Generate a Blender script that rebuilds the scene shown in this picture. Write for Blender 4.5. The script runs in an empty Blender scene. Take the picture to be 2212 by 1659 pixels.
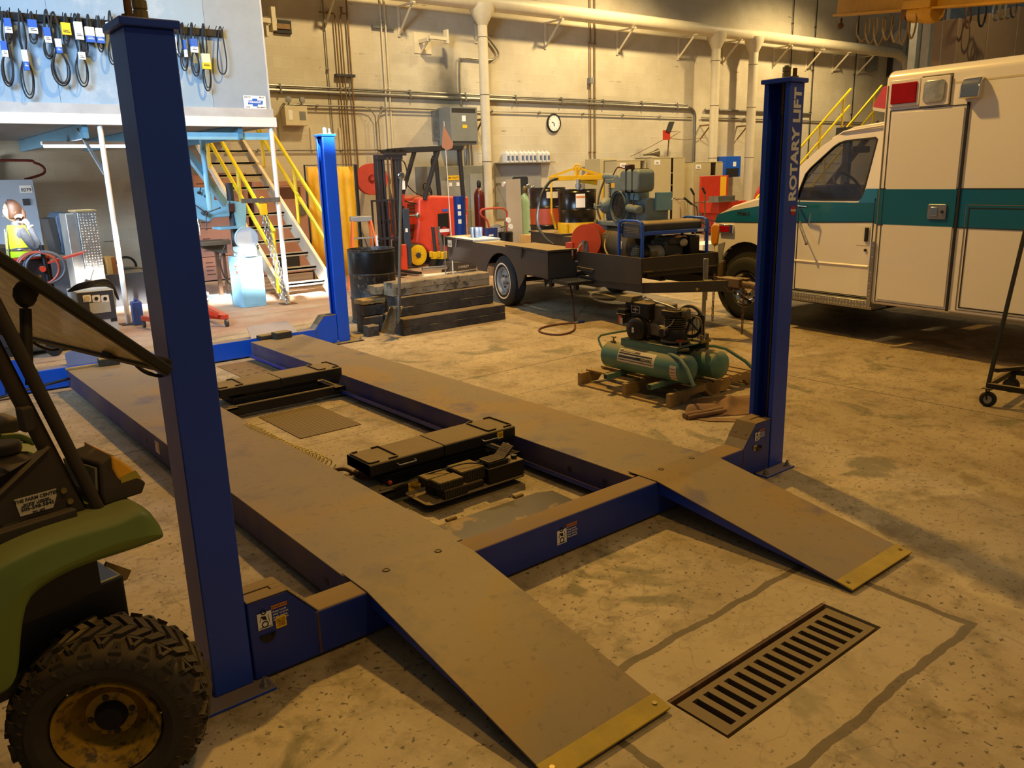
import bpy, bmesh, math, random
from mathutils import Vector, Matrix, Euler
random.seed(7)
PI = math.pi
SC = bpy.context.scene
COL = SC.collection

CF = 1752.16                      # focal length in pixels of the 2212 px frame
RX, RY, RZ = 0.2530, -0.0283, 0.6788
CPOS = Vector((-0.7103, -2.5445, 1.7209))
fw = Vector((math.sin(RZ)*math.cos(RX), math.cos(RZ)*math.cos(RX), -math.sin(RX)))
rt = Vector((math.cos(RZ), -math.sin(RZ), 0)); up = rt.cross(fw)
rt2 = rt*math.cos(RY)+up*math.sin(RY); up2 = -rt*math.sin(RY)+up*math.cos(RY)
cam = bpy.data.cameras.new('camera'); camo = bpy.data.objects.new('camera', cam); COL.objects.link(camo)
camo.matrix_world = Matrix(((rt2.x, up2.x, -fw.x, CPOS.x), (rt2.y, up2.y, -fw.y, CPOS.y), (rt2.z, up2.z, -fw.z, CPOS.z), (0, 0, 0, 1)))
cam.sensor_width = 36; cam.lens = 36*CF/2212; cam.clip_start = 0.05; cam.clip_end = 200
SC.camera = camo

SC.view_settings.view_transform = 'Standard'; SC.view_settings.look = 'None'
SC.view_settings.gamma = 1; SC.view_settings.use_curve_mapping = False
SC.view_settings.exposure = 0.14
W = bpy.data.worlds.new('world'); SC.world = W; W.use_nodes = True
bg = W.node_tree.nodes['Background']; bg.inputs[0].default_value = (0.80, 0.72, 0.60, 1); bg.inputs[1].default_value = 0.105

def lamp(name, kind, loc, power, color, target=None, size=0.4, sy=None, spread=None, spot=None):
    l = bpy.data.lights.new(name, kind); l.energy = power; l.color = color
    if kind == 'AREA':
        l.size = size
        if sy: l.shape = 'RECTANGLE'; l.size_y = sy
        if spread: l.spread = math.radians(spread)
    elif kind in ('POINT', 'SPOT'): l.shadow_soft_size = size
    if spot: l.spot_size = math.radians(spot); l.spot_blend = 0.6
    o = bpy.data.objects.new(name, l); COL.objects.link(o); o.location = loc
    if target is not None:
        o.rotation_euler = (Vector(target)-Vector(loc)).to_track_quat('-Z', 'Y').to_euler()
    return o
SOD = (1.0, 0.58, 0.125); SODW = (1.0, 0.75, 0.38); COOL = (0.62, 0.80, 1.0)
lamp('bay_lamp_light', 'SPOT', (4.9, 4.9, 6.9), 1680, SOD, (4.7, 4.0, 0), .16, spot=160)
lamp('bay_lamp_light', 'SPOT', (1.2, -3.5, 7.2), 400, SOD, (1.2, -3.0, 0), .25, spot=150)
lamp('bay_lamp_light', 'SPOT', (14.6, 9.6, 7.6), 1900, SODW, (14.5, 10.6, 0), .2, spot=132)
lamp('bay_lamp_light', 'SPOT', (22.5, 9.2, 7.8), 2000, SODW, (22.5, 10.4, 0), .2, spot=132)
lamp('bay_lamp_light', 'SPOT', (8.2, 9.4, 7.6), 1150, SODW, (8.2, 10.3, 0), .2, spot=132)
lamp('bay_lamp_light', 'SPOT', (13.0, 0.5, 8.0), 700, SODW, (11.5, 1, 0), .2, spot=150)
lamp('left_bay_daylight', 'AREA', (-3.6, 1.5, 5.0), 240, (0.50, 0.72, 1.0), (3.2, 9.0, 2.2), 3.5, 2.6, spread=62)
lamp('under_deck_daylight', 'AREA', (-3.2, 10.9, 1.6), 120, (0.84, 0.90, 1.0), (4.5, 12.0, 1.0), 1.8, 1.8, spread=100)
lamp('batten_light', 'AREA', (2.05, 9.4, 2.19), 22, (0.86, 0.93, 1.0), (2.05, 9.5, 0), 1.1, .06)
# narrow area lamp standing in for sunlight through an unseen window behind the camera
lamp('window_sunbeam', 'AREA', (-2.3, -7.6, 10.1), 170, (1.0, 0.97, 0.93), (3.0, 8.5, 0.72), 9.2, 0.34, spread=1.2)

def ray(px, py):
    return (rt2*((px-1106)/CF) - up2*((py-829.5)/CF) + fw)
def P(px, py, x=None, y=None, z=None, d=None, pl=None):
    """a point of the place seen at that pixel, on the given plane / at that depth"""
    r = ray(px, py)
    if d is not None: return CPOS + r*d
    if pl is not None:
        p0, n = pl; n = Vector(n); t = n.dot(Vector(p0)-CPOS)/n.dot(r); return CPOS + r*t
    if x is not None: t = (x-CPOS.x)/r.x
    elif y is not None: t = (y-CPOS.y)/r.y
    else: t = (z-CPOS.z)/r.z
    return CPOS + r*t

def lin(c):
    if isinstance(c, str):
        c = tuple(int(c[i:i+2], 16)/255 for i in (0, 2, 4))
    return tuple((v/12.92 if v <= .04045 else ((v+.055)/1.055)**2.4) for v in c[:3]) + (1,)

class NT:
    def __init__(s, name):
        s.m = bpy.data.materials.new(name); s.m.use_nodes = True; s.t = s.m.node_tree; s.n = s.t.nodes
        s.b = s.n['Principled BSDF']; s.tc = None
    def new(s, k, **kw):
        n = s.n.new(k)
        for a, b in kw.items(): setattr(n, a, b)
        return n
    def link(s, a, b): s.t.links.new(a, b)
    def co(s, world=False):
        if world: return s.new('ShaderNodeNewGeometry').outputs['Position']
        return s.new('ShaderNodeTexCoord').outputs['Object']
    def noise(s, scale, detail=4, rough=.6, co=None, dist=0):
        n = s.new('ShaderNodeTexNoise'); n.inputs['Scale'].default_value = scale; n.inputs['Detail'].default_value = detail
        n.inputs['Roughness'].default_value = rough; n.inputs['Distortion'].default_value = dist
        s.link(co if co else s.co(), n.inputs['Vector']); return n.outputs['Fac']
    def ramp(s, fac, a, b, ca=(0, 0, 0, 1), cb=(1, 1, 1, 1)):
        r = s.new('ShaderNodeValToRGB'); e = r.color_ramp.elements; e[0].position = a; e[1].position = b; e[0].color = ca; e[1].color = cb
        s.link(fac, r.inputs[0]); return r.outputs[0]
    def mix(s, fac, a, b, mode='MIX'):
        m = s.new('ShaderNodeMix', data_type='RGBA', blend_type=mode)
        for i, v in ((0, fac), (6, a), (7, b)):
            if isinstance(v, (int, float)): m.inputs[i].default_value = v
            elif isinstance(v, tuple): m.inputs[i].default_value = v
            else: s.link(v, m.inputs[i])
        return m.outputs[2]
    def math(s, op, a, b=None, c=None, clamp=False):
        m = s.new('ShaderNodeMath', operation=op, use_clamp=clamp)
        for i, v in enumerate((a, b, c)):
            if v is None: continue
            if isinstance(v, (int, float)): m.inputs[i].default_value = v
            else: s.link(v, m.inputs[i])
        return m.outputs[0]
    def bump(s, h, strength=.3, dist=.01):
        b = s.new('ShaderNodeBump'); b.inputs['Strength'].default_value = strength; b.inputs['Distance'].default_value = dist
        s.link(h, b.inputs['Height']); s.link(b.outputs[0], s.b.inputs['Normal'])
    def base(s, c):
        if isinstance(c, tuple): s.b.inputs['Base Color'].default_value = c
        else: s.link(c, s.b.inputs['Base Color'])

MATS = {}
def mat(name, col, rough=.5, metal=0., var=.25, sc=6., col2=None, thr=(.55, .65), sc2=8., dust=0., dcol='9a8560', bump=0., bsc=60., coat=0., alpha=1., trans=0., emit=0., spec=.5):
    if name in MATS: return MATS[name]
    t = NT(name); c = lin(col); b = t.b
    b.inputs['Roughness'].default_value = rough; b.inputs['Metallic'].default_value = metal
    b.inputs['Specular IOR Level'].default_value = spec
    if coat: b.inputs['Coat Weight'].default_value = coat; b.inputs['Coat Roughness'].default_value = .06
    out = c
    if var > 0:
        d = tuple(v*(1-var) for v in c[:3])+(1,)
        out = t.mix(t.ramp(t.noise(sc), .35, .65), c, d)
    if col2: out = t.mix(t.ramp(t.noise(sc2, 6, .65), *thr), out, lin(col2))
    if dust > 0:
        g = t.new('ShaderNodeNewGeometry'); sep = t.new('ShaderNodeSeparateXYZ'); t.link(g.outputs['Normal'], sep.inputs[0])
        upz = t.ramp(sep.outputs[2], .45, .9)
        f = t.math('MULTIPLY', t.math('MULTIPLY', upz, t.math('ADD', t.math('MULTIPLY', t.noise(4., 5), .6), .65), None, True), dust, None, True)
        out = t.mix(f, out, lin(dcol))
        rr = t.math('MULTIPLY_ADD', f, .85-rough, rough); t.link(rr, b.inputs['Roughness'])
        if metal: t.link(t.math('MULTIPLY_ADD', f, -metal, metal), b.inputs['Metallic'])
    t.base(out)
    if bump: t.bump(t.noise(bsc, 4), bump, .004)
    if trans: b.inputs['Transmission Weight'].default_value = trans; b.inputs['IOR'].default_value = 1.15
    if alpha < 1: b.inputs['Alpha'].default_value = alpha
    if emit: b.inputs['Emission Color'].default_value = c; b.inputs['Emission Strength'].default_value = emit
    MATS[name] = t.m
    return t.m

def axm(org, ax):
    """matrix taking local z to ax at org"""
    q = Vector((0, 0, 1)).rotation_difference(Vector(ax).normalized()); return Matrix.Translation(org) @ q.to_matrix().to_4x4()

class MB:
    def __init__(s): s.v = []; s.f = []
    def add(s, vs, fs, M=None):
        o = len(s.v)
        for v in vs:
            v = Vector(v); s.v.append(M @ v if M is not None else v)
        for f in fs: s.f.append([i+o for i in f])
        return s
    def box(s, a, b, M=None):
        (x0, y0, z0), (x1, y1, z1) = a, b
        return s.add([(x0,y0,z0),(x1,y0,z0),(x1,y1,z0),(x0,y1,z0),(x0,y0,z1),(x1,y0,z1),(x1,y1,z1),(x0,y1,z1)],
                     [(0,3,2,1),(4,5,6,7),(0,1,5,4),(1,2,6,5),(2,3,7,6),(3,0,4,7)], M)
    def bx(s, c, sz, M=None):
        return s.box([c[i]-sz[i]/2 for i in range(3)], [c[i]+sz[i]/2 for i in range(3)], M)
    def lathe(s, prof, n=24, M=None, a0=0, a1=2*PI, sx=1, sy=1):
        full = abs(a1-a0-2*PI) < 1e-6; k = n if full else n+1; vs = []; fs = []
        for r, z in prof:
            for i in range(k):
                a = a0+(a1-a0)*i/n; vs.append((r*math.cos(a)*sx, r*math.sin(a)*sy, z))
        for j in range(len(prof)-1):
            for i in range(n):
                i2 = (i+1) % k; fs.append((j*k+i, j*k+i2, (j+1)*k+i2, (j+1)*k+i))
        if full:
            if prof[0][0] > 1e-5: fs.append(tuple(range(k))[::-1])
            if prof[-1][0] > 1e-5: fs.append(tuple((len(prof)-1)*k+i for i in range(k)))
        return s.add(vs, fs, M)
    def cyl(s, p, q, r, r2=None, n=14):
        p = Vector(p); q = Vector(q); L = (q-p).length
        return s.lathe([(r, 0), (r if r2 is None else r2, L)], n, axm(p, q-p)) if L > 1e-6 else s
    def open_lathe(s, prof, n=24, M=None):
        k = n; vs = []; fs = []
        for r, z in prof:
            for i in range(n):
                a = 2*PI*i/n; vs.append((r*math.cos(a), r*math.sin(a), z))
        for j in range(len(prof)-1):
            for i in range(n):
                i2 = (i+1) % n; fs.append((j*k+i, j*k+i2, (j+1)*k+i2, (j+1)*k+i))
        return s.add(vs, fs, M)
    def tube(s, pts, r, n=8, closed=False):
        pts = [Vector(p) for p in pts]; N = len(pts); vs = []; fs = []
        prev = None
        for i in range(N):
            if closed: d = pts[(i+1) % N]-pts[i-1]
            else: d = pts[min(i+1, N-1)]-pts[max(i-1, 0)]
            if d.length < 1e-9: d = Vector((0, 0, 1))
            d.normalize()
            if prev is None:
                a = d.cross(Vector((0, 0, 1)) if abs(d.z) < .9 else Vector((1, 0, 0))).normalized()
            else:
                a = (prev - d*prev.dot(d))
                a = a.normalized() if a.length > 1e-6 else d.orthogonal().normalized()
            prev = a; b = d.cross(a); rr = r[i] if isinstance(r, (list, tuple)) else r
            for k in range(n):
                t = 2*PI*k/n; vs.append(pts[i]+a*(rr*math.cos(t))+b*(rr*math.sin(t)))
        M_ = N if closed else N-1
        for i in range(M_):
            for k in range(n):
                k2 = (k+1) % n; j = (i+1) % N
                fs.append((i*n+k, i*n+k2, j*n+k2, j*n+k))
        if not closed:
            fs.append(tuple(range(n))[::-1]); fs.append(tuple((N-1)*n+k for k in range(n)))
        return s.add(vs, fs)
    def prism(s, poly, h0, h1, ax='z', M=None):
        n = len(poly)
        def m(u, v, h): return {'z': (u, v, h), 'x': (h, u, v), 'y': (u, h, v)}[ax]
        vs = [m(u, v, h0) for u, v in poly]+[m(u, v, h1) for u, v in poly]
        fs = [tuple(range(n))[::-1], tuple(range(n, 2*n))]+[(i, (i+1) % n, n+(i+1) % n, n+i) for i in range(n)]
        return s.add(vs, fs, M)
    def ring(s, outer, inner, h0, h1, ax='z', M=None):
        """prism between two closed outlines of the same length"""
        n = len(outer)
        def m(u, v, h): return {'z': (u, v, h), 'x': (h, u, v), 'y': (u, h, v)}[ax]
        vs = [m(u, v, h0) for u, v in outer]+[m(u, v, h0) for u, v in inner]+[m(u, v, h1) for u, v in outer]+[m(u, v, h1) for u, v in inner]
        fs = []
        for i in range(n):
            j = (i+1) % n
            fs += [(i, j, n+j, n+i), (2*n+i, 3*n+i, 3*n+j, 2*n+j), (i, 2*n+i, 2*n+j, j), (n+i, n+j, 3*n+j, 3*n+i)]
        return s.add(vs, fs, M)
    def sph(s, c, r, n=14, M=None):
        if not isinstance(r, (tuple, list)): r = (r, r, r)
        vs = [(c[0], c[1], c[2]-r[2])]; fs = []; m = n//2
        for j in range(1, m):
            a = -PI/2+PI*j/m
            for i in range(n):
                b = 2*PI*i/n; vs.append((c[0]+r[0]*math.cos(a)*math.cos(b), c[1]+r[1]*math.cos(a)*math.sin(b), c[2]+r[2]*math.sin(a)))
        vs.append((c[0], c[1], c[2]+r[2]))
        for i in range(n): fs.append((0, 1+(i+1) % n, 1+i))
        for j in range(m-2):
            for i in range(n):
                i2 = (i+1) % n; fs.append((1+j*n+i, 1+j*n+i2, 1+(j+1)*n+i2, 1+(j+1)*n+i))
        o = 1+(m-2)*n
        for i in range(n): fs.append((o+i, o+(i+1) % n, len(vs)-1))
        return s.add(vs, fs, M)
    def bar(s, p, q, w, h=None, upv=(0, 0, 1)):
        p = Vector(p); q = Vector(q); d = (q-p); L = d.length; d.normalize(); h = h or w
        u = Vector(upv); a = d.cross(u)
        if a.length < 1e-4: a = d.orthogonal()
        a.normalize(); b = a.cross(d)
        M = Matrix(((a.x, b.x, d.x, p.x), (a.y, b.y, d.y, p.y), (a.z, b.z, d.z, p.z), (0, 0, 0, 1)))
        return s.box((-w/2, -h/2, 0), (w/2, h/2, L), M)
    def torus(s, c, R, r, ax=(0, 0, 1), n=24, m=8):
        M = axm(c, ax); return s.tube([M @ Vector((R*math.cos(2*PI*i/n), R*math.sin(2*PI*i/n), 0)) for i in range(n)], r, m, True)
    def build(s, name, m=None, parent=None, bevel=0., smooth=35, sub=0, seg=2):
        me = bpy.data.meshes.new(name)
        vs = s.v
        if parent is not None: pass
        me.from_pydata([tuple(v) for v in vs], [], s.f); me.validate()
        bm = bmesh.new(); bm.from_mesh(me); bmesh.ops.recalc_face_normals(bm, faces=bm.faces)
        bm.to_mesh(me); bm.free()
        if smooth:
            for p in me.polygons: p.use_smooth = True
            me.set_sharp_from_angle(angle=math.radians(smooth))
        o = bpy.data.objects.new(name, me); COL.objects.link(o)
        if m: me.materials.append(MATS[m] if isinstance(m, str) else m)
        if parent is not None: o.parent = parent
        if bevel:
            b = o.modifiers.new('bevel', 'BEVEL'); b.width = bevel; b.segments = seg; b.limit_method = 'ANGLE'; b.angle_limit = math.radians(40)
        if sub:
            b = o.modifiers.new('sub', 'SUBSURF'); b.levels = sub; b.render_levels = sub
        return o

def empty(name, loc=(0, 0, 0), rz=0., rx=0., ry=0.):
    o = bpy.data.objects.new(name, None); COL.objects.link(o); o.location = loc; o.rotation_euler = (rx, ry, rz); o.empty_display_size = .1
    return o
def tag(o, label, cat, group=None, kind=None):
    o['label'] = label; o['category'] = cat
    if group: o['group'] = group
    if kind: o['kind'] = kind
    return o
def thing(name, label, cat, loc=(0, 0, 0), rz=0., group=None, rx=0., ry=0.):
    return tag(empty(name, loc, rz, rx, ry), label, cat, group)
def recenter(o):
    """origin of a single-mesh thing moved to its base centre"""
    me = o.data; xs = [v.co for v in me.vertices]
    c = Vector(((min(v.x for v in xs)+max(v.x for v in xs))/2, (min(v.y for v in xs)+max(v.y for v in xs))/2, min(v.z for v in xs)))
    me.transform(Matrix.Translation(-c)); o.location = o.matrix_basis @ c if o.parent is None else c
    return o
def struct(o): o['kind'] = 'structure'; return o
def dup(o, loc=None, rz=None, parent=None, label=None):
    c = o.copy(); COL.objects.link(c)
    if parent is not None: c.parent = parent
    for ch in list(o.children): dup(ch, parent=c)
    if loc is not None: c.location = loc
    if rz is not None: c.rotation_euler = (c.rotation_euler[0], c.rotation_euler[1], rz)
    if label: c['label'] = label
    return c
def text(name, body, size, M, m, parent=None, ext=.0015, bold=0., sx=1., align='CENTER', sp=1.):
    cu = bpy.data.curves.new(name, 'FONT'); cu.body = body; cu.size = size; cu.extrude = ext; cu.align_x = align; cu.align_y = 'CENTER'; cu.offset = bold; cu.resolution_u = 3; cu.space_character = sp
    t = bpy.data.objects.new(name, cu); COL.objects.link(t)
    dg = bpy.context.evaluated_depsgraph_get(); me = bpy.data.meshes.new_from_object(t.evaluated_get(dg))
    bpy.data.objects.remove(t); bpy.data.curves.remove(cu)
    me.transform(M @ Matrix.Diagonal((sx, 1, 1, 1))); me.materials.clear(); me.materials.append(MATS[m])
    o = bpy.data.objects.new(name, me); COL.objects.link(o); o.parent = parent
    return o
def fm(org, right, upv):
    """frame matrix: text x along right, y along up"""
    r = Vector(right).normalized(); u = Vector(upv); u = (u-r*u.dot(r)).normalized(); n = r.cross(u); o = Vector(org)
    return Matrix(((r.x, u.x, n.x, o.x), (r.y, u.y, n.y, o.y), (r.z, u.z, n.z, o.z), (0, 0, 0, 1)))
def arc(cx, cy, r, a0, a1, n=8):
    return [(cx+r*math.cos(math.radians(a0+(a1-a0)*i/n)), cy+r*math.sin(math.radians(a0+(a1-a0)*i/n))) for i in range(n+1)]
def rrect(x0, y0, x1, y1, r, n=4):
    return arc(x1-r, y1-r, r, 0, 90, n)+arc(x0+r, y1-r, r, 90, 180, n)+arc(x0+r, y0+r, r, 180, 270, n)+arc(x1-r, y0+r, r, 270, 360, n)
def smoothpath(pts, n=6):
    """Catmull-Rom through the points"""
    pts = [Vector(p) for p in pts]; out = []
    for i in range(len(pts)-1):
        p0 = pts[max(i-1, 0)]; p1 = pts[i]; p2 = pts[i+1]; p3 = pts[min(i+2, len(pts)-1)]
        for k in range(n):
            t = k/n; out.append(.5*((2*p1)+(p2-p0)*t+(2*p0-5*p1+4*p2-p3)*t*t+(-p0+3*p1-3*p2+p3)*t**3))
    out.append(pts[-1]); return out
mat('post_blue', '2046c4', .38, var=.12, sc=2, dust=.9, dcol='7a6a4c')
mat('post_blue_lit', '0a4fc0', .4, var=.1, sc=2, dust=.9, dcol='8a7a5c')  # cool daylight on the far columns and crossbeam painted in as brighter blue
mat('beam_blue', '2038a0', .42, var=.25, sc=3, dust=1., dcol='8d7346')
mat('black_steel', '22201e', .5, .2, var=.3, dust=.95, dcol='86724c')
mat('black', '141414', .5, var=.2)
mat('black_rubber', '1c1b1a', .75, var=.3, sc=12, dust=.35, dcol='6e5f44')
mat('dark_grey', '3a3a3c', .55, var=.2, dust=.6)
mat('grey', '8b8b88', .5, var=.2)
mat('light_grey', 'b9b9b4', .5, var=.15)
mat('steel', 'a9a8a4', .35, .85, var=.3, sc=10)
mat('bright_steel', 'd8d8d8', .2, .95, var=.1)
mat('chrome', 'e6e2d8', .08, 1., var=0)
mat('brass', '94845a', .45, .7, var=.2)
mat('rusty', '6b4a30', .8, var=.4, sc=10, col2='3a2a20')
mat('white_paint', 'dcd9d2', .45, var=.1, col2='9c978c', thr=(.66, .74), sc2=5)
mat('cream_paint', 'dccfae', .5, var=.08)
mat('white_label', 'f2f0ea', .6, var=0)
mat('ink', '1b1b20', .6, var=0)
mat('label_blue', '2f5fb4', .5, var=0)
mat('label_yellow', 'f0c22a', .5, var=0)
mat('label_orange', 'e08a3c', .5, var=0)
mat('label_red', 'b02a22', .5, var=0)
mat('safety_yellow', 'e8b91a', .4, var=.15)
mat('rail_yellow', 'f0d020', .35, var=.12)
mat('red_paint', 'c63a24', .38, var=.15, dust=.4)
mat('forklift_red', 'd8452c', .4, var=.12, dust=.4)
mat('reel_red', 'c4452a', .45, var=.15)
mat('orange', 'e0602c', .45, var=.12)
mat('wood', 'a88a54', .75, var=.35, sc=7, bump=.3, bsc=25, dust=.4, dcol='a08a60')
mat('timber_pale', '9a8a6e', .85, var=.4, sc=9, col2='4b4438', thr=(.55, .62), bump=.5, bsc=30)
mat('timber_dark', '4a4239', .85, var=.5, sc=5, col2='2a2622', bump=.5, bsc=20, dust=.7)
mat('hammer_blue', '7a8c90', .45, .15, var=.3, sc=3, dust=.55, dcol='857a60')
mat('machine_blue', '7fb0c4', .42, var=.12, dust=.3)
mat('machine_blue_dark', '5f8ea6', .35, .25, var=.15)
mat('tank_green', '5f8a7a', .4, var=.2, dust=.8, dcol='8a7850')
mat('generator_blue', '1b4fc4', .35, var=.1)
mat('tank_grey', '5a5648', .5, var=.35, sc=3, dust=.8, dcol='8a7850')
mat('locker_beige', 'c0b184', .5, var=.06)
mat('diamond_plate', 'b4b2ac', .35, .8, var=.2)
mat('transformer_grey', '7f8078', .5, var=.12)
mat('gator_green', '64762f', .35, var=.1, sc=2, dust=.85, dcol='8c8a4a')
mat('gator_dark', '3a3126', .7, var=.3, sc=5, dust=.6, dcol='6b5a3c')
mat('rim_yellow', 'b08a1c', .6, var=.3, sc=14, col2='4a3a1c', thr=(.5, .62), sc2=22)
mat('tyre', '3a3226', .82, var=.3, sc=8, dust=.8, dcol='6a5838', bump=.2)
mat('tyre_dark', '201e1c', .8, var=.25, dust=.5, dcol='5a4e3a', bump=.2)
mat('amber', 'f2b02c', .3, var=.15)
mat('lens_red', 'a01008', .35, var=.2, spec=.15)
mat('ambulance_white', 'ece6e4', .28, var=0, coat=.6)
mat('ambulance_teal', '0e6288', .28, var=.03, coat=.6)
mat('tan_panel', '8a7358', .6, var=.08)
mat('crate_pink', 'b0806c', .7, var=.12, sc=3)
mat('crate_dark', '5a3428', .7, var=.25)
mat('curtain_yellow', 'd6a012', .55, var=.2, sc=3)
mat('canvas', '8c6a48', .8, var=.25, sc=5)
mat('skin', 'b98866', .5, var=.08)
mat('hair', '3c2212', .6, var=.3, sc=20)
mat('hivis', 'c8e818', .55, var=.05)
mat('dark_cloth', '3a3e46', .85, var=.5, sc=40)
mat('cyl_maroon', '5a1c18', .3, var=.15)
mat('cyl_green', 'a8d2b4', .35, var=.1)
mat('drum_black', '1a1816', .3, var=.3, dust=.2, col2='5a4a38', thr=(.68, .74), sc2=14)
mat('drum_rust', '2a2622', .5, var=.3, col2='6a5640', thr=(.56, .64), sc2=22, dust=.2)
mat('drum_red', 'b0481c', .4, var=.2)
mat('barrel_blue', '123a86', .35, .2, var=.15)
mat('cable_blue', '1a5ad0', .4, var=.05)
mat('hose_brown', '6e4630', .6, var=.2)
mat('plastic_bluegrey', '32465a', .5, var=.15)
mat('flag_pink', 'b08068', .7, var=.1)
mat('glove_tan', 'c09870', .7, var=.1)
mat('cardboard', 'c9a05c', .75, var=.1)
mat('jug_white', 'dedcd8', .4, var=.06)
mat('wall_grey_board', '8e8c88', .6, var=.12)
mat('dark_interior', '2c2824', .7, var=.2)
mat('hatch_rust', '7a6038', .65, .3, var=.4, sc=9, bump=.2, dust=.5, dcol='8a7046')
mat('yellow_edge', 'b89a14', .6, var=.3, sc=10, dust=.3, dcol='a08a40')
mat('pipe_rust', '8a6a40', .6, .3, var=.3)
mat('conduit', '8e8a80', .45, .6, var=.2)
mat('crane_yellow', 'c8900c', .5, var=.25, sc=2, col2='5a4410', thr=(.68, .74), sc2=4)
mat('panel_blue', '8ea4b4', .55, var=.12, sc=1.2, col2='a9b4bc', thr=(.5, .7), sc2=3, bump=.05)
mat('tube_glow', 'dfeaff', .4, var=0, emit=14)
mat('lamp_glow', 'ffcf80', .4, var=0, emit=12)

def glass(name, col, alpha, rough=.05):
    t = NT(name); t.base(lin(col)); t.b.inputs['Roughness'].default_value = rough; t.b.inputs['Alpha'].default_value = alpha
    MATS[name] = t.m
glass('car_glass', '3a382c', .26)
glass('clear_lens', 'd8d4c8', .55, .12)
glass('glass_bottle', 'd8e0d8', .5)
t = NT('windshield_warm_sheen')  # warm reflection on the pane, put into its tan tint and opacity
n = t.ramp(t.noise(6, 5, .6, dist=.8), .42, .62)
t.base(t.mix(n, lin('b4a268'), lin('d8c488'))); t.b.inputs['Roughness'].default_value = .25
t.link(t.math('MULTIPLY_ADD', n, .2, .66), t.b.inputs['Alpha']); MATS['windshield_warm_sheen'] = t.m

# floor: worn concrete, reddish painted bay further back, stains, joints
t = NT('floor_concrete'); co = t.co(True)
sep = t.new('ShaderNodeSeparateXYZ'); t.link(co, sep.inputs[0]); X, Y = sep.outputs[0], sep.outputs[1]
a = t.mix(t.ramp(t.noise(.9, 6, .65, co), .35, .68), lin('978567'), lin('baa683'))
a = t.mix(t.ramp(t.noise(3.2, 7, .7, co), .5, .72), a, lin('74633f'))
a = t.mix(t.ramp(t.noise(1.7, 5, .6, co, .8), .6, .66), a, lin('7c7254'))
a = t.mix(t.math('MULTIPLY', t.ramp(t.noise(7, 8, .75, co), .55, .64), .55), a, lin('6c5c3c'))
a = t.mix(t.ramp(t.noise(38, 3, .5, co), .62, .67), a, lin('5c5038'))
a = t.mix(t.ramp(t.noise(13, 4, .55, co), .70, .74), a, lin('7a6c52'))
wx = t.math('MULTIPLY_ADD', t.noise(1.6, 3, .5, co), .5, Y)
wx2 = t.math('MULTIPLY_ADD', X, -.12, wx)
red = t.ramp(wx2, 0, 1)
red = t.math('MULTIPLY', t.math('SMOOTH_MIN', t.math('MULTIPLY', t.math('SUBTRACT', wx2, 6.6), 3, None, True), 1, .1), .8, None, True)
a = t.mix(red, a, t.mix(t.ramp(t.noise(1.2, 5, .6, co), .4, .65), lin('9c7868'), lin('ab9a88')))
def groove(coord, at_, w):
    return t.math('LESS_THAN', t.math('ABSOLUTE', t.math('SUBTRACT', t.math('MULTIPLY_ADD', t.noise(4, 3, .5, co), .02, coord), at_)), w)
jt = None
for c_, v, w in ((X, 5.32, .006), (Y, -1.6, .0), (Y, 3.06, .006), (Y, 6.72, .01), (Y, 7.9, .008), (X, 9.0, .006), (X, -.9, .005), (Y, -4.6, .006), (Y, .9, .0), (Y, 2.35, .003)):
    g = groove(c_, v, w); jt = g if jt is None else t.math('MAXIMUM', jt, g)
scr = t.new('ShaderNodeMapping'); scr.inputs['Rotation'].default_value = (0, 0, .6); scr.inputs['Scale'].default_value = (1, 9, 1); t.link(co, scr.inputs[0])
a = t.mix(t.math('MULTIPLY', t.ramp(t.noise(5, 5, .7, scr.outputs[0], .6), .66, .72), .6), a, lin('6a5e48'))
cl = t.noise(.55, 5, .6, co, .4); cl = t.ramp(t.math('ABSOLUTE', t.math('SUBTRACT', cl, .5)), .0, .0035, (1, 1, 1, 1), (0, 0, 0, 1))
a = t.mix(t.math('MULTIPLY', cl, .45), a, lin('6a5e48'))
a = t.mix(jt, a, lin('4e4434'))
# trench patch of newer cement around the drain, framed by a dark joint
dx = t.math('ABSOLUTE', t.math('SUBTRACT', t.math('MULTIPLY_ADD', t.noise(6, 3, .5, co), .05, X), 1.66))
dy = t.math('ABSOLUTE', t.math('SUBTRACT', t.math('MULTIPLY_ADD', t.noise(5, 3, .5, co), .05, Y), -1.105))
box_o = t.math('MAXIMUM', t.math('SUBTRACT', dx, .75), t.math('SUBTRACT', dy, .345))
fr = t.math('MULTIPLY', t.math('LESS_THAN', t.math('ABSOLUTE', box_o), .017), .85)
ins = t.math('LESS_THAN', box_o, -.01)
a = t.mix(t.math('MULTIPLY', ins, .4), a, lin('b5a27a'))
a = t.mix(fr, a, lin('574930'))
ring_ = t.new('ShaderNodeVectorMath', operation='DISTANCE'); t.link(co, ring_.inputs[0]); ring_.inputs[1].default_value = (3.4, -1.35, 0)
dd = t.math('MULTIPLY_ADD', t.noise(1.5, 5, .65, co), 1.5, ring_.outputs['Value'])
a = t.mix(t.math('MULTIPLY', t.ramp(t.math('ABSOLUTE', t.math('SUBTRACT', dd, 1.45)), .0, .09, (1, 1, 1, 1), (0, 0, 0, 1)), .28), a, lin('cabb94'))
a = t.mix(t.math('MULTIPLY', t.math('LESS_THAN', dd, 1.4), .28), a, lin('7a6844'))
t.base(a); t.b.inputs['Roughness'].default_value = .62
t.link(t.ramp(t.noise(2, 4, .6, co), .3, .7, (.5, .5, .5, 1), (.8, .8, .8, 1)), t.b.inputs['Roughness'])
hh = t.math('MULTIPLY_ADD', fr, -2., t.math('MULTIPLY_ADD', jt, -2., t.noise(30, 6, .6, co)))
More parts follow.
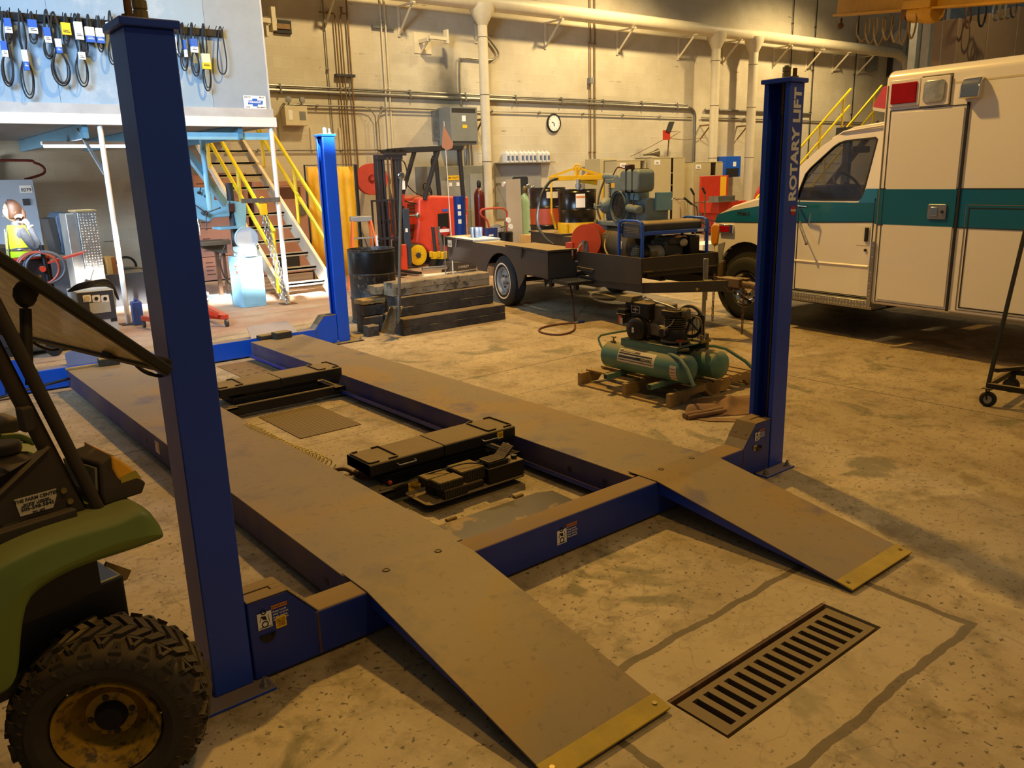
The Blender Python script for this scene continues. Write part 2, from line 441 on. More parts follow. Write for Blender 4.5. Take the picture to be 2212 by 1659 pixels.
t.bump(hh, .35, .006); MATS['floor'] = t.m

# painted block wall: raised mortar, dirt
t = NT('block_wall'); co = t.co(True)
mp = t.new('ShaderNodeMapping'); mp.inputs['Rotation'].default_value = (PI/2, 0, 0); t.link(co, mp.inputs[0])
br = t.new('ShaderNodeTexBrick'); br.inputs['Scale'].default_value = 1; br.inputs['Brick Width'].default_value = .4; br.inputs['Row Height'].default_value = .2
br.inputs['Mortar Size'].default_value = .006; br.inputs['Mortar Smooth'].default_value = .4; t.link(mp.outputs[0], br.inputs['Vector'])
br.inputs['Color1'].default_value = lin('cfc5ab'); br.inputs['Color2'].default_value = lin('c8bda3'); br.inputs['Mortar'].default_value = lin('d4cab0')
a = t.mix(t.ramp(t.noise(.6, 5, .6, co), .45, .7), br.outputs[0], lin('b8ab90'))
a = t.mix(t.ramp(t.noise(9, 6, .65, co), .66, .72), a, lin('9c8e74'))
st = t.new('ShaderNodeMapping'); st.inputs['Scale'].default_value = (.6, 1, 6); t.link(co, st.inputs[0])
a = t.mix(t.ramp(t.noise(2.6, 4, .6, st.outputs[0]), .70, .74), a, lin('7a6c56'))
v = t.new('ShaderNodeVectorMath', operation='DISTANCE'); sc_ = t.new('ShaderNodeMapping'); sc_.inputs['Scale'].default_value = (1, 0, .62); t.link(co, sc_.inputs[0])
t.link(sc_.outputs[0], v.inputs[0]); v.inputs[1].default_value = (10.15, 0, 3.45*.62)
soot = t.ramp(t.math('MULTIPLY_ADD', t.noise(3, 4, .6, co), .5, v.outputs['Value']), .3, .95, (1, 1, 1, 1), (0, 0, 0, 1))
a = t.mix(t.math('MULTIPLY', soot, .75), a, lin('3a3428'))
t.base(a); t.b.inputs['Roughness'].default_value = .7
t.bump(t.math('MULTIPLY_ADD', br.outputs['Fac'], .5, t.math('MULTIPLY', t.noise(40, 4, .6, co), .5)), .5, .008); MATS['block_wall'] = t.m

# runway plate: settled dust over blue paint, ochre patches where tyres dripped
t = NT('runway_deck'); co = t.co(True)
sep = t.new('ShaderNodeSeparateXYZ'); g_ = t.new('ShaderNodeNewGeometry'); t.link(g_.outputs['Normal'], sep.inputs[0])
blue = t.mix(t.ramp(t.noise(3, 4, .6, co), .4, .6), lin('2a2c6e'), lin('443c60'))
du = t.mix(t.ramp(t.noise(1.1, 5, .6, co), .38, .62), lin('7a6a52'), lin('86714c'))
du = t.mix(t.math('MULTIPLY', t.ramp(t.noise(.9, 3, .5, co, .5), .52, .6), .75), du, lin('8c6e2c'))
du = t.mix(t.math('MULTIPLY', t.ramp(t.noise(26, 4, .6, co), .6, .68), .5), du, lin('5e4e34'))
du = t.mix(t.math('MULTIPLY', t.ramp(t.noise(2.4, 5, .65, co), .58, .7), .6), du, lin('5c5050'))
f = t.math('MULTIPLY', t.ramp(sep.outputs[2], .3, .85), t.ramp(t.noise(2.2, 5, .6, co), .22, .4), None, True)
f = t.math('MAXIMUM', f, t.math('MULTIPLY', t.ramp(t.noise(1.3, 3, .5, co), .42, .62), .5))
t.base(t.mix(f, blue, du)); t.b.inputs['Roughness'].default_value = .6; t.bump(t.noise(80, 3, .6, co), .15, .003)
MATS['runway_deck'] = t.m

# diamond tread
t = NT('tread_plate'); co = t.co()
ck = t.new('ShaderNodeTexVoronoi', feature='F1'); ck.inputs['Scale'].default_value = 28; ck.inputs['Randomness'].default_value = .25
t.link(co, ck.inputs['Vector'])
d_ = t.ramp(ck.outputs['Distance'], .2, .34, (1, 1, 1, 1), (0, 0, 0, 1))
t.base(t.mix(d_, lin('9c9a94'), lin('d8d4c8'))); t.b.inputs['Metallic'].default_value = .75; t.b.inputs['Roughness'].default_value = .32
t.bump(d_, .6, .004); MATS['tread_plate'] = t.m

Y0, Y1, X0, X1, ZT = -9., 12.9, -7., 31., 9.2
GX0, GX1, GY0, GY1 = 1.15, 2.11, -1.262, -1.014     # pit of the floor drain
m = MB()
m.box((X0, Y0, -.2), (X1, GY0, 0)); m.box((X0, GY1, -.2), (X1, Y1, 0)); m.box((X0, GY0, -.2), (GX0, GY1, 0)); m.box((GX1, GY0, -.2), (X1, GY1, 0))
m.box((GX0, GY0, -.32), (GX1, GY1, -.3)); m.box((GX0-.02, GY0, -.3), (GX0, GY1, -.2)); m.box((GX1, GY0, -.3), (GX1+.02, GY1, -.2))
m.box((GX0, GY0-.02, -.3), (GX1, GY0, -.2)); m.box((GX0, GY1, -.3), (GX1, GY1+.02, -.2))
struct(m.build('floor', 'floor', smooth=0))
m = MB(); m.box((X0, Y1, 0), (X1+.3, Y1+.3, ZT)); struct(m.build('wall_back', 'block_wall', smooth=0))
m = MB(); m.box((X1, Y0, 0), (X1+.3, Y1, ZT)); struct(m.build('wall_right', mat('wall_right_paint', '8c8f92', .6, var=.15, sc=1), smooth=0))
# steel portal column in the far corner and the grey upper band
m = MB()
for x_ in (29.6, 30.9):
    m.box((x_-.12, Y1-.5, 0), (x_+.12, Y1-.02, ZT))
struct(m.build('trim_1', 'light_grey', smooth=0))
LW, LL, LH = 3.40, 5.34, 2.16
CA, CB = .137, .157
lift = thing('four_post_lift', 'large blue four-post vehicle lift with dusty runways and two approach ramps', 'vehicle lift', (1.7, 2.67, 0))
LO = Vector((1.7, 2.67, 0))
def L_(m): 
    m.v = [Vector(v)-LO for v in m.v]; return m
def column(sx, sy, bl='post_blue'):
    """sx: -1 left, 1 right; sy: 0 near crossbeam, 1 far crossbeam"""
    ox = 0 if sx < 0 else LW; y0 = 0 if sy == 0 else LL; X = lambda u: ox + (u if sx < 0 else -u)
    t = .009; m = MB()
    prof = [(0, 0), (CA, 0), (CA, .028), (CA-t, .028), (CA-t, t), (t, t), (t, CB-t), (CA-t, CB-t), (CA-t, CB-.028), (CA, CB-.028), (CA, CB), (0, CB)]
    m.prism([(X(u), y0+v) for u, v in prof], .012, LH-.012)
    c = L_(m).build('column', bl, lift, bevel=.004)
    m = MB(); e = .014; m.box((X(-e), y0-e, LH-.012), (X(CA+e), y0+CB+e, LH+.012)); L_(m).build('column_cap', bl, c, bevel=.004)
    px0, px1 = ((-.09, .188) if sx < 0 else (LW-.269, LW+.007)) if sy == 0 else ((-.06, .2) if sx < 0 else (LW-.2, LW+.13))
    m = MB(); m.box((px0, y0-.077, 0), (px1, y0+CB+.07, .012)); L_(m).build('base_plate', 'post_blue' if sy == 0 else 'black_steel', c, bevel=.003)
    for bx_, by_ in ((px1-.03, y0-.045), (px0+.03, y0-.045), (px1-.03, y0+CB+.035), (px0+.03, y0+CB+.035)):
        m = MB(); m.cyl((bx_, by_, .012), (bx_, by_, .016), .018, n=16); m.cyl((bx_, by_, .016), (bx_, by_, .03), .0135, n=6); m.cyl((bx_, by_, .03), (bx_, by_, .045), .007, n=10)
        L_(m).build('anchor_bolt', 'steel', c)
    # top cable nut and the studded rod end
    cx, cy = X(.07), y0+.07
    m = MB(); m.lathe([(.021, 0), (.021, .03), (.018, .032), (.018, .034), (.021, .036), (.021, .058), (.012, .06), (.012, .066)], 6 if sy else 8, Matrix.Translation((cx, cy, LH+.012)))
    L_(m).build('cable_nut', 'brass' if sy == 0 else 'machine_blue_dark', c)
    m = MB(); m.cyl((X(.03), y0+.045, LH+.012), (X(.03), y0+.045, LH+.065), .011, n=12); m.cyl((X(.03), y0+.045, LH+.012), (X(.03), y0+.045, LH+.026), .02, n=6)
    L_(m).build('latch_rod_end', 'rusty' if sy == 0 else 'machine_blue_dark', c)
    # lifting cable and latch ladder inside the channel
    m = MB(); m.cyl((X(.075), y0+.075, .3), (X(.075), y0+.075, LH-.15), .007, n=8); m.cyl((X(.075), y0+.075, LH-.17), (X(.075), y0+.075, LH-.012), .012, n=10)
    L_(m).build('lifting_cable', mat('wire_rope', '6d6040', .5, .5, var=.4, sc=90, bump=.6, bsc=160), c)
    m = MB(); m.box((X(t), y0+t+.002, .1), (X(.02), y0+.05, LH-.3))
    z = .35
    while z < LH-.3:
        m.box((X(.02), y0+t+.002, z), (X(.085), y0+.04, z+.045)); z += .105
    L_(m).build('latch_ladder', bl, c, bevel=.002)
    return c
cols = {}
cols['nl'] = column(-1, 0); cols['nr'] = column(1, 0); cols['fl'] = column(-1, 1, 'post_blue_lit'); cols['fr'] = column(1, 1, 'post_blue_lit')
def crossbeam(sy, bl):
    y0 = 0 if sy == 0 else LL; d = .13; m = MB()
    m.box((.38, y0, .012), (LW-.38, y0+d, .19))
    o = L_(m).build('crossbeam', bl, lift, bevel=.008)
    for sx in (-1, 1):
        X = lambda u: u if sx < 0 else LW-u
        m = MB(); m.prism([(X(.143), .012), (X(.396), .012), (X(.396), .19), (X(.29), .312), (X(.143), .312)], y0+.002, y0+d, ax='y')
        L_(m).build('crossbeam_yoke', bl, o, bevel=.006)
        m = MB(); k = .0022
        # slotted cover: top with an open slot, then the folded slope
        yo, yi = y0+.0, y0+d+.004
        z0, z1 = .313, .317
        m.box((X(.143), yo, z0), (X(.29), y0+.045, z1)); m.box((X(.143), y0+.075, z0), (X(.29), yi, z1)); m.box((X(.25), y0+.045, z0), (X(.29), y0+.075, z1))
        sl = Vector((X(.362)-X(.29), 0, .229-.315)).normalized(); nn_ = Vector((sl.z, 0, -sl.x)); nn_ = nn_ if nn_.z > 0 else -nn_
        p = Vector((X(.29), 0, .315)); q = Vector((X(.362), 0, .232))
        m.prism([(v.x, v.z) for v in (p-nn_*k, q-nn_*k, q+nn_*k, p+nn_*k)], yo, yi, ax='y')
        cv = L_(m).build('yoke_cover', mat('cover_dust', '5d503c', .6, var=.2, dust=.8, dcol='8d7346'), o, bevel=.002)
        m = MB(); q2 = Vector((X(.400), 0, .189))
        m.prism([(v.x, v.z) for v in (q-nn_*.001, q2-nn_*.001, q2+nn_*.003, q+nn_*.003)], yo+.002, yi-.004, ax='y'); L_(m).build('cover_lip', mat('lip_metal', '8a7c68', .4, .4, dust=.5), o)
        for yy in (.03, .10):
            m = MB(); c0 = p.lerp(q, .68); c0.y = y0+yy; m.sph((0, 0, 0), (.0065, .0065, .004), 8, axm(c0+nn_*k, nn_)); L_(m).build('cover_screw', 'steel', o)
        m = MB(); m.prism([(X(u), v) for u, v in ((.143, .005), (.146, .005), (.15, .005))] if 0 else [(X(.392), .02), (X(.400), .02), (X(.400), .185), (X(.392), .185)], y0-.0015, y0+.002, ax='y'); L_(m).build('weld_seam', 'rusty', o)
    return o
cbn = crossbeam(0, 'beam_blue'); cbf = crossbeam(1, 'post_blue_lit')
def decal(parent, x, z, s=1., flip=False, y=-.0012):
    """pictogram warning sticker with an orange WARNING header and a text block"""
    m = MB(); m.box((x, y, z-.062*s), (x+.052*s, y+.001, z)); d = L_(m).build('warning_pictogram', 'white_label', parent, smooth=0)
    m = MB()
    m.tube([(x+.026*s+.011*s*math.cos(a*PI/6), y-.0004, z-.045*s+.011*s*math.sin(a*PI/6)) for a in range(12)], .0022*s, 5, True)
    m.tube([(x+.024*s+.008*s*math.cos(a*PI/6), y-.0004, z+.002*s+.008*s*math.sin(a*PI/6)) for a in range(12)], .0022*s, 5, True)
    m.prism([(x+.012*s, z-.012*s), (x+.030*s, z-.014*s), (x+.034*s, z-.030*s), (x+.020*s, z-.026*s)], y-.0008, y, ax='y')
    m.bar((x+.014*s, y-.0004, z-.014*s), (x+.008*s, y-.0004, z-.032*s), .004*s, .001); m.bar((x+.040*s, y-.0004, z-.010*s), (x+.042*s, y-.0004, z-.040*s), .003*s, .001)
    m.bar((x+.004*s, y-.0004, z-.056*s), (x+.048*s, y-.0004, z-.056*s), .003*s, .001)
    L_(m).build('pictogram_ink', 'ink', parent, smooth=0)
    m = MB(); m.box((x+.053*s, y, z), (x+.112*s, y+.001, z+.014*s)); L_(m).build('warning_header', 'label_orange', parent, smooth=0)
    text('warning_word', 'WARNING', .0125*s, fm(Vector((x+.084*s, y-.0006, z+.007*s))-LO, (1, 0, 0), (0, 0, 1)), 'ink', parent, .0003)
    body = 'Keep hands\nclear of pivot\nareas during\nlift operation'
    text('warning_lines', body, .0108*s, fm(Vector((x+.056*s, y-.0006, z-.026*s))-LO, (1, 0, 0), (0, 0, 1)), 'white_label', parent, .0003, align='LEFT')
decal(cbn, .173, .262); decal(cbn, 3.105, .262, .8); decal(cbn, 1.582, .134, 1.12)
for x_, s_ in ((.226, 1.), (3.088, .7)):
    z_ = .205 if s_ == 1. else .172
    m = MB(); m.prism(rrect(x_+.01*s_, z_-.022*s_, x_+.05*s_, z_+.022*s_, .005), -.0025, -.0005, ax='y'); L_(m).build('notice_sticker', 'label_yellow', cbn, smooth=0)
    text('notice_lines', 'DO NOT\nOPERATE\nUNLESS\nLOCKED', .008*s_, fm(Vector((x_+.03*s_, -.003, z_))-LO, (1, 0, 0), (0, 0, 1)), 'ink', cbn, .0003)
for x_, z_ in ((.205, .175), (3.14, .175)):
    m = MB(); m.prism(arc(x_, z_, .03, 180, 360, 8), -.003, .004, ax='y'); m.cyl((x_+.018, -.012, z_-.006), (x_+.018, 0, z_-.006), .006, n=8); L_(m).build('sheave_window', 'black', cbn)
# big lettering on the near right column, reading upwards
cr_ = cols['nr']
text('column_lettering', 'ROTARY LIFT', .092, fm(Vector((LW-.058, -.001, 1.828))-LO, (0, 0, 1), (-1, 0, 0)), mat('letter_grey', 'e8e8ea', .5, var=0).name, cr_, .0006, bold=.0035, sx=1.06)
m = MB(); m.lathe([(.0, 0), (.026, 0), (.026, .002), (0, .002)], 24, axm((LW-.045, 0, 1.486), (0, -1, 0)), sy=1.); L_(m).build('badge', 'label_red', cr_)
text('badge_lettering', 'Rotary', .0185, fm(Vector((LW-.045, -.0026, 1.488))-LO, (1, 0, 0), (0, 0, 1)), 'white_label', cr_, .0004, bold=.0006)
# red locking wedge plates on the near left column
def runway(x0, x1):
    m = MB(); t = .008; ya, yb = .145, LL-.12
    prof = [(x0, .03), (x0+t, .03), (x0+t, .175), (x1-t, .175), (x1-t, .03), (x1, .03), (x1, .183), (x0, .183)]
    m.prism(prof, ya, yb, ax='y')
    r = L_(m).build('runway', 'runway_deck', lift, bevel=.007)
    xi, s = (x1, 1) if x0 < 1 else (x0, -1)
    m = MB(); m.box((min(xi, xi+s*.035), .2, .04), (max(xi, xi+s*.035), LL-.15, .046)); m.box((min(xi+s*.03, xi+s*.035), .2, .046), (max(xi+s*.03, xi+s*.035), LL-.15, .066))
    L_(m).build('jack_rail', 'beam_blue', r)
    return r
r1 = runway(.60, 1.158); r2 = runway(2.243, 2.801)
for r, xs in ((r1, (.6, 1.158)), (r2, (2.243, 2.801))):
    for y_ in (.343, .62 if r is r2 else 2.9):
        m = MB(); xx = xs[0]; s = -1
        m.lathe([(0, 0), (.018, 0), (.018, .001), (0, .001)], 16, axm((xx, y_, .1), (-1, 0, 0))); L_(m).build('access_hole', 'dark_interior', r)
m = MB(); m.box((.598, 2.62, .075), (.5995, 2.7, .15)); L_(m).build('sticker', 'cream_paint', r1, smooth=0)
m = MB(); m.box((.5975, 2.63, .09), (.5985, 2.655, .14)); m.box((.5975, 2.665, .128), (.5985, 2.695, .142)); L_(m).build('sticker_print', 'label_orange', r1, smooth=0)
def ramp(x0, x1):
    m = MB(); t = .006
    prof = [(.20, .1895), (.20, .195), (.0, .196), (-1.0, .026), (-1.055, .012), (-1.055, .004), (-1.0, .018), (-.012, .187), (.0, .1905)]
    m.prism(prof, x0, x1, ax='x')
    r = L_(m).build('approach_ramp', 'runway_deck', lift, bevel=.002)
    for xx in (x0+.02, x1-.03):
        m = MB(); m.prism([(.03, .182), (-.97, .018), (-.97, .012), (-.5, .06), (.0, .12)], xx, xx+.008, ax='x'); L_(m).build('ramp_stiffener', 'post_blue', r)
    d = Vector((0, -1.055+.985, .013-.0285)).normalized(); n_ = Vector((0, -d.z, d.y)); n_ = n_ if n_.z > 0 else -n_
    m = MB(); a = Vector((0, -.985, .0285)); b = Vector((0, -1.06, .0125))
    m.prism([(v.y, v.z) for v in (a, b, b+n_*.008, a+n_*.006)], x0-.004, x1+.004, ax='x')
    e = L_(m).build('ramp_toe', 'yellow_edge', r, bevel=.002)
    for xx in (x0+.03, x1-.03):
        m = MB(); m.cyl((xx, -1.02, .028), (xx, -1.02, .031), .009, n=10); L_(m).build('toe_screw', 'brass', r)
    for xx in (x0+.145, x1-.115):
        m = MB(); m.torus((xx, .098, .196), .013, .0035, n=18, m=6); m.cyl((xx, .098, .19), (xx, .098, .198), .009, n=12); L_(m).build('ramp_bolt', 'black_steel', r)
    m = MB(); m.cyl((x0-.012, .06, .165), (x1+.012, .06, .165), .009, n=10); L_(m).build('hinge_pin', 'rusty', r)
    return r
ramp(.60, 1.112); ramp(2.268, 2.78)
# wheel stops standing at the far ends
for x0, x1 in ((.63, 1.03), (2.30, 2.80)):
    m = MB(); yb, yt = LL+.0, LL+.16
    pts = [(x0, 0), (x1, 0), (x1-.03, .12), (x1-.06, .15), (x0+.05, .15), (x0+.015, .13)]
    vs = [(p[0], yb+p[1]*.9, .19+p[1]*.72) for p in pts]; m.add([v for v in vs]+[(v[0], v[1]+.006, v[2]-.004) for v in vs], [(0, 1, 2, 3, 4, 5), (11, 10, 9, 8, 7, 6)]+[(i, (i+1) % 6, 6+(i+1) % 6, 6+i) for i in range(6)])
    L_(m).build('wheel_stop', mat('stop_blue', '4a5e8a', .4, var=.2), lift)

def rubber_block(w, d, h, loc, rz, label, group=None, name='rubber_block'):
    n = 9; m = MB()
    for ax_ in range(1):
        m.box((-w/2, -d/2, 0), (w/2, d/2, h))
    for i in range(n+1):       # vertical ribs
        x_ = -w/2+w*i/n; m.box((x_-.003, -d/2-.003, .004), (x_+.003, d/2+.003, h-.004))
    for i in range(7):
        y_ = -d/2+d*i/6; m.box((-w/2-.003, y_-.003, .004), (w/2+.003, y_+.003, h-.004))
    o = m.build(name, mat('ribbed_rubber', '3b3322', .85, var=.35, sc=15, dust=.9, dcol='8c7540', bump=.5, bsc=60), bevel=.002)
    o.location = loc; o.rotation_euler = (0, 0, rz)
    return tag(o, label, 'rubber block', group)

def rolling_jack(y, near):
    j = thing('rolling_jack', 'black rolling jack bridging the runways nearest the ramps, foot pump on its tray' if near else
              'black rolling jack bridging the runways further back, without a foot pump', 'lift jack', (1.75, y, 0))
    B = lambda m: m
    # deck: downward channel, two telescoping halves
    for nm, xa, xb, e in (('deck_half', -.50, -.02, 0), ('deck_half', -.018, .50, .003)):
        m = MB(); t = .006; h = .065
        prof = [(-.13-e, .24-h), (-.13-e+t, .24-h), (-.13-e+t, .24-t), (.13+e-t, .24-t), (.13+e-t, .24-h), (.13+e, .24-h), (.13+e, .232+e), (.122+e, .24+e), (-.122-e, .24+e), (-.13-e, .232+e)]
        m.prism(prof, xa, xb, ax='x'); dk = m.build(nm, 'black_steel', j, bevel=.003)
        # raised wire frame that keeps the rubber pads in place
        xc = xa+.10 if xa < -.1 else xb-.10; r_ = .0055; zz = .2455+e
        for s in (-1, 1):
            m = MB(); m.tube([(xc+s*.03, -.11, zz), (xc+s*.085, -.11, zz), (xc+s*.09, -.10, zz), (xc+s*.09, .10, zz), (xc+s*.085, .11, zz), (xc+s*.045, .11, zz)], r_, 8)
            m.build('pad_retainer', 'black_steel', dk)
        if near:
            m = MB(); xh = xa+.22 if xa < -.1 else xb-.2
            m.tube([(xh-.055, -.13, .214), (xh-.055, -.155, .21), (xh-.05, -.16, .209), (xh+.05, -.16, .209), (xh+.055, -.155, .21), (xh+.055, -.13, .214)], .0045, 8)
            m.build('pull_handle', 'steel', dk)
    # scissor arms
    for s in (-1, 1):
        for k in (-1, 1):
            m = MB(); m.bar((-.42*k, s*.085, .075), (.30*k, s*.085, .165), .012, .045); m.build('scissor_arm', 'black', j)
    m = MB(); m.box((-.40, -.10, .04), (.30, .10, .15)); m.build('air_cylinder_housing', 'black', j, bevel=.01)
    # base frame: front and rear tubes, end rollers
    for s in (-1, 1):
        m = MB(); m.prism([(s*.165-.012, .035), (s*.165+.012, .035), (s*.165+.012, .1), (s*.165+.006, .108), (s*.165-.006, .108), (s*.165-.012, .1)], -.47, .455, ax='x')
        b = m.build('base_rail', 'black_steel', j, bevel=.004)
        for x_ in (-.4, -.1, .12, .4):
            m = MB(); m.lathe([(0, 0), (.0085, 0), (.0085, .001), (0, .001)], 10, axm((x_, s*.165-.0125, .07), (0, -1, 0))); m.build('rail_hole', 'dark_interior', b)
    for x0, x1 in ((-.49, -.40), (.40, .48)):
        m = MB(); m.box((x0, -.2, .06), (x1, -.17, .1)); m.box((x0, .17, .06), (x1, .2, .1)); m.box((x0, -.2, .085), (x1, .2, .097))
        m.cyl((x0+.02, -.2, .08), (x0+.02, .2, .08), .01); m.build('end_carriage', 'black_steel', j)
    return j
j1 = rolling_jack(1.24, True); j2 = rolling_jack(3.46, False)
# near jack: valve knob, tray, stickers, pump
m = MB(); m.sph((-.40, -.155, .125), .0135, 14); m.build('valve_knob', mat('knob_red', 'b8401c', .35, var=.1), j1)
m = MB(); m.cyl((-.40, -.15, .122), (-.46, -.02, .145), .005); m.cyl((-.46, -.02, .145), (-.42, .02, .15), .009); m.build('valve_lever', 'black', j1)
m = MB(); m.prism(rrect(-.335, -.425, .345, -.17, .04, 6), .045, .052); m.build('pump_tray', 'black_steel', j1, bevel=.002)
m = MB(); m.prism(rrect(-.30, -.0, -.22, .05, .003), -.1785, -.1775, ax='y', M=Matrix.Translation((0, 0, .05))); s1 = m.build('caution_sticker', 'label_yellow', j1, smooth=0)
text('caution_word', 'CAUTION', .013, fm((-.26, -.179, .092), (1, 0, 0), (0, 0, 1)), 'ink', s1, .0003)
text('caution_lines', 'Keep clear of jack\nwhile raising and\nlowering. Inspect\nlocks before use.', .0072, fm((-.26, -.179, .073), (1, 0, 0), (0, 0, 1)), 'ink', s1, .0003)
m = MB(); m.box((.36, -.1345, .19), (.405, -.1335, .232)); s2 = m.build('caution_sticker', 'label_yellow', j1, smooth=0)
text('caution_lines', 'CAUTION\nDo not exceed\nrated load', .007, fm((.3825, -.135, .212), (1, 0, 0), (0, 0, 1)), 'ink', s2, .0003)
m = MB(); m.prism([(.08, .053), (.335, .053), (.335, .145), (.08, .145)], -.41, -.30, ax='y'); pb = m.build('pump_reservoir', 'black_steel', j1, bevel=.006)
m = MB(); M_ = Matrix.Translation((.085, -.36, .147)); m.box((0, -.045, 0), (.14, .045, .028), M_); m.build('pump_body', 'black_steel', j1, bevel=.004)
m = MB(); m.prism([(.085, .176), (.2, .176), (.215, .186), (.27, .232), (.262, .24), (.205, .193), (.196, .184), (.085, .184)], -.405, -.315, ax='y')
pd = m.build('foot_pedal', 'black_steel', j1, bevel=.002)
m = MB()
for i in range(9): m.box((.095+i*.0115, -.398, .184), (.1+i*.0115, -.322, .1865))
for i in range(5):
    t_ = i/5; p_ = Vector((.225+.04*t_, 0, .2055+.032*t_)); m.bx((0, 0, 0), (.004, .07, .004), Matrix.Translation((p_.x, -.36, p_.z+.003)))
m.build('pedal_tread', mat('tread_dark', '5a4a2c', .7, var=.2), pd)
m = MB(); m.cyl((.30, -.36, .145), (.30, -.36, .165), .018, n=12); m.build('filler_cap', 'black', j1)
m = MB(); m.tube(smoothpath([(.27, -.33, .155), (.283, -.33, .19), (.285, -.335, .22), (.262, -.34, .235)]), .009, 8); m.build('pump_hose', 'tank_grey', j1)
m = MB(); m.tube(smoothpath([(.08, -.36, .165), (-.02, -.33, .185), (-.15, -.29, .17), (-.3, -.21, .13), (-.44, -.19, .09)]), .004, 6); m.build('pump_hose', 'black', j1)
m = MB(); m.tube(smoothpath([(-.43, .05, .09), (-.47, .10, .12), (-.50, .17, .14), (-.54, .24, .12)]), .011, 8); m.tube(smoothpath([(-.40, .02, .09), (-.43, .07, .11), (-.45, .14, .12)]), .016, 8); m.build('air_fitting', 'rusty', j1)
# blocks on the tray
bl = [((1.60, .865, .052), .15, .085, .055, .0, 'ribbed black rubber block lying on the jack tray at its left end, bottom one'),
      ((1.575, .95, .052), .12, .075, .055, .0, 'ribbed rubber block on the jack tray behind the left bottom block, half hidden'),
      ((1.575, .87, .108), .15, .09, .045, .0, 'ribbed rubber block with dusty honeycomb top, stacked nearest the front of the tray'),
      ((1.56, .965, .108), .15, .085, .045, .0, 'ribbed rubber block with dusty top stacked behind the front one on the jack tray'),
      ((1.74, .89, .052), .12, .09, .04, .0, 'low ribbed rubber block on the tray beside the foot pump'),
      ((1.745, .93, .093), .155, .14, .07, .0, 'largest ribbed rubber block, on the low block next to the foot pump')]
for l, w, d, h, rz, lab in bl: rubber_block(w, d, h, l, rz, lab, 'rubber blocks on the jack tray')
rubber_block(.16, .11, .065, (2.56, 5.19, .184), .1, 'dark rubber block on the far end of the right runway, bottom one', 'rubber blocks on the far runway ends')
rubber_block(.17, .1, .04, (2.44, 5.28, .184), .15, 'flat rubber block leaning at the far right wheel stop, dusty top', 'rubber blocks on the far runway ends')
rubber_block(.16, .1, .065, (.93, 5.17, .184), -.1, 'dark rubber block at the far end of the left runway by its wheel stop', 'rubber blocks on the far runway ends')
m = MB(); m.box((-.21, -.02, 0), (.12, .02, .018)); o = m.build('wood_strip', 'wood', bevel=.002); o.location = (.80, 5.21, .184); tag(o, 'thin wooden strip lying at the far end of the left runway', 'wood strip')
# coiled yellow air line lying along the left runway
pts = []
a_, b_ = P(530, 922, z=.165), P(716, 1006, z=.165)
N = 26*12
for i in range(N+1):
    t_ = i/N; c = a_.lerp(b_, t_); r_ = .026; an = 2*PI*26*t_; c.z += .02*math.sin(t_*9)*.3
    pts.append(c+Vector((r_*math.cos(an), 0, r_*math.sin(an))))
m = MB(); m.tube(pts, .0035, 5); o = m.build('coiled_air_hose', mat('hose_yellow', 'd8c04a', .4, var=.1)); tag(o, 'coiled yellow air hose stretched along the inner edge of the left runway', 'hose')
# hydraulic line at the far left runway end
m = MB(); m.tube(smoothpath([(.60, 5.15, .12), (.45, 5.12, .11), (.25, 5.16, .08), (.05, 5.2, .04), (-.3, 5.1, .02)]), .012, 8); o = m.build('hydraulic_hose', 'black'); tag(o, 'black hydraulic hose running from the far end of the left runway', 'hose')

m = MB()
gx0, gx1, gy0, gy1 = 1.165, 2.095, -1.247, -1.045
W_, H_ = gx1-gx0, gy1-gy0; n = 15; fx0, fx1 = .035, W_-.035; pitch = (fx1-fx0)/n; sw = pitch*.5
ys = [0, .022, H_-.024, H_]
m.box((0, 0, -.03), (W_, ys[1], 0)); m.box((0, ys[2], -.03), (W_, ys[3], 0))
x_ = 0
for i in range(n+1):
    nx = fx0+pitch*i+(pitch-sw)/2 if i < n else W_
    m.box((x_, ys[1], -.03), (nx, ys[2], 0)); x_ = nx+sw
o = m.build('drain_grate', mat('grate_iron', '6e5c42', .7, .3, var=.2, sc=6, dust=.9, dcol='82704c')); o.location = (gx0, gy0, -.004)
tag(o, 'slotted rectangular cast-iron drain grate set in the floor in front of the ramps', 'drain grate')
m = MB()
for a, b in (((GX0-.012, GY1, 0), (GX1+.01, GY1+.0, 0)),): pass
m.box((GX0, GY1-.012, -.05), (GX1, GY1-.001, -.002)); m.box((GX0+.001, GY0+.001, -.05), (GX1-.001, GY0+.012, -.035)); m.box((GX0, GY0+.01, -.05), (GX0+.012, GY1-.012, -.035)); m.box((GX1-.012, GY0+.01, -.05), (GX1-.001, GY1-.012, -.035))
struct(m.build('trim_2', 'rusty', smooth=0))
m = MB(); m.box((1.484, 2.505, 0), (1.955, 3.23, .006)); o = m.build('floor_hatch', 'tread_plate'); o.data.materials.clear()
t = NT('hatch_tread'); vor = t.new('ShaderNodeTexVoronoi'); vor.inputs['Scale'].default_value = 34; vor.inputs['Randomness'].default_value = .0; t.link(t.co(), vor.inputs['Vector'])
d_ = t.ramp(vor.outputs['Distance'], .25, .42, (1, 1, 1, 1), (0, 0, 0, 1)); t.base(t.mix(d_, lin('6a5630'), lin('8c7648'))); t.b.inputs['Roughness'].default_value = .7; t.bump(d_, .8, .005)
o.data.materials.append(t.m); tag(o, 'rusty studded steel hatch flush in the floor between the runways, behind the near jack', 'floor hatch'); recenter(o)
m = MB(); m.box((1.88, 4.45, 0), (2.23, 5.2, .005))
o = m.build('slotted_floor_plate', 'hatch_rust')
for k in range(6):
    pass
tag(o, 'rusty brown steel floor plate between the runways beyond the far jack', 'floor plate'); recenter(o)
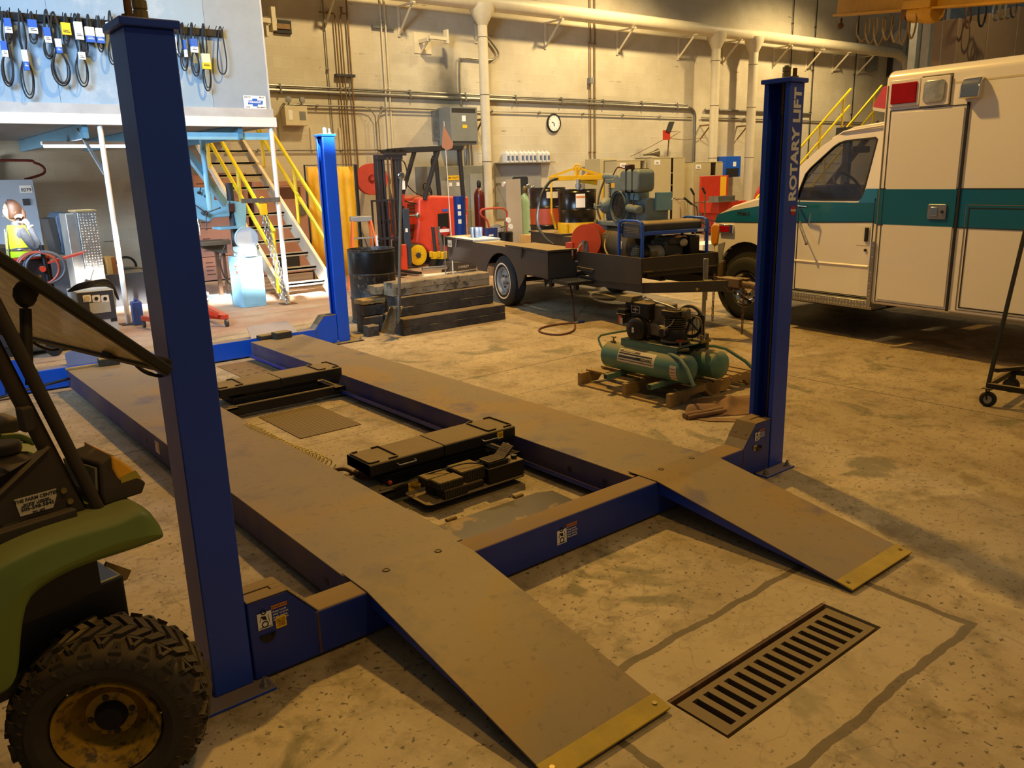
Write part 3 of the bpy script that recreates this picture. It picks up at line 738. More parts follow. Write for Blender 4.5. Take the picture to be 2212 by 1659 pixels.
for k in range(7):
    m = MB(); xx, yy = 1.93+.09*(k % 3), 4.6+.16*(k//3)+.03*(k % 3); m.prism(rrect(xx, yy, xx+.045, yy+.018, .006, 3), .005, .0058)
    q = m.build('plate_slot', 'dark_interior', smooth=0); q.parent = o; q.location = -o.location
m = MB(); m.prism([(1.33, .36), (2.10, .33), (2.11, .62), (2.02, .66), (1.36, .67)], 0, .005)
o = m.build('floor_plate', mat('plate_blue_grey', '5e5850', .35, .35, var=.25, sc=2, col2='8a7450', thr=(.55, .6), sc2=3)); tag(o, 'smooth bluish steel plate lying on the floor between the near jack and the front crossbeam', 'floor plate'); recenter(o)
for x_ in (1.47, 1.92):
    m = MB(); m.prism(arc(0, 0, .014, 0, 180, 8), -.03, .03, ax='x'); q = m.build('plate_hinge', 'hatch_rust'); q.parent = o; q.location = Vector((x_, .69, 0))-o.location
WY = 12.9
def one(m, name, material, label, cat, group=None, bevel=0, smooth=35, rc=True):
    o = m.build(name, material, None, bevel=bevel, smooth=smooth); tag(o, label, cat, group)
    return recenter(o) if rc else o
# exhaust duct with three drops and brackets
dz, dyc, dr = 5.235, 12.42, .16
t = thing('exhaust_duct', 'long cream horizontal exhaust duct near the wall top with three round drop pipes', 'duct', (15, dyc, 0))
O = Vector((15, dyc, 0))
def off(m, o_): m.v = [Vector(v)-o_ for v in m.v]; return m
zz_ = lambda x: dz+.006*(x-10)*.0
m = MB(); m.cyl((3.0, dyc, dz), (28.6, dyc, dz+.22), dr, n=20)
hd = off(m, O).build('horizontal_duct', 'cream_paint', t)
def dzx(x): return dz+.22*(x-3)/25.6
m = MB(); m.tube([(28.6, dyc, dzx(28.6)), (29.2, dyc, dzx(29)), (29.6, dyc, dzx(29)-.15), (29.75, dyc, dzx(29)-.5), (29.75, dyc, 3.2)], dr, 16); off(m, O).build('duct_elbow', 'cream_paint', t)
for x_, r_ in ((10.82, .105), (18.95, .125), (20.7, .135)):
    m = MB(); m.cyl((x_, dyc, .25), (x_, dyc, dzx(x_)-.42), r_, n=18); m.lathe([(r_, 0), (.27, .3), (.27, .42)], 18, Matrix.Translation((x_, dyc, dzx(x_)-.46)))
    d_ = off(m, O).build('drop_pipe', 'cream_paint', t)
    for z_ in (4.6, 3.42, 2.0):
        m = MB(); m.open_lathe([(r_+.002, 0), (r_+.006, .004), (r_+.006, .012), (r_+.002, .016)], 18, Matrix.Translation((x_, dyc, z_))); off(m, O).build('pipe_seam', mat('seam', '7a6a50', .7), d_)
    m = MB(); m.box((x_-.03, dyc+.1, 2.9), (x_+.03, WY-.004, 2.94)); m.bar((x_, WY-.02, 2.55), (x_, dyc+.12, 2.9), .03); off(m, O).build('pipe_bracket', 'pipe_rust', d_)
for x_ in (7.3, 9.0, 11.0, 13.05, 15.5, 17.9, 19.9, 22.4, 24.2, 25.8, 27.4):
    m = MB(); z_ = dzx(x_)-dr-.03; m.box((x_-.03, dyc-.16, z_-.0), (x_+.03, WY-.004, z_+.03)); m.box((x_-.03, WY-.03, z_-.55), (x_+.03, WY-.004, z_)); m.bar((x_, WY-.03, z_-.5), (x_, dyc-.08, z_), .05, .02, (1, 0, 0))
    off(m, O).build('duct_bracket', 'cream_paint', t)
m = MB(); m.box((3.0, dyc-.02, dz-dr-.045), (28.4, dyc+.1, dz-dr-.0)); 
def hconduit(z, x0, x1, r, lab, y=WY-.05, m_='conduit', elbow=None):
    m = MB(); pts = [(x0, y, z), (x1, y, z)]
    if elbow: pts = [(x0, y, z)]+[(x1-.25+.25*math.sin(a*PI/12), y, z-.25+.25*math.cos(a*PI/12)) for a in range(7)]+[(x1, y, elbow)]
    m.tube(pts, r, 8)
    x_ = x0+.6
    while x_ < x1-.4: m.box((x_-.015, y-r-.006, z-r-.012), (x_+.015, WY-.004, z+r+.012)); x_ += 1.45
    return one(m, 'electrical_conduit', m_, lab, 'conduit')
hconduit(3.47, 4.2, 18.3, .022, 'upper thin grey conduit of the two side by side across the back wall')
hconduit(3.38, 4.2, 18.65, .04, 'thick grey conduit across the back wall with an elbow turning down by the cabinets', elbow=1.9)
hconduit(3.13, 6.4, 18.5, .014, 'thin conduit across the back wall just below the thick grey one')
hconduit(2.29, 5.1, 8.9, .014, 'thin low conduit on the back wall behind the yellow stair rails')
hconduit(3.36, 19.1, 24.6, .035, 'grey conduit on the back wall right of the third drop pipe')
hconduit(3.14, 18.95, 28.0, .02, 'thin grey conduit at far right of the back wall, running to the yellow stairs')
def vconduit(x, z0, z1, r, lab, m_='conduit', extra=None, y=WY-.05, name='electrical_conduit', cat='conduit'):
    m = MB(); m.tube([(x, y, z0), (x, y, z1)], r, 8)
    if extra: m.tube(extra, r, 8)
    z_ = z0+.5
    while z_ < z1-.2: m.box((x-r-.012, y-r-.004, z_), (x+r+.012, WY-.004, z_+.02)); z_ += 1.3
    return one(m, name, m_, lab, cat)
vconduit(7.29, 2.0, 9., .012, 'thin grey vertical conduit on the wall left of the brown pipes')
yy_ = WY-.08
m = MB(); m.tube([(7.51, yy_, 1.7), (7.51, yy_, 4.80), (7.49, yy_, 4.84), (7.18, yy_, 4.84)], .016, 8); m.cyl((7.34, yy_, 4.84), (7.42, yy_, 4.84), .028); m.cyl((7.38, yy_, 4.84), (7.38, yy_-.01, 4.92), .008)
one(m, 'gas_pipe', 'pipe_rust', 'left brown vertical pipe, its top turning left to a valve', 'pipe')
m = MB(); m.tube([(7.63, yy_, 1.7), (7.63, yy_, 4.80), (7.66, yy_, 4.86), (7.74, yy_, 4.86)], .016, 8); m.cyl((7.66, yy_, 4.86), (7.66, yy_, 4.96), .02); m.cyl((7.62, yy_, 4.97), (7.70, yy_, 4.97), .008)
one(m, 'gas_pipe', 'pipe_rust', 'middle brown vertical pipe hooking right at a valve near the wall top', 'pipe')
m = MB(); m.tube([(7.78, yy_, 1.7), (7.78, yy_, 9)], .02, 8); one(m, 'gas_pipe', 'pipe_rust', 'right brown vertical pipe running up out of view', 'pipe')
m = MB(); m.box((7.44, WY-.1, 3.69), (7.86, WY-.004, 3.74)); one(m, 'pipe_clamp_rail', 'dark_grey', 'short dark strut rail clamping the three brown pipes', 'strut')
vconduit(8.56, 1.7, 9., .016, 'left of two pale vertical conduits behind the forklift mast', 'cream_paint')
vconduit(8.66, 1.7, 9., .016, 'right of two pale vertical conduits behind the forklift mast', 'cream_paint')
m = MB(); m.box((8.35, WY-.06, 4.66), (8.87, WY-.004, 4.71)); one(m, 'strut_rail', 'steel', 'short steel strut rail crossing the two pale vertical conduits', 'strut')
vconduit(14.5, 1.7, 9., .016, 'left of two thin vertical pipes on the bright wall above the cabinets', 'pipe_rust')
vconduit(14.66, 1.7, 9., .016, 'right of two thin vertical pipes on the bright wall above the cabinets', 'pipe_rust')
m = MB(); m.box((14.44, WY-.12, 3.86), (14.56, WY-.004, 4.0)); one(m, 'junction_box', 'grey', 'small grey junction box on the thin vertical pipes above the conduits', 'junction box')
for x_, lab in ((23.3, 'vertical cable left of the near right lift column top, high on the wall'), (24.6, 'vertical cable just right of the lettered lift column, high on the wall'), (27.2, 'vertical cable rising from the wall toward the crane beam')):
    vconduit(x_, 1.6, 9., .015, lab, 'black')
# two arched conduit drops beside the emergency light
for pts, lab in (([(8.6, 2.0), (8.25, 2.0), (8.25, 2.95), (8.15, 3.09), (8.0, 3.13), (6.9, 3.13), (6.35, 3.13), (6.2, 3.05), (6.12, 2.9), (6.12, 2.3)], 'thin conduit arching over the emergency light box and down at both sides'),
                 ([(8.32, 1.9), (8.32, 2.95), (8.42, 3.09), (8.56, 3.13), (9.8, 3.13)], 'thin conduit arching right toward the grey transformer')):
    m = MB(); m.tube([(a, WY-.1, b) for a, b in pts], .012, 8); one(m, 'electrical_conduit', 'conduit', lab, 'conduit')
m = MB(); m.tube(smoothpath([(10.95, WY-.05, 5.0), (11.55, WY-.05, 4.45), (11.5, WY-.05, 4.3), (11.3, WY-.05, 4.22), (10.6, WY-.05, 4.22), (10.48, WY-.05, 4.1), (10.48, WY-.05, 3.3), (10.7, WY-.05, 2.6), (10.72, WY-.05, 1.2)], 5), .022, 8)
one(m, 'flexible_conduit', 'conduit', 'grey conduit looping behind the left drop pipe and down to the switchgear', 'conduit')
# emergency light box
t = thing('emergency_light', 'beige emergency light box with two round lamp heads on the back wall', 'emergency light', (6.5, WY, 2.74))
m = MB(); m.box((-.26, -.2, 0), (.2, 0, .36)); b_ = m.build('battery_box', 'cream_paint', t, bevel=.006)
m = MB(); m.box((-.19, -.203, .1), (-.11, -.2, .28)); m.build('paper_label', 'white_label', b_)
m = MB(); m.box((0.03, -.203, .1), (.16, -.2, .26)); m.build('test_window', 'grey', b_)
for x_ in (-.12, .14):
    m = MB(); m.cyl((x_, -.1, .36), (x_, -.1, .42), .015); m.lathe([(.02, 0), (.055, .03), (.062, .07), (.05, .075)], 16, axm((x_, -.06, .47), (.3 if x_ > 0 else -.2, -1, .1))); m.build('lamp_head', 'wall_grey_board', t)
for x_, z0, z1, lab in ((6.83, 2.3, 2.72, 'small white strip of trunking right of the emergency light'), (7.45, 2.3, 2.72, 'short pale trunking strip left of the brown pipes')):
    m = MB(); m.box((x_-.02, WY-.04, z0), (x_+.02, WY, z1)); one(m, 'cable_trunking', 'cream_paint', lab, 'trunking')
# wall brackets
t = thing('wall_bracket', 'beige wall bracket with upright lip on a square plate, left of the middle drop', 'bracket', (9.6, WY, 4.25))
m = MB(); m.box((-.25, -.02, 0), (.18, 0, .42)); m.build('wall_plate', 'cream_paint', t, bevel=.004)
m = MB(); m.box((-.14, -.36, .2), (-.06, 0, .27)); m.bar((-.1, -.02, .0), (-.1, -.3, .2), .05, .02, (1, 0, 0)); m.build('bracket_arm', 'cream_paint', t)
m = MB(); m.box((-.12, -.42, .24), (.34, -.34, .3)); m.box((.3, -.44, .18), (.35, -.32, .45)); m.build('upright_lip', 'cream_paint', t)
t = thing('wall_bracket', 'beige wall bracket with upright lip beside a hole in the wall, near the blue-grey panel', 'bracket', (6.1, WY, 4.3))
m = MB(); m.box((-.5, -.3, .22), (.1, -.22, .3)); m.box((.0, -.32, .1), (.08, -.2, .5)); m.box((-.1, -.26, .0), (-.05, 0, .25)); m.build('bracket_arm', 'cream_paint', t)
m = MB(); m.box((.16, -.05, .1), (.5, .01, .34)); m.build('wall_opening', 'dark_interior', t, bevel=.01)
m = MB(); m.box((.1, -.07, .18), (.46, -.04, .27)); m.build('hanger_block', 'pipe_rust', t)
# transformer
t = thing('transformer', 'grey ventilated transformer cabinet mounted high on the wall behind the forklift', 'transformer', (10.2, WY, 2.38))
m = MB(); m.box((-.34, -.5, 0), (.38, -.06, .78)); b_ = m.build('enclosure', 'transformer_grey', t, bevel=.006)
m = MB(); m.box((-.1-.2, -.505, .66), (.33, -.5, .75)); m.box((-.3, -.505, .02), (.33, -.5, .07)); m.build('vent_slot', 'dark_interior', b_)
m = MB(); m.box((-.04, -.504, .48), (.06, -.5, .6)); m.build('rating_label', 'white_label', b_)
m = MB(); m.box((-.03, -.504, .34), (.09, -.5, .41)); m.build('voltage_label', 'label_yellow', b_)
m = MB(); m.box((-.5, -.06, .1), (-.36, -.0, .72)); m.box((-.36, -.06, .0), (.38, 0, .78)); m.build('mounting_rail', 'steel', t)
# clock
t = thing('wall_clock', 'round wall clock with dark rim and white dial', 'clock', (13.27, WY, 2.90), rx=PI/2)
m = MB(); m.lathe([(0, 0), (.21, 0), (.222, .02), (.218, .05), (.195, .055), (.19, .035), (0, .035)], 36); m.build('rim', 'black', t)
m = MB(); m.lathe([(0, .036), (.188, .036), (.188, .04), (0, .04)], 36); dl = m.build('dial', 'white_label', t)
for h in range(12):
    a = h*PI/6; text('numeral', str(h or 12), .045, fm((.155*math.sin(a), .155*math.cos(a), .041), (1, 0, 0), (0, 1, 0)), 'ink', dl, .0005)
for a, l, w in ((math.radians(-72), .085, .012), (math.radians(178), .08, .009)):
    m = MB(); m.bar((0, 0, .045), (l*math.sin(a), l*math.cos(a), .045), w, .003, (0, 0, 1)); m.build('clock_hand', 'ink', t)
m = MB(); m.prism([(-.008, .0), (.008, 0), (.02, -.06), (-.02, -.06)], .041, .043); m.build('dial_print', 'label_blue', dl)
# switchgear
t = thing('switchgear_cabinet', 'wide grey electrical switchgear cabinet with two rotary handles behind the forklift', 'electrical cabinet', (9.95, WY-.25, 0))
m = MB(); m.box((-.75, -.25, .35), (.75, .25, 1.93)); b_ = m.build('enclosure', 'transformer_grey', t, bevel=.008)
m = MB(); m.box((-.42, -.262, .55), (.22, -.25, 1.62)); b2 = m.build('switch_panel', mat('panel_grey', '95958e', .5, var=.08), t, bevel=.004)
m = MB(); m.box((.36, -.262, .45), (.7, -.25, 1.75)); m.build('side_door', mat('panel_grey', ''), t, bevel=.004)
m = MB(); m.box((-.26, -.266, 1.63), (.06, -.26, 1.73)); m.build('voltage_label', 'label_yellow', b_)
text('voltage_words', '480 VOLTS', .06, fm((-.1, -.268, 1.68), (1, 0, 0), (0, 0, 1)), 'ink', b_, .0005)
for x_ in (-.24, .06):
    m = MB(); m.lathe([(.07, 0), (.06, .03), (0, .03)], 16, axm((x_, -.262, 1.2), (0, -1, 0))); m.bar((x_, -.31, 1.2), (x_+.1, -.31, 1.14), .03, .03); m.build('rotary_handle', 'steel', b2)
for x_ in (-.18, .02):
    m = MB(); m.box((x_-.04, -.268, 1.5), (x_+.04, -.262, 1.58)); m.build('panel_meter', 'white_label', b2)
m = MB(); m.box((-.8, -.25, .1), (-.76, 0, 1.4)); m.cyl((.25, 0, 1.93), (.25, 0, 2.35), .03); m.cyl((.45, 0, 1.93), (.45, 0, 2.3), .03); m.build('cable_riser', 'conduit', t)
m = MB(); m.lathe([(.06, 0), (.065, .1), (.055, .16), (.03, .19), (.035, .22), (0, .23)], 14); o = m.build('spray_bottle', 'black'); o.location = (9.5, WY-.3, 1.93); tag(o, 'small black bottle standing on top of the switchgear cabinet', 'bottle')
# grey notice board with mirror, shelf of jugs
t = thing('wall_board', 'grey painted wall board with a mirror, under the shelf of white jugs', 'wall board', (12.2, WY, 0))
m = MB(); m.box((-.8, -.03, .7), (.62, 0, 1.97)); m.build('board', 'wall_grey_board', t)
m = MB(); m.prism(rrect(-.3, .85, .18, 1.66, .05), -.05, -.03, ax='y'); m.build('mirror', mat('mirror', 'b8b4a8', .04, 1., var=0), t)
m = MB(); m.box((-.8, -.2, 1.97), (.95, 0, 1.99)); m.build('shelf', 'wall_grey_board', t)
def jug():
    j = empty('oil_jug')
    m = MB(); m.prism(rrect(-.05, -.09, .05, .09, .015), 0, .2); m.add([(-.05, -.09, .2), (.05, -.09, .2), (.05, .09, .2), (-.05, .09, .2), (-.02, -.02, .25), (.02, -.02, .25), (.02, .02, .25), (-.02, .02, .25)], [(0, 1, 5, 4), (1, 2, 6, 5), (2, 3, 7, 6), (3, 0, 4, 7)])
    m.build('bottle', 'jug_white', j, bevel=.004); m = MB(); m.cyl((0, 0, .25), (0, 0, .275), .02); m.build('cap', 'jug_white', j)
    m = MB(); m.box((-.032, -.0925, .04), (.032, -.0905, .15)); m.build('label_patch', mat('label_slate', '5a6a88', .5, var=0), j)
    return j
jj = jug(); k_ = 0
for i in range(10):
    o = jj if i == 0 else dup(jj)
    o.location = (11.68+i*.128+(.05 if i > 2 else 0)+(.06 if i > 6 else 0), WY-.1, 1.99)
    tag(o, 'white plastic oil jug in the row on the wall shelf above the grey board', 'jug', 'white oil jugs on the wall shelf')
m = MB(); m.cyl((-.05, 0, 0), (.24, 0, 0), .055, n=18); o = m.build('paper_towel_roll', mat('towel', 'f0e2dc', .8, var=.03)); o.location = (11.45, WY-.3, 1.5); tag(o, 'white paper towel roll on a holder beside the left drop pipe', 'paper towel roll')
m = MB(); m.box((-.03, -.22, 1.47), (-.01, .3, 1.53)); o2 = m.build('roll_holder', 'steel', o); o2.location = (0, 0, -1.5)
# red cable reel on the wall
t = thing('cable_reel', 'rust red hose reel mounted on the wall left of the forklift mast', 'reel', (7.72, 12.2, 1.70), rz=-.35)
for y_, r_ in ((-.13, .3), (.13, .3)):
    m = MB(); m.lathe([(.09, -.008), (r_, -.008), (r_+.008, 0), (r_, .008), (.09, .008), (.09, -.008)], 32, axm((0, y_, 0), (0, -1, 0))); m.build('reel_flange', 'reel_red', t)
m = MB(); m.open_lathe([(.1, -.13), (.1, .13)], 20, axm((0, 0, 0), (0, -1, 0)));
for r_ in (.13, .155, .18):
    for k in range(8): m.torus((0, -.11+k*.03, 0), r_, .014, (0, 1, 0), 20, 6)
m.build('wound_cable', 'rusty', t)
m = MB(); m.box((-.03, .1, -.05), (.03, .72, .05)); m.cyl((0, -.16, 0), (0, .12, 0), .03); m.build('reel_bracket', 'reel_red', t)
m = MB(); m.tube(smoothpath([(8.0, 12.0, 1.5), (8.0, 11.9, 1.2), (8.0, 11.8, .95), (7.75, 11.8, .8), (7.72, 11.8, .3), (7.75, 11.8, .05)]), .02, 8); one(m, 'power_cable', 'black', 'black cable hanging from the red wall reel to the floor', 'cable')

MY = 8.5
t = thing('mezzanine', 'white-edged raised deck on slim white posts carrying the blue-grey panelled room', 'mezzanine', (0, MY, 0))
O = Vector((0, MY, 0))
def A(m, nm, mt, par=None, **k): return off(m, O).build(nm, mt, par or t, **k)
m = MB(); m.box((-7, MY, 2.455), (4.13, WY, 2.53)); m.box((4.13, 12.15, 2.455), (5.1, WY, 2.53)); A(m, 'deck', 'grey')
m = MB(); m.box((-7, MY-.05, 2.43), (4.13, MY, 2.555)); m.box((4.13, MY-.05, 2.43), (4.17, 12.1, 2.555)); A(m, 'edge_beam', 'white_paint', bevel=.003)
m = MB(); m.box((-7, MY-.04, 2.555), (4.14, MY+.02, 2.665)); A(m, 'kick_board', mat('kick_board', 'b4b2ae', .6, var=.2, sc=3), bevel=.003)
m = MB()
for k in range(12): m.box((-6.8+k*.95, MY+.02, 2.28), (-6.74+k*.95, WY-.05, 2.45))
A(m, 'deck_joist', 'machine_blue_dark')
for x0, x1, mm in ((-7, 1.56, 'panel_blue'), (1.563, 2.49, 'panel_blue'), (2.493, 3.35, 'panel_blue'), (3.353, 4.11, mat('panel_grey_blue', '8c98a2', .55, var=.08).name)):
    m = MB(); m.box((x0, MY, 2.66), (x1, MY+.05, 6.5)); A(m, 'wall_panel', mm, bevel=.002)
m = MB(); m.box((4.06, MY+.05, 2.53), (4.11, 12.1, 6.5)); A(m, 'wall_panel', 'panel_grey_blue')
m = MB(); m.box((4.105, MY-.006, 2.66), (4.13, MY+.08, 6.5)); A(m, 'corner_trim', 'light_grey')
for x_, ln in ((4.11, 0), (1.945, .12), (-.6, .1)):
    m = MB(); m.cyl((x_, MY+.02, .005), (x_-(.13 if ln else .0)*0, MY+.02, 2.43), .032, n=14); p_ = A(m, 'support_post', 'white_paint')
    m = MB(); m.box((x_-.1, MY-.08, 0), (x_+.1, MY+.12, .008)); A(m, 'foot_plate', 'rusty', p_)
for a, b in (((3.0, MY+.06, 2.36), (4.05, MY+.9, .95)), ((2.6, MY+.1, 2.4), (1.9, MY+.35, 1.9))):
    pass
m = MB(); m.bar((2.85, 8.75, 2.38), (3.72, 9.5, 1.42), .05, .11); m.bar((2.65, 8.95, 2.36), (3.4, 9.9, 1.3), .03, .05); A(m, 'diagonal_brace', 'machine_blue')
m = MB(); m.cyl((3.35, 9.1, 1.35), (3.35, 9.1, 2.3), .035); m.box((2.6, MY+.05, 2.27), (4.1, MY+.12, 2.36)); A(m, 'hanger_post', 'machine_blue')
m = MB(); m.bar((1.75, MY+.25, 2.4), (1.93, MY+.04, 1.85), .06, .012); A(m, 'gusset_brace', 'grey')
# number plate
t = thing('licence_plate', 'white dealer plate with blue bow-tie emblem at the panel corner', 'plate', (3.905, MY-.012, 2.665))
m = MB(); m.prism(rrect(-.155, 0, .155, .165, .012), -.002, .0, ax='y'); pl_ = m.build('plate', 'white_label', t)
for w_, x_, z_, s_ in (('SNOW', -.1, .145, .03), ('BRAY', .1, .145, .03), ('AZTEC', -.1, .018, .02), ('NEW MEXICO', .08, .018, .02)):
    text('plate_word', w_, s_, fm((x_, -.003, z_), (1, 0, 0), (0, 0, 1)), 'ink', pl_, .0005, bold=.0006)
m = MB(); m.prism([(-.10, .055), (-.035, .055), (-.035, .03), (.035, .03), (.035, .055), (.10, .055), (.115, .105), (.035, .105), (.035, .13), (-.035, .13), (-.035, .105), (-.085, .105)], -.004, -.002, ax='y'); m.build('emblem', 'label_blue', pl_)
text('emblem_word', 'CHEVROLET', .031, fm((0, -.005, .081), (1, 0, 0), (0, 0, 1)), 'white_label', pl_, .0005, bold=.0008)
# belt rail and belts
m = MB(); m.box((.6, MY-.05, 3.53), (3.56, MY, 3.61))
for k in range(34): m.cyl((.65+k*.088, MY-.03, 3.6), (.65+k*.088, MY-.09, 3.645), .005, n=6)
rail = one(m, 'belt_rail', 'black', 'long black hook rail on the blue-grey panel holding the drive belts', 'hook rail')
BL = [(15, 24, 18, 95, 16, (7, 38, 28, 72), 'label_blue', 'white_label', 'short belt with white and navy sleeve, second from the photo left edge'),
 (6, 26, 18, 187, 34, (1, 88, 19, 123), 'label_blue', 'white_label', 'belt hanging at the very left edge, thick round loop and white sleeve'),
 (41, 24, 63, 213, 38, (46, 107, 65, 152), 'white_label', 'label_blue', 'longest belt on the rail, with a white over blue sleeve'),
 (66, 26, 72, 95, 22, (59, 41, 83, 73), 'label_blue', 'white_label', 'short belt with blue over white square sleeve, right of the longest belt'),
 (97, 22, 105, 128, 28, (93, 58, 113, 93), 'label_blue', 'white_label', 'thick bundled belt coil with blue and white sleeve'),
 (112, 27, 135, 186, 56, (118, 83, 136, 115), 'white_label', 'label_blue', 'widest belt loop hanging low, pale sleeve, left of the yellow-sleeved belt'),
 (140, 30, 142, 97, 18, (131, 48, 155, 76), 'label_yellow', 'label_yellow', 'short belt in a bright yellow square sleeve'),
 (160, 30, 180, 188, 38, (169, 112, 186, 129), 'white_label', 'white_label', 'long belt with round lower loop just left of the tall blue column'),
 (167, 30, 184, 117, 22, (159, 46, 182, 86), 'white_label', 'white_label', 'belt in a tall white sleeve right of the yellow one'),
 (188, 32, 196, 97, 20, (183, 57, 207, 92), 'white_label', 'label_blue', 'first of two belts in white sleeves with blue lower edge'),
 (211, 35, 217, 113, 18, (206, 60, 228, 94), 'white_label', 'label_blue', 'second belt in white sleeve with blue lower edge, nearer the blue column'),
 (235, 24, 242, 140, 24, (229, 47, 243, 60), 'white_label', 'white_label', 'belt half hidden by the tall blue column at its left'),
 (385, 48, 388, 125, 24, (378, 80, 384, 115), 'white_label', 'white_label', 'belt half hidden by the tall blue column at its right'),
 (392, 50, 397, 153, 26, (396, 85, 406, 123), 'label_blue', 'white_label', 'belt with narrow blue and white sleeve, first clear one right of the column'),
 (412, 50, 422, 165, 28, (411, 83, 429, 114), 'label_blue', 'white_label', 'belt with blue-edged white sleeve, left of the yellow and cream sleeve'),
 (437, 52, 447, 197, 30, (435, 115, 457, 150), 'cream_paint', 'label_yellow', 'belt with cream over yellow sleeve, lowest hanging right of the column'),
 (474, 58, 479, 161, 34, None, None, None, 'bare belt loop without sleeve at the right end of the rail')]
for bi, (hx, hy, bx_, by_, w, lr, c1, c2, lab) in enumerate(BL):
    top = P(hx, hy, y=MY-.07); bot = P(bx_, by_, y=MY-.05); wd = w*.00535
    t = thing('drive_belt', lab, 'belt', (top.x, MY-.07, bot.z), group='drive belts hanging on the hook rail')
    H = top.z-bot.z; dxx = bot.x-top.x
    def loop(hw, hh, dx0, yo, rr, pinch):
        pts = []
        for k in range(40):
            a = 2*PI*k/40; s, c = math.sin(a), math.cos(a)
            zf = (1-c)/2        # 0 top .. 1 bottom
            ww = hw*(.32+.68*zf**1.6)*(1-pinch*math.exp(-((zf-.5)/.14)**2))
            pts.append((dx0*zf+ww*s, yo, H-(H-hh)*0-zf*(H-hh)))
        m_ = MB(); m_.tube(pts, rr, 6, True); return m_
    pin = .75 if (lr and H > .5) else (.4 if lr else .0)
    loop(wd/2, 0, dxx, -.02, .0085, pin).build('belt_strand', 'black_rubber', t)
    if lr: loop(wd/2*.72, .035, dxx*.9, -.035, .007, pin).build('belt_strand', 'black_rubber', t)
    if bi in (1, 4, 5): loop(wd/2*.9, .02, dxx*.95, -.05, .009, pin).build('belt_strand', 'black_rubber', t)
    if lr:
        a = P(lr[0], lr[1], y=MY-.14); b = P(lr[2], lr[3], y=MY-.14); zm = b.z+(a.z-b.z)*.42
        xl, xr = a.x-top.x, b.x-top.x; sk = (b.z-a.z)*0
        m_ = MB(); m_.box((xl, -.075, zm-bot.z), (xr, -.03, a.z-bot.z)); m_.build('sleeve', c1, t, bevel=.002)
        m_ = MB(); m_.box((xl, -.0755, b.z-bot.z), (xr, -.03, zm-bot.z)); sl_ = m_.build('sleeve_band', c2, t, bevel=.002)
        m_ = MB(); z_ = b.z+(a.z-b.z)*.2-bot.z
        m_.box((xl+.012, -.0765, z_), (xr-.012, -.0755, z_+.008)); m_.box((xl+.012, -.0765, z_+.018), (xr-.025, -.0755, z_+.024)); m_.build('sleeve_print', 'ink' if c2 != 'label_blue' else 'white_label', sl_)
# stairs
t = thing('steel_stairs', 'steep open steel stairs with bright yellow handrails climbing behind the deck', 'stairs', (4.65, 9.0, 0))
O = Vector((4.65, 9.0, 0)); SX0, SX1 = 4.25, 5.03
sy = lambda z: 8.93+z*1.235
for x_ in (SX0, SX1):
    m = MB(); m.prism([(sy(0)-.05, 0), (sy(0)+.18, 0), (sy(2.5)+.2, 2.5), (sy(2.6)-.02, 2.6), (sy(.05)-.09, .17)], x_-.004, x_+.004, ax='x')
    s_ = 1 if x_ == SX0 else -1
    m.prism([(sy(.05)-.09, .165), (sy(2.6)-.02, 2.595), (sy(2.6)-.02, 2.605), (sy(.05)-.09, .175)], min(x_, x_-s_*.05), max(x_, x_-s_*.05), ax='x')
    A(m, 'stringer', mat('stringer_steel', 'e8d8be', .5, 0, var=.2, sc=3))
for k in range(12):
    z_ = .2+k*.205; m = MB(); m.box((SX0, sy(z_)-.02, z_-.03), (SX1, sy(z_)+.2, z_)); m.box((SX0, sy(z_)-.02, z_-.05), (SX1, sy(z_)-.014, z_)); A(m, 'tread', mat('tread_steel', 'b8b0a0', .5, .1, var=.3), bevel=.002)
for x_, z0, z1, lows in ((SX0-.05, .15, 2.4, True), (SX1+.1, .9, 2.62, False)):
    for h in (.55, .95):
        m = MB(); za = .05 if lows else .0
        m.bar((x_, sy(za)-.02, za+h), (x_, sy(2.55), 2.55+h), .045); A(m, 'handrail', 'rail_yellow', bevel=.004)
    for z_ in (.05, .95, 1.9):
        m = MB(); m.bar((x_, sy(z_)+.02, z_+.05), (x_, sy(z_)+.02, z_+.95), .045); A(m, 'rail_post', 'rail_yellow', bevel=.004)

t = thing('batten_lamp', 'glowing white fluorescent batten lamp under the deck', 'lamp', (2.05, 9.4, 2.24))
m = MB(); m.box((-.6, -.06, 0), (.6, .06, .04)); m.build('lamp_body', 'white_label', t)
m = MB(); m.cyl((-.58, 0, -.02), (.58, 0, -.02), .016, n=12); m.build('lamp_tube', 'tube_glow', t)
m = MB(); m.tube(smoothpath([(-3, 12.6, 2.15), (1.3, 12.6, 2.15), (1.9, 12.6, 2.1), (2.0, 12.6, 1.95), (1.7, 12.55, 1.85)]), .02, 8)
one(m, 'red_pipe', mat('dark_red', '6a2418', .5), 'dark red pipe running under the deck along the back wall', 'pipe')
m = MB(); m.tube(smoothpath([(1.45, WY-.06, 2.2), (1.32, WY-.06, 2.05), (1.3, WY-.06, 1.4), (1.45, WY-.06, .1)]), .045, 10); one(m, 'drain_pipe', 'white_paint', 'white pipe running down the wall under the deck beside the tall cabinet', 'pipe')
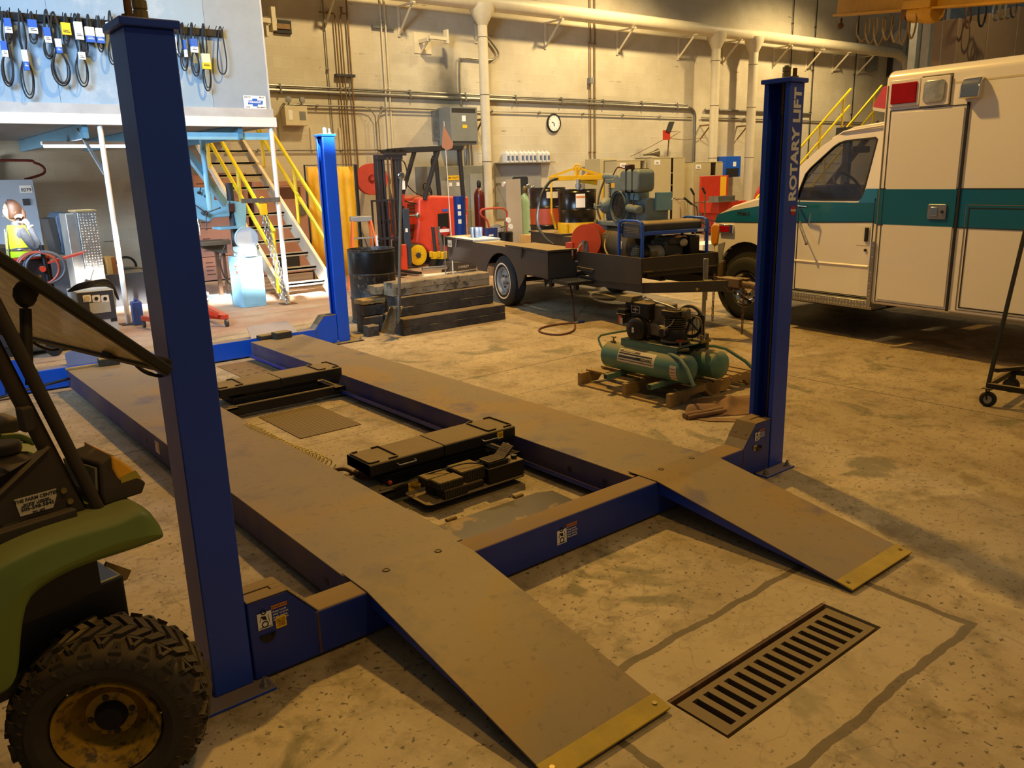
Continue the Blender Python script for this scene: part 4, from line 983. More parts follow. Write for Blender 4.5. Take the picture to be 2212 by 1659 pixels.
def tyre_wheel(t, cx, cy, r, w, rim_r, kind='chrome', side=-1, tm='tyre_dark', lugs=36, axis='x', whitewall=None):
    """wheel with its axle along local x; outer face towards side*x; cx = outer face"""
    xin = cx - side*w
    def pr(x_, rr): return (rr, x_)
    M = Matrix.Translation((cx, cy, r)) @ Matrix.Rotation(-PI/2*side*-1, 4, 'Y') if 0 else axm((cx, cy, r), (-side, 0, 0))
    m = MB()
    prof = [(rim_r, .02), (rim_r+.01, .0), (r*.80, -.004), (r*.93, .008), (r*.985, .03), (r-.006, w*.3), (r-.006, w*.7), (r*.985, w-.03), (r*.93, w-.008), (r*.8, w), (rim_r, w)]
    m.open_lathe(prof, 40, M)
    for i in range(lugs):
        a = 2*PI*i/lugs
        for k in range(4):
            z0 = .03+(w-.06)*k/4; a2 = a+(.5 if k % 2 else 0)*2*PI/lugs; R_ = Matrix.Rotation(a2, 4, 'Z')
            m.box((r-.02, -PI*r/lugs*.72, z0+.004), (r+.0, PI*r/lugs*.72, z0+(w-.06)/4-.004), M @ R_)
    ty = m.build('tyre', tm, t)
    if whitewall:
        m = MB(); m.open_lathe([(whitewall, -.002), (whitewall+.012, -.006), (whitewall+.02, -.003)], 40, M); m.build('whitewall', 'cream_paint', ty)
    m = MB()
    if kind == 'chrome':
        m.open_lathe([(rim_r, .02), (rim_r-.012, .005), (rim_r-.02, .03), (rim_r-.05, .06), (rim_r*.72, .07), (rim_r*.6, .05), (rim_r*.42, .045), (rim_r*.36, .02), (.055, .0), (.05, -.012), (.001, -.02)], 36, M)
        rm = m.build('rim', 'chrome', t)
        for i in range(8):
            a = 2*PI*i/8; mm = MB(); mm.lathe([(0, 0), (.018, 0), (.018, .006), (0, .006)], 12, M @ Matrix.Translation((rim_r*.66*math.cos(a), rim_r*.66*math.sin(a), .052))); mm.build('rim_hole', 'dark_interior', rm)
        for i in range(8):
            a = 2*PI*(i+.5)/8; mm = MB(); mm.sph((0, 0, 0), .014, 8, M @ Matrix.Translation((rim_r*.46*math.cos(a), rim_r*.46*math.sin(a), .03))); mm.build('wheel_nut', 'chrome', rm)
    else:
        m.open_lathe([(rim_r, .02), (rim_r-.008, .0), (rim_r-.02, .015), (rim_r-.03, .06), (rim_r*.66, .075), (rim_r*.6, .045), (rim_r*.3, .05), (.045, .04), (.04, -.01), (.001, -.015)], 32, M)
        rm = m.build('rim', 'grey' if kind == 'plain' else kind, t)
        for i in range(5):
            a = 2*PI*i/5; mm = MB(); mm.cyl(M @ Vector((rim_r*.42*math.cos(a), rim_r*.42*math.sin(a), .05)), M @ Vector((rim_r*.42*math.cos(a), rim_r*.42*math.sin(a), .02)), .012, n=6); mm.build('wheel_nut', 'rusty', rm)
    m = MB(); m.open_lathe([(rim_r*.95, w), (rim_r*.9, w-.03), (.001, w-.05)], 24, M); m.build('wheel_back', 'black', t)
    return ty

TA = thing('ambulance', 'white van ambulance with a teal side stripe parked behind the right lift columns', 'ambulance', (7.28, 3.06, 0), rz=-math.atan(.122))
CW = 1.95
# lower cab shell: side sheet with wheel arch cut out, hood and nose
arch_ = [(-.04+.45*math.cos(math.radians(a)), .44+.46*math.sin(math.radians(a))) for a in range(-5, 190, 13)]
side = [(.44, .70), (.455, .86), (.45, 1.105), (.40, 1.20), (.21, 1.28), (-.18, 1.375), (-.62, 1.43), (-1.66, 1.44), (-1.66, .43), (-.52, .43)]+[(y, z) for y, z in arch_[::-1]]+[(.42, .44)]
side = [(.44, .70), (.455, .86), (.45, 1.105), (.40, 1.20), (.21, 1.28), (-.18, 1.375), (-.62, 1.36), (-1.66, 1.36), (-1.66, .43), (-.50, .43)]+arch_[::-1][1:-1]+[(.41, .5)]
for x0, nm in ((0, 'cab_side'), (CW-.05, 'cab_side')):
    m = MB(); m.prism(side, x0, x0+.05, ax='x'); m.build(nm, 'ambulance_white', TA, bevel=.015, seg=3)
m = MB(); m.prism([(.50, .70), (.56, .9), (.55, 1.05), (.42, 1.19), (.21, 1.30), (-.18, 1.40), (-.62, 1.50), (-.62, 1.46), (-.18, 1.36), (.2, 1.25), (.38, 1.12), (.44, .72)], .03, CW-.03, ax='x'); m.build('hood', 'ambulance_white', TA, bevel=.03, seg=3)
m = MB(); m.box((.3, .40, .76), (CW-.3, .53, 1.05)); m.build('grille', 'black', TA)
m = MB(); m.prism([(.3, .45), (.62, .45), (.66, .5), (.66, .64), (.60, .67), (.3, .67)], -.02, CW+.02, ax='x'); m.build('front_bumper', mat('bumper_brown', '6e5c40', .45, .3, dust=.8), TA, bevel=.03, seg=3)
m = MB(); m.box((.05, -.6, .35), (CW-.05, .38, .9)); m.build('engine_bay', 'dark_interior', TA)
m = MB(); m.ring(arch_, [( -.04+(y+.04)*.93, .44+(z-.44)*.93) for y, z in arch_], -.0, .2, ax='x') if 0 else None
m.open_lathe([(.455, 0), (.455, .28)], 30, Matrix.Translation((.01, -.04, .44)) @ Matrix.Rotation(PI/2, 4, 'Y')); m.build('wheel_well', 'dark_interior', TA)
m = MB(); m.prism([(-.52, .30), (-1.66, .30), (-1.66, .42), (-.5, .42)], .04, CW-.04, ax='x'); m.build('floor_pan', 'dark_interior', TA)
# greenhouse: side frames with open windows, roof, glass
win = [(-.684, 1.375), (-.70, 1.46), (-.75, 1.64), (-.80, 1.70), (-1.041, 1.905), (-1.10, 1.94), (-1.175, 1.958), (-1.50, 1.972), (-1.528, 1.95), (-1.51, 1.75), (-1.481, 1.44), (-1.465, 1.395), (-1.43, 1.375), (-1.0, 1.372)]
outl = [(-.50, 1.36), (-.52, 1.52), (-.60, 1.64), (-.69, 1.745), (-.90, 1.915), (-1.051, 2.0), (-1.153, 2.03), (-1.54, 2.07), (-1.66, 2.07), (-1.66, 1.75), (-1.66, 1.44), (-1.66, 1.40), (-1.66, 1.36), (-1.0, 1.36)]
for x0, s in ((0, 1), (CW, -1)):
    sh = Matrix.Identity(4); m = MB(); m.ring(outl, win, .0, .035, ax='x'); v_ = m.v
    for v in v_:
        v.x = v.x + max(0, v.z-1.36)*.17
    if s < 0:
        for v in v_: v.x = CW-v.x
    m.build('window_surround', 'ambulance_white', TA, bevel=.004)
    m = MB(); inn = [(-1.1+(y+1.1)*.965, 1.66+(z-1.66)*.955) for y, z in win]; m.ring(win, inn, -.004, .04, ax='x')
    for v in m.v:
        v.x = v.x + max(0, v.z-1.36)*.17
        if s < 0: v.x = CW-v.x
    m.build('window_seal', 'black', TA)
    m = MB(); m.prism(win, .014, .018, ax='x')
    for v in m.v:
        v.x = v.x + max(0, v.z-1.36)*.17
        if s < 0: v.x = CW-v.x
    m.build('window_glass', 'car_glass', TA, smooth=0)
rf = [(-.98, 1.985), (-1.10, 2.04), (-1.25, 2.085), (-1.66, 2.12), (-1.66, 2.05), (-1.2, 2.03), (-1.0, 1.97)]
m = MB(); m.prism(rf, .12, CW-.12, ax='x'); m.build('cab_roof', 'ambulance_white', TA, bevel=.02)
m = MB(); m.tube([(.05+.1, -1.0, 1.985), (.1, -1.15, 2.04), (.1, -1.64, 2.08)], .012, 6); m.build('roof_gutter', 'ambulance_white', TA)
ws = [(.08, -.56, 1.47), (CW-.08, -.56, 1.47), (CW-.17, -1.0, 1.985), (.17, -1.0, 1.985)]
m = MB(); m.add(ws+[(a, b+.01, c+.01) for a, b, c in ws], [(0, 1, 2, 3), (7, 6, 5, 4), (0, 4, 5, 1), (1, 5, 6, 2), (2, 6, 7, 3), (3, 7, 4, 0)]); m.build('windshield', 'car_glass', TA, smooth=0)
# interior
m = MB(); m.prism([(-.5, 1.0), (-.5, 1.42), (-.62, 1.50), (-.8, 1.46), (-.86, 1.3), (-.8, 1.0)], .06, CW-.06, ax='x'); m.box((.25, -.9, 1.44), (.75, -.7, 1.52)); m.build('dashboard', 'dark_interior', TA, bevel=.02)
m = MB(); ax_ = Vector((0, -.75, .62)).normalized(); m.torus((.47, -.97, 1.50), .185, .014, ax_, 32, 8); m.bar((.47-.18, -.97, 1.50), (.47+.18, -.97, 1.50), .03, .012); m.cyl((.47, -.97, 1.50), (.47, -.8, 1.40), .035); m.cyl((.47, -.975, 1.505), (.47, -.96, 1.49), .06, n=16)
m.build('steering_wheel', 'black', TA)
for x_ in (.25, 1.2):
    m = MB(); m.box((x_, -1.55, .75), (x_+.5, -1.05, 1.0)); m.bar((x_+.25, -1.55, .95), (x_+.25, -1.66, 1.42), .48, .12, (1, 0, 0)); m.build('seat', mat('seat_grey', '4c463c', .8), TA, bevel=.03)
m = MB(); m.prism(rrect(.83, 1.845, 1.13, 1.915, .025), -.74, -.71, ax='y'); m.cyl((.98, -.72, 1.9), (.98, -.76, 1.97), .008); m.build('rear_view_mirror', 'black', TA)
# stripe on the cab
st = [(.458, 1.11), (.42, 1.196), (.21, 1.245), (-.18, 1.30), (-.50, 1.345), (-.655, 1.358), (-1.66, 1.358), (-1.66, 1.18), (-.19, 1.128)]
m = MB(); m.prism(st, -.003, .001, ax='x'); m.build('teal_stripe', 'ambulance_teal', TA, smooth=0)
st2 = [(-1.445, 1.375), (-1.50, 1.49), (-1.66, 1.49), (-1.66, 1.355), (-1.44, 1.355)]
m = MB(); m.prism(st2, -.004, .0, ax='x'); 
for v in m.v: v.x += max(0, v.z-1.36)*.17
m.build('teal_stripe', 'ambulance_teal', TA, smooth=0)
m = MB(); m.prism([(.458, 1.104), (.455, 1.11), (-.19, 1.128), (-1.66, 1.18), (-1.66, 1.172), (-.19, 1.12)], -.004, .0, ax='x'); m.build('pin_line', 'ink', TA, smooth=0)
text('unit_mark', 'PRM-2', .062, fm((-.0045, .02, 1.21), (0, -1, 0), (0, 0, 1)), 'ink', TA, .0005, bold=.001, sx=1.1)
# seams, crease, handle, lamps
m = MB(); w_ = .004
for a, b in (((-.735, .44), (-.735, 1.37)), ((-1.62, .44), (-1.62, 1.4)), ((-.735, .44), (-1.62, .44))): m.bar((-.002, a[0], a[1]), (-.002, b[0], b[1]), .008, .004, (1, 0, 0))
m.build('door_seam', 'ink', TA)
m = MB(); m.prism([(-.012, .74), (0, .755), (0, .72)], -1.6, -.55, ax='y'); m.build('body_crease', 'ambulance_white', TA, bevel=.002)
m = MB(); m.prism(rrect(-1.595, .945, -1.44, 1.14, .02), -.004, -.001, ax='x'); h_ = m.build('door_handle_plate', 'ambulance_white', TA, bevel=.001)
m = MB(); m.box((-.02, -1.58, .985), (-.003, -1.545, 1.12)); m.build('handle_grip', 'ink', h_, bevel=.004)
m = MB(); m.cyl((-.012, -1.56, .90), (0, -1.56, .90), .014, n=14); m.build('lock_cylinder', 'ink', TA)
m = MB(); m.prism(rrect(.155, .985, .365, 1.085, .008), -.03, 0, ax='x'); l_ = m.build('side_lamp', 'chrome', TA, bevel=.003)
m = MB(); m.box((-.034, .2, 1.0), (-.028, .35, 1.07)); m.build('side_lamp_lens', 'lens_red', l_, bevel=.002)
m = MB(); m.prism([(.37, 1.06), (.40, 1.08), (.48, 1.075), (.51, 1.04), (.50, .86), (.47, .83), (.40, .86)], -.012, .12, ax='x'); m.build('turn_lamp', mat('amber_lens', 'd88a10', .15, var=.1, coat=1), TA, bevel=.01)
for x_ in (.12, CW-.42):
    m = MB(); m.box((x_, .44, .84), (x_+.26, .515, 1.04)); m.build('headlamp', 'clear_lens', TA, bevel=.01)
m = MB(); m.tube([(-.02, -.74, 1.32), (-.09, -.80, 1.315), (-.10, -.92, 1.31)], .014, 8); m.build('mirror_bracket', 'chrome', TA)
m = MB(); m.tube([(0, -.76, 1.15), (-.05, -.80, 1.10), (-.09, -.92, .94)], .008, 6); m.sph((-.09, -.925, .935), .018, 8); m.tube([(-.08, -.95, 1.25), (-.08, -.93, 1.12)], .006, 6); m.build('mirror_stay', 'steel', TA)
m = MB(); m.box((-.10, -1.74, .335), (.15, -.6, .42)); m.build('running_board', 'tread_plate', TA, bevel=.004)
# front wheels
tyre_wheel(TA, 0.0, -.04, .365, .24, .205, 'chrome', -1)
tyre_wheel(TA, CW, -.04, .365, .24, .205, 'chrome', 1)
tyre_wheel(TA, -.1, -4.4, .365, .24, .205, 'chrome', -1)
# module box
MX0, MX1, MY0, MY1 = -.2, 2.15, -5.9, -1.765
m = MB()
rr = arc(MX1-.09, 2.44, .09, 0, 90, 5)+arc(MX0+.09, 2.44, .09, 90, 180, 5)+[(MX0, .415), (MX1, .415)]
m.prism(rr, MY0, MY1, ax='y'); box_ = m.build('patient_module', 'ambulance_white', TA, bevel=.035, seg=3)
m = MB(); m.box((MX0-.002, MY0, 2.36), (MX0, MY1-.05, 2.375)); m.build('drip_edge', 'cream_paint', box_)
m = MB(); m.box((MX0-.003, MY0+.02, 1.172), (MX0+.01, MY1-.004, 1.495)); m.prism([(MX0-.003, MY1-.06), (MX0+.03, MY1+.003), (MX0+.5, MY1+.003), (MX0+.5, MY1-.02), (MX0+.02, MY1-.07)], 1.172, 1.495, ax='z'); m.build('teal_stripe', 'ambulance_teal', TA, bevel=.001)
m = MB(); m.box((MX0-.005, MY0+.02, 1.492), (MX0, MY1-.03, 1.500)); m.box((MX0-.005, MY0+.02, 1.166), (MX0, MY1-.03, 1.173)); m.build('pin_line', 'ink', TA, smooth=0)
def frame_line(y0, y1, z0, z1, w=.006, x=MX0-.0045, nm='panel_seam', mt='ink'):
    m = MB(); m.box((x, y0, z0), (x+.003, y0+w, z1)); m.box((x, y1-w, z0), (x+.003, y1, z1)); m.box((x, y0, z0), (x+.003, y1, z0+w)); m.box((x, y0, z1-w), (x+.003, y1, z1)); m.build(nm, mt, TA)
grey_seam = mat('seam_grey', '6a6252', .6, var=0)
frame_line(-2.545, -1.835, .445, 2.185); frame_line(-2.52, -1.86, .47, 2.16, .006, nm='door_edge', mt=grey_seam)
m = MB(); m.box((MX0-.012, -2.56, .44), (MX0-.002, -2.538, 2.20)); m.build('door_gap', 'ink', TA)
m = MB(); m.box((MX0-.008, -2.52, .47), (MX0-.001, -1.86, 2.16)); m.build('compartment_door', 'ambulance_white', TA, bevel=.003)
m = MB(); m.box((MX0-.010, -2.53, 1.174), (MX0-.004, -1.85, 1.492)); m.build('teal_stripe', 'ambulance_teal', TA)
frame_line(-3.9, -2.62, .46, 1.365, mt=grey_seam); frame_line(-3.88, -2.645, .48, 1.34, .01)
m = MB(); m.box((MX0-.006, -3.7, .41), (MX0, -2.57, .43)); m.box((MX0-.005, -1.80, .43), (MX0-.001, -1.79, 2.4)); m.build('panel_seam', grey_seam, TA)
m = MB(); m.box((MX0-.018, -1.80, .385), (MX0+.02, MY1+.006, 1.01)); m.build('corner_guard', 'tread_plate', TA)
# scene lights on the box side
m = MB(); m.prism(rrect(-2.11, 2.212, -1.82, 2.437, .01), MX0-.02, MX0, ax='x'); a_ = m.build('lamp_bezel', 'ambulance_white', TA, bevel=.003)
m = MB(); m.prism(rrect(-2.085, 2.235, -1.845, 2.41, .008), MX0-.032, MX0-.018, ax='x'); m.build('red_lens', 'lens_red', a_, bevel=.004)
m = MB(); m.prism(rrect(-2.378, 2.195, -2.12, 2.432, .01), MX0-.022, MX0, ax='x'); a_ = m.build('lamp_bezel', 'ambulance_white', TA, bevel=.003)
m = MB(); m.prism(rrect(-2.345, 2.22, -2.15, 2.405, .04, 6), MX0-.035, MX0-.02, ax='x'); m.build('clear_lens_cover', mat('frosted_lens', 'cfc8b0', .2, .5, var=.4, sc=9), a_, bevel=.006)
m = MB(); m.box((MX0-.004, -2.39, 2.19), (MX0-.001, -2.115, 2.445)); m.build('lamp_gasket', grey_seam, TA)
m = MB(); m.prism([(MX0, 2.225), (MX0-.09, 2.225), (MX0-.075, 2.33), (MX0-.04, 2.385), (MX0, 2.395)], -2.66, -2.50, ax='y'); m.build('marker_lamp', 'chrome', TA, bevel=.012, seg=3)
m = MB(); m.prism(rrect(-2.46, 1.235, -2.29, 1.365, .014), MX0-.024, MX0-.006, ax='x'); h_ = m.build('compartment_latch', 'steel', TA, bevel=.004)
m = MB(); m.prism(rrect(-2.385, 1.262, -2.315, 1.34, .008), MX0-.03, MX0-.022, ax='x'); m.build('paddle', 'chrome', h_, bevel=.003)
m = MB(); m.cyl((MX0-.032, -2.425, 1.30), (MX0-.02, -2.425, 1.30), .013, n=14); m.build('key_lock', 'ink', h_)
m = MB(); m.prism([(-1.765, 2.20), (-1.60, 2.235), (-1.60, 2.26), (-1.68, 2.40), (-1.765, 2.43)], -.12, .55, ax='x'); w_ = m.build('warning_lamp', mat('lamp_orange_red', 'd0441c', .3, var=.15, coat=.5), TA, bevel=.006)
m = MB(); m.prism([(-1.765, 2.17), (-1.61, 2.205), (-1.60, 2.235), (-1.765, 2.20)], -.13, .56, ax='x'); m.build('lamp_base', 'ambulance_white', w_)
TTH = -.22; TO = (6.0, 5.8, 0)
TT = thing('equipment_trailer', 'dusty black steel utility trailer with lidded side tool boxes, tongue toward the ambulance', 'trailer', TO, rz=TTH)
ST = 'black_steel'
# near side box with wheel cut-out
ac = [(.36+.40*math.cos(math.radians(a)), .36+.38*math.sin(math.radians(a))) for a in range(20, 161, 10)]
ac = [(.20+.50*math.cos(math.radians(a)), .30+.41*math.sin(math.radians(a))) for a in range(0, 181, 12)]
sp = [(-1.10, .80), (2.05, .80), (2.05, .48), (1.0, .47), (.80, .30)]+ac[1:-1]+[(-.30, .28), (-.45, .42), (-.50, .50), (-1.10, .485)]
for x0, x1, s in ((0, .012, 0), (.39, .402, 0), (1.84, 1.852, 1), (1.45, 1.462, 1)):
    m = MB(); m.prism(sp, x0, x1, ax='x'); m.build('side_sheet', mat('trailer_black', '37322c', .55, .1, var=.25, sc=2, dust=1, dcol='8e7a50'), TT, bevel=.002)
TBm = 'trailer_black'
for x0, x1 in ((0.0, .4), (1.45, 1.85)):
    m = MB(); m.box((x0, -1.10, .485), (x1, -1.09, .80)); m.build('box_end', 'trailer_black', TT); m = MB(); m.box((x0, 2.04, .48), (x1, 2.05, .80)); m.build('box_end', mat('box_end_blue', '2a343e', .5, .2, var=.4, sc=3), TT)
    m = MB(); m.box((x0, -1.10, .797), (x1, 2.05, .803)); m.box((x0, 1.1, .48), (x1, 2.05, .49)); m.box((x0, -1.1, .49), (x1, -.5, .5)); m.build('box_top', TBm, TT)
    for y0, y1 in ((-1.13, .02), (1.05, 2.1)):
        m = MB(); m.box((x0-.02, y0, .808), (x1+.02, y1, .835)); l_ = m.build('box_lid', TBm, TT, bevel=.003)
        if x0 == 0:
            yc = (y0+y1)/2+.1
            m = MB(); m.box((-.03, yc-.035, .79), (-.015, yc+.035, .835)); m.prism([(yc-.03, .80), (yc+.03, .80), (yc+.012, .70), (yc-.0, .69), (yc-.012, .70)], -.03, -.018, ax='x'); m.build('lid_hasp', 'black', l_)
m = MB(); m.box((-.004, 1.88, .68), (0, 2.03, .78)); pn = m.build('number_tag', 'cream_paint', TT, smooth=0)
text('tag_number', '0128', .05, fm((-.0055, 1.955, .715), (0, -1, 0), (0, 0, 1)), 'ink', pn, .0005)
m = MB(); m.box((.4, -1.1, .52), (1.45, 2.05, .55)); m.build('bed_floor', TBm, TT)
# front body: flared sheets, V to the tongue
zt, zb = .815, .66
bx0, yF = .40, -2.44
m = MB(); m.prism([(-1.0, .80), (yF, .815), (yF, .53), (-1.56, .49), (-1.50, .50), (-1.0, .62)], bx0-.006, bx0+.006, ax='x'); m.build('front_side_sheet', TBm, TT)
m = MB(); m.prism([(-1.0, .80), (yF, .815), (yF, .53), (-1.56, .49), (-1.0, .62)], 1.43, 1.442, ax='x'); m.build('front_side_sheet', TBm, TT)
m = MB(); m.prism([(bx0, .672), (bx0, .815), (1.436, .815), (1.436, .672)], yF-.006, yF+.006, ax='y'); m.build('front_sheet', TBm, TT)
m = MB(); m.prism([(-2.44, .82), (-2.44, .9), (-2.55, .93), (-2.50, .70), (-2.44, .67)], 1.43, 1.44, ax='x'); m.build('corner_gusset', 'grey', TT)
m = MB(); m.box((.40, yF, .65), (1.44, -1.0, .668)); m.build('front_floor', TBm, TT)
m = MB(); m.box((.05, -1.48, .445), (.40, -1.10, .48)); st_ = m.build('step', 'black', TT)
m = MB()
for i in range(9):
    for j in range(5): m.box((.06+j*.066, -1.47+i*.04, .478), (.105+j*.066, -1.455+i*.04, .485))
m.build('step_grip', 'steel', st_)
m = MB(); m.bar((.39, -1.0, .60), (.39, -1.5, .595), .03, .04); m.build('step_bracket', TBm, TT)
# chassis rails into the A-frame
m = MB(); m.box((.42, -1.5, .40), (.50, 2.0, .50)); m.build('chassis_rail', TBm, TT)
m = MB(); m.box((1.35, -1.5, .40), (1.43, 2.0, .50)); m.build('chassis_rail', TBm, TT)
for x_ in (.44, 1.40):
    m = MB(); m.bar((x_, -1.5, .47), (x_, yF, .49), .05, .10); m.bar((x_, yF+.03, .49), (.92+(x_-.92)*.08, -3.30, .575), .05, .11); m.build('tongue_rail', TBm, TT)
m = MB(); m.bar((.92, -3.12, .60), (.92, -3.44, .61), .14, .09); m.cyl((.92, -3.42, .60), (.92, -3.6, .60), .045, .03, n=14); m.sph((.92, -3.60, .59), (.04, .05, .045), 12); m.bar((.92, -3.3, .65), (.92, -3.5, .655), .05, .02); m.build('coupler', mat('coupler_brown', '6a5436', .6, .3, dust=.8), TT, bevel=.008)
m = MB(); m.box((.5, -2.4, .6), (1.36, -2.36, .64)); m.build('cross_member', TBm, TT)
# axle, wheels
tyre_wheel(TT, .02, .20, .335, .20, .19, 'plain', -1, tm='tyre_dark', lugs=30, whitewall=.222)
tyre_wheel(TT, 2.05, .35, .335, .20, .19, 'plain', 1, tm='tyre_dark', lugs=30)
m = MB(); m.cyl((.2, .2, .33), (1.9, .3, .33), .03); m.build('axle', 'black', TT)
# jack leg
m = MB(); m.bar((.79, -3.01, .40), (.79, -3.01, .83), .05); m.build('jack_tube', 'steel', TT, bevel=.006)
m = MB(); m.bar((.79, -3.0, .05), (.79, -3.0, .42), .038); m.cyl((.79, -3.0, .0), (.79, -3.0, .05), .06, .05, n=16); m.build('jack_inner_tube', 'steel', TT, bevel=.004)
m = MB(); m.cyl((.70, -3.01, .52), (.88, -3.01, .52), .012); m.sph((.69, -3.01, .52), .018, 8); m.cyl((.74, -3.04, .60), (.84, -3.04, .60), .018); m.build('jack_crank', 'brass', TT)
def chain(pts, r=.011, w=.016, name='safety_chain', parent=None, mt='rusty', link=.052, pr_=.0048):
    pts = [Vector(p) for p in pts]; m = MB(); acc = 0; seg = []
    P_ = smoothpath(pts, 10); d = [0]
    for i in range(1, len(P_)): d.append(d[-1]+(P_[i]-P_[i-1]).length)
    n = int(d[-1]/(link*.72)); j = 0
    for k in range(n):
        s_ = (k+.5)*d[-1]/n
        while j < len(d)-2 and d[j+1] < s_: j += 1
        c = P_[j].lerp(P_[j+1], (s_-d[j])/max(1e-6, d[j+1]-d[j])); t_ = (P_[j+1]-P_[j]).normalized()
        a = t_.orthogonal().normalized()
        a = (Vector((1, 0, 0))-t_*t_.x); a = a.normalized() if a.length > .2 else Vector((0, 1, 0)); b = t_.cross(a)
        if k % 2: a = b
        ll, ww = link/2-pr_, w/1.0
        m.tube([c+t_*(ll*.6*(1 if math.cos(q*PI/5) >= 0 else -1)+ll*.4*math.cos(q*PI/5))+a*(ww/2*math.sin(q*PI/5)*1.2) for q in range(10)], pr_, 5, True)
    return m.build(name, mt, parent)
chain([(.80, -3.14, .68), (.79, -3.15, .55), (.79, -3.14, .4), (.79, -3.14, .20)], parent=TT)
chain([(.84, -3.2, .64), (.85, -3.3, .52), (.90, -3.44, .57), (.91, -3.45, .42), (.91, -3.45, .10)], parent=TT)
def tl(x, y, z):    # trailer frame to world
    c, s = math.cos(TTH), math.sin(TTH); return Vector((TO[0]+c*x-s*y, TO[1]+s*x+c*y, z))

# hose reel on the front corner
t = thing('hose_reel', 'red-orange hose reel standing on the trailer front, brown hose trailing to the floor', 'hose reel', tl(.55, -1.155, .50), rz=TTH+.55)
AX = (-1, -.0, 0)
for x_, r_ in ((-.10, .20), (.08, .20)):
    m = MB(); m.lathe([(0, 0), (r_*.45, 0), (r_*.52, -.008), (r_-.01, -.008), (r_, 0), (r_, .008), (0, .008)], 36, axm((x_, 0, .42-.0), AX)); m.build('reel_disc', mat('reel_orange', 'c8481c', .35, var=.12), t)
m = MB()
for k in range(5): m.torus((-.085+k*.035, 0, .42), .135, .018, (1, 0, 0), 20, 6)
m.build('wound_hose', 'hose_brown', t)
m = MB(); m.box((-.12, -.03, .17), (-.11, .03, .42)); m.box((.1, -.03, .17), (.11, .03, .42)); m.box((-.12, -.15, .17), (.14, .15, .19)); m.cyl((-.18, 0, .42), (.12, 0, .42), .016); m.cyl((-.17, 0, .42), (-.17, -.0, .34), .012); m.build('reel_stand', 'steel', t)
m = MB(); m.box((-.14, .16, .27), (.02, .26, .40)); m.build('hose_guide', 'reel_red', t)
m = MB(); m.tube([(-.14, .02, .42), (-.15, .07, .36), (-.15, .09, .30)], .012, 8); m.build('swivel_fitting', 'chrome', t)
g0 = P(1236, 535, pl=(tl(.34, -.9, 0), (math.cos(TTH), math.sin(TTH), 0)))
hp = [g0, g0+Vector((0, 0, -.15)), P(1230, 600, z=.36), P(1236, 640, z=.2)]
hose = [Vector(v) for v in hp]+[P(1241, 690, z=.012), P(1240, 712, z=.012), P(1215, 722, z=.012), P(1182, 721, z=.012), P(1164, 714, z=.012), P(1176, 706, z=.012), P(1210, 700, z=.012), P(1240, 697, z=.013), P(1256, 695, z=.014)]
m = MB(); m.tube(smoothpath(hose, 7), .0105, 8); t = thing('air_hose', 'brown air hose hanging from the red reel and curling on the concrete', 'hose', (hose[6].x, hose[6].y, 0))
off(m, t.location).build('hose_line', 'hose_brown', t)
m = MB(); m.cyl(P(1248, 696, z=.016), P(1262, 694, z=.016), .014, n=10); off(m, t.location).build('coupling', mat('coupling_blue', '2a3a7a', .4, .3), t)
m = MB(); m.cyl(P(1240, 697, z=.014), P(1249, 696, z=.015), .011, n=10); off(m, t.location).build('ferrule', 'steel', t)

# trailer-mounted compressor: tank, pump, diesel engine
t = thing('engine_compressor', 'large dusty blue-grey engine-driven compressor with horizontal tank, standing on the trailer', 'compressor', tl(.92, -1.42, .54), rz=TTH)
t.scale = (1, .84, .92)
def horiz_tank(x, y0, y1, z, r, nm, mt, par):
    m = MB(); m.lathe([(0, -.09), (r*.5, -.08), (r*.85, -.045), (r, 0), (r, y1-y0), (r*.85, y1-y0+.045), (r*.5, y1-y0+.08), (0, y1-y0+.09)], 32, axm((x, y0, z), (0, 1, 0))); return m.build(nm, mt, par)
tk = horiz_tank(0, -.42, .50, .36, .27, 'air_tank', 'tank_grey', t)
for y_ in (-.25, .05, .35):
    m = MB(); m.open_lathe([(.272, 0), (.276, .004), (.276, .012), (.272, .016)], 32, axm((0, y_, .36), (0, 1, 0))); m.build('weld_band', 'tank_grey', tk)
m = MB(); m.box((-.15, -.3, .15), (-.11, .4, .18)); m.box((.11, -.3, .15), (.15, .4, .18)); m.build('tank_foot', 'black', t)
m = MB(); m.box((-.14, .05, .5), (.0, .22, .505)); 
m = MB(); m.prism(arc(0, .36, .274, 120, 150, 6)+arc(0, .36, .27, 150, 120, 6), .12, .30, ax='y'); m.build('data_plate', 'brass', tk)
m = MB(); m.prism(arc(0, .36, .274, 165, 185, 6)+arc(0, .36, .27, 185, 165, 6), -.32, -.24, ax='y'); m.build('sticker', 'cream_paint', tk)
m = MB(); m.box((-.22, -.55, .60), (.22, .50, .66)); m.box((-.2, -.5, .55), (.2, -.35, .62)); m.box((-.2, .2, .5), (.2, .4, .62)); m.build('base_plate', 'hammer_blue', t, bevel=.01)
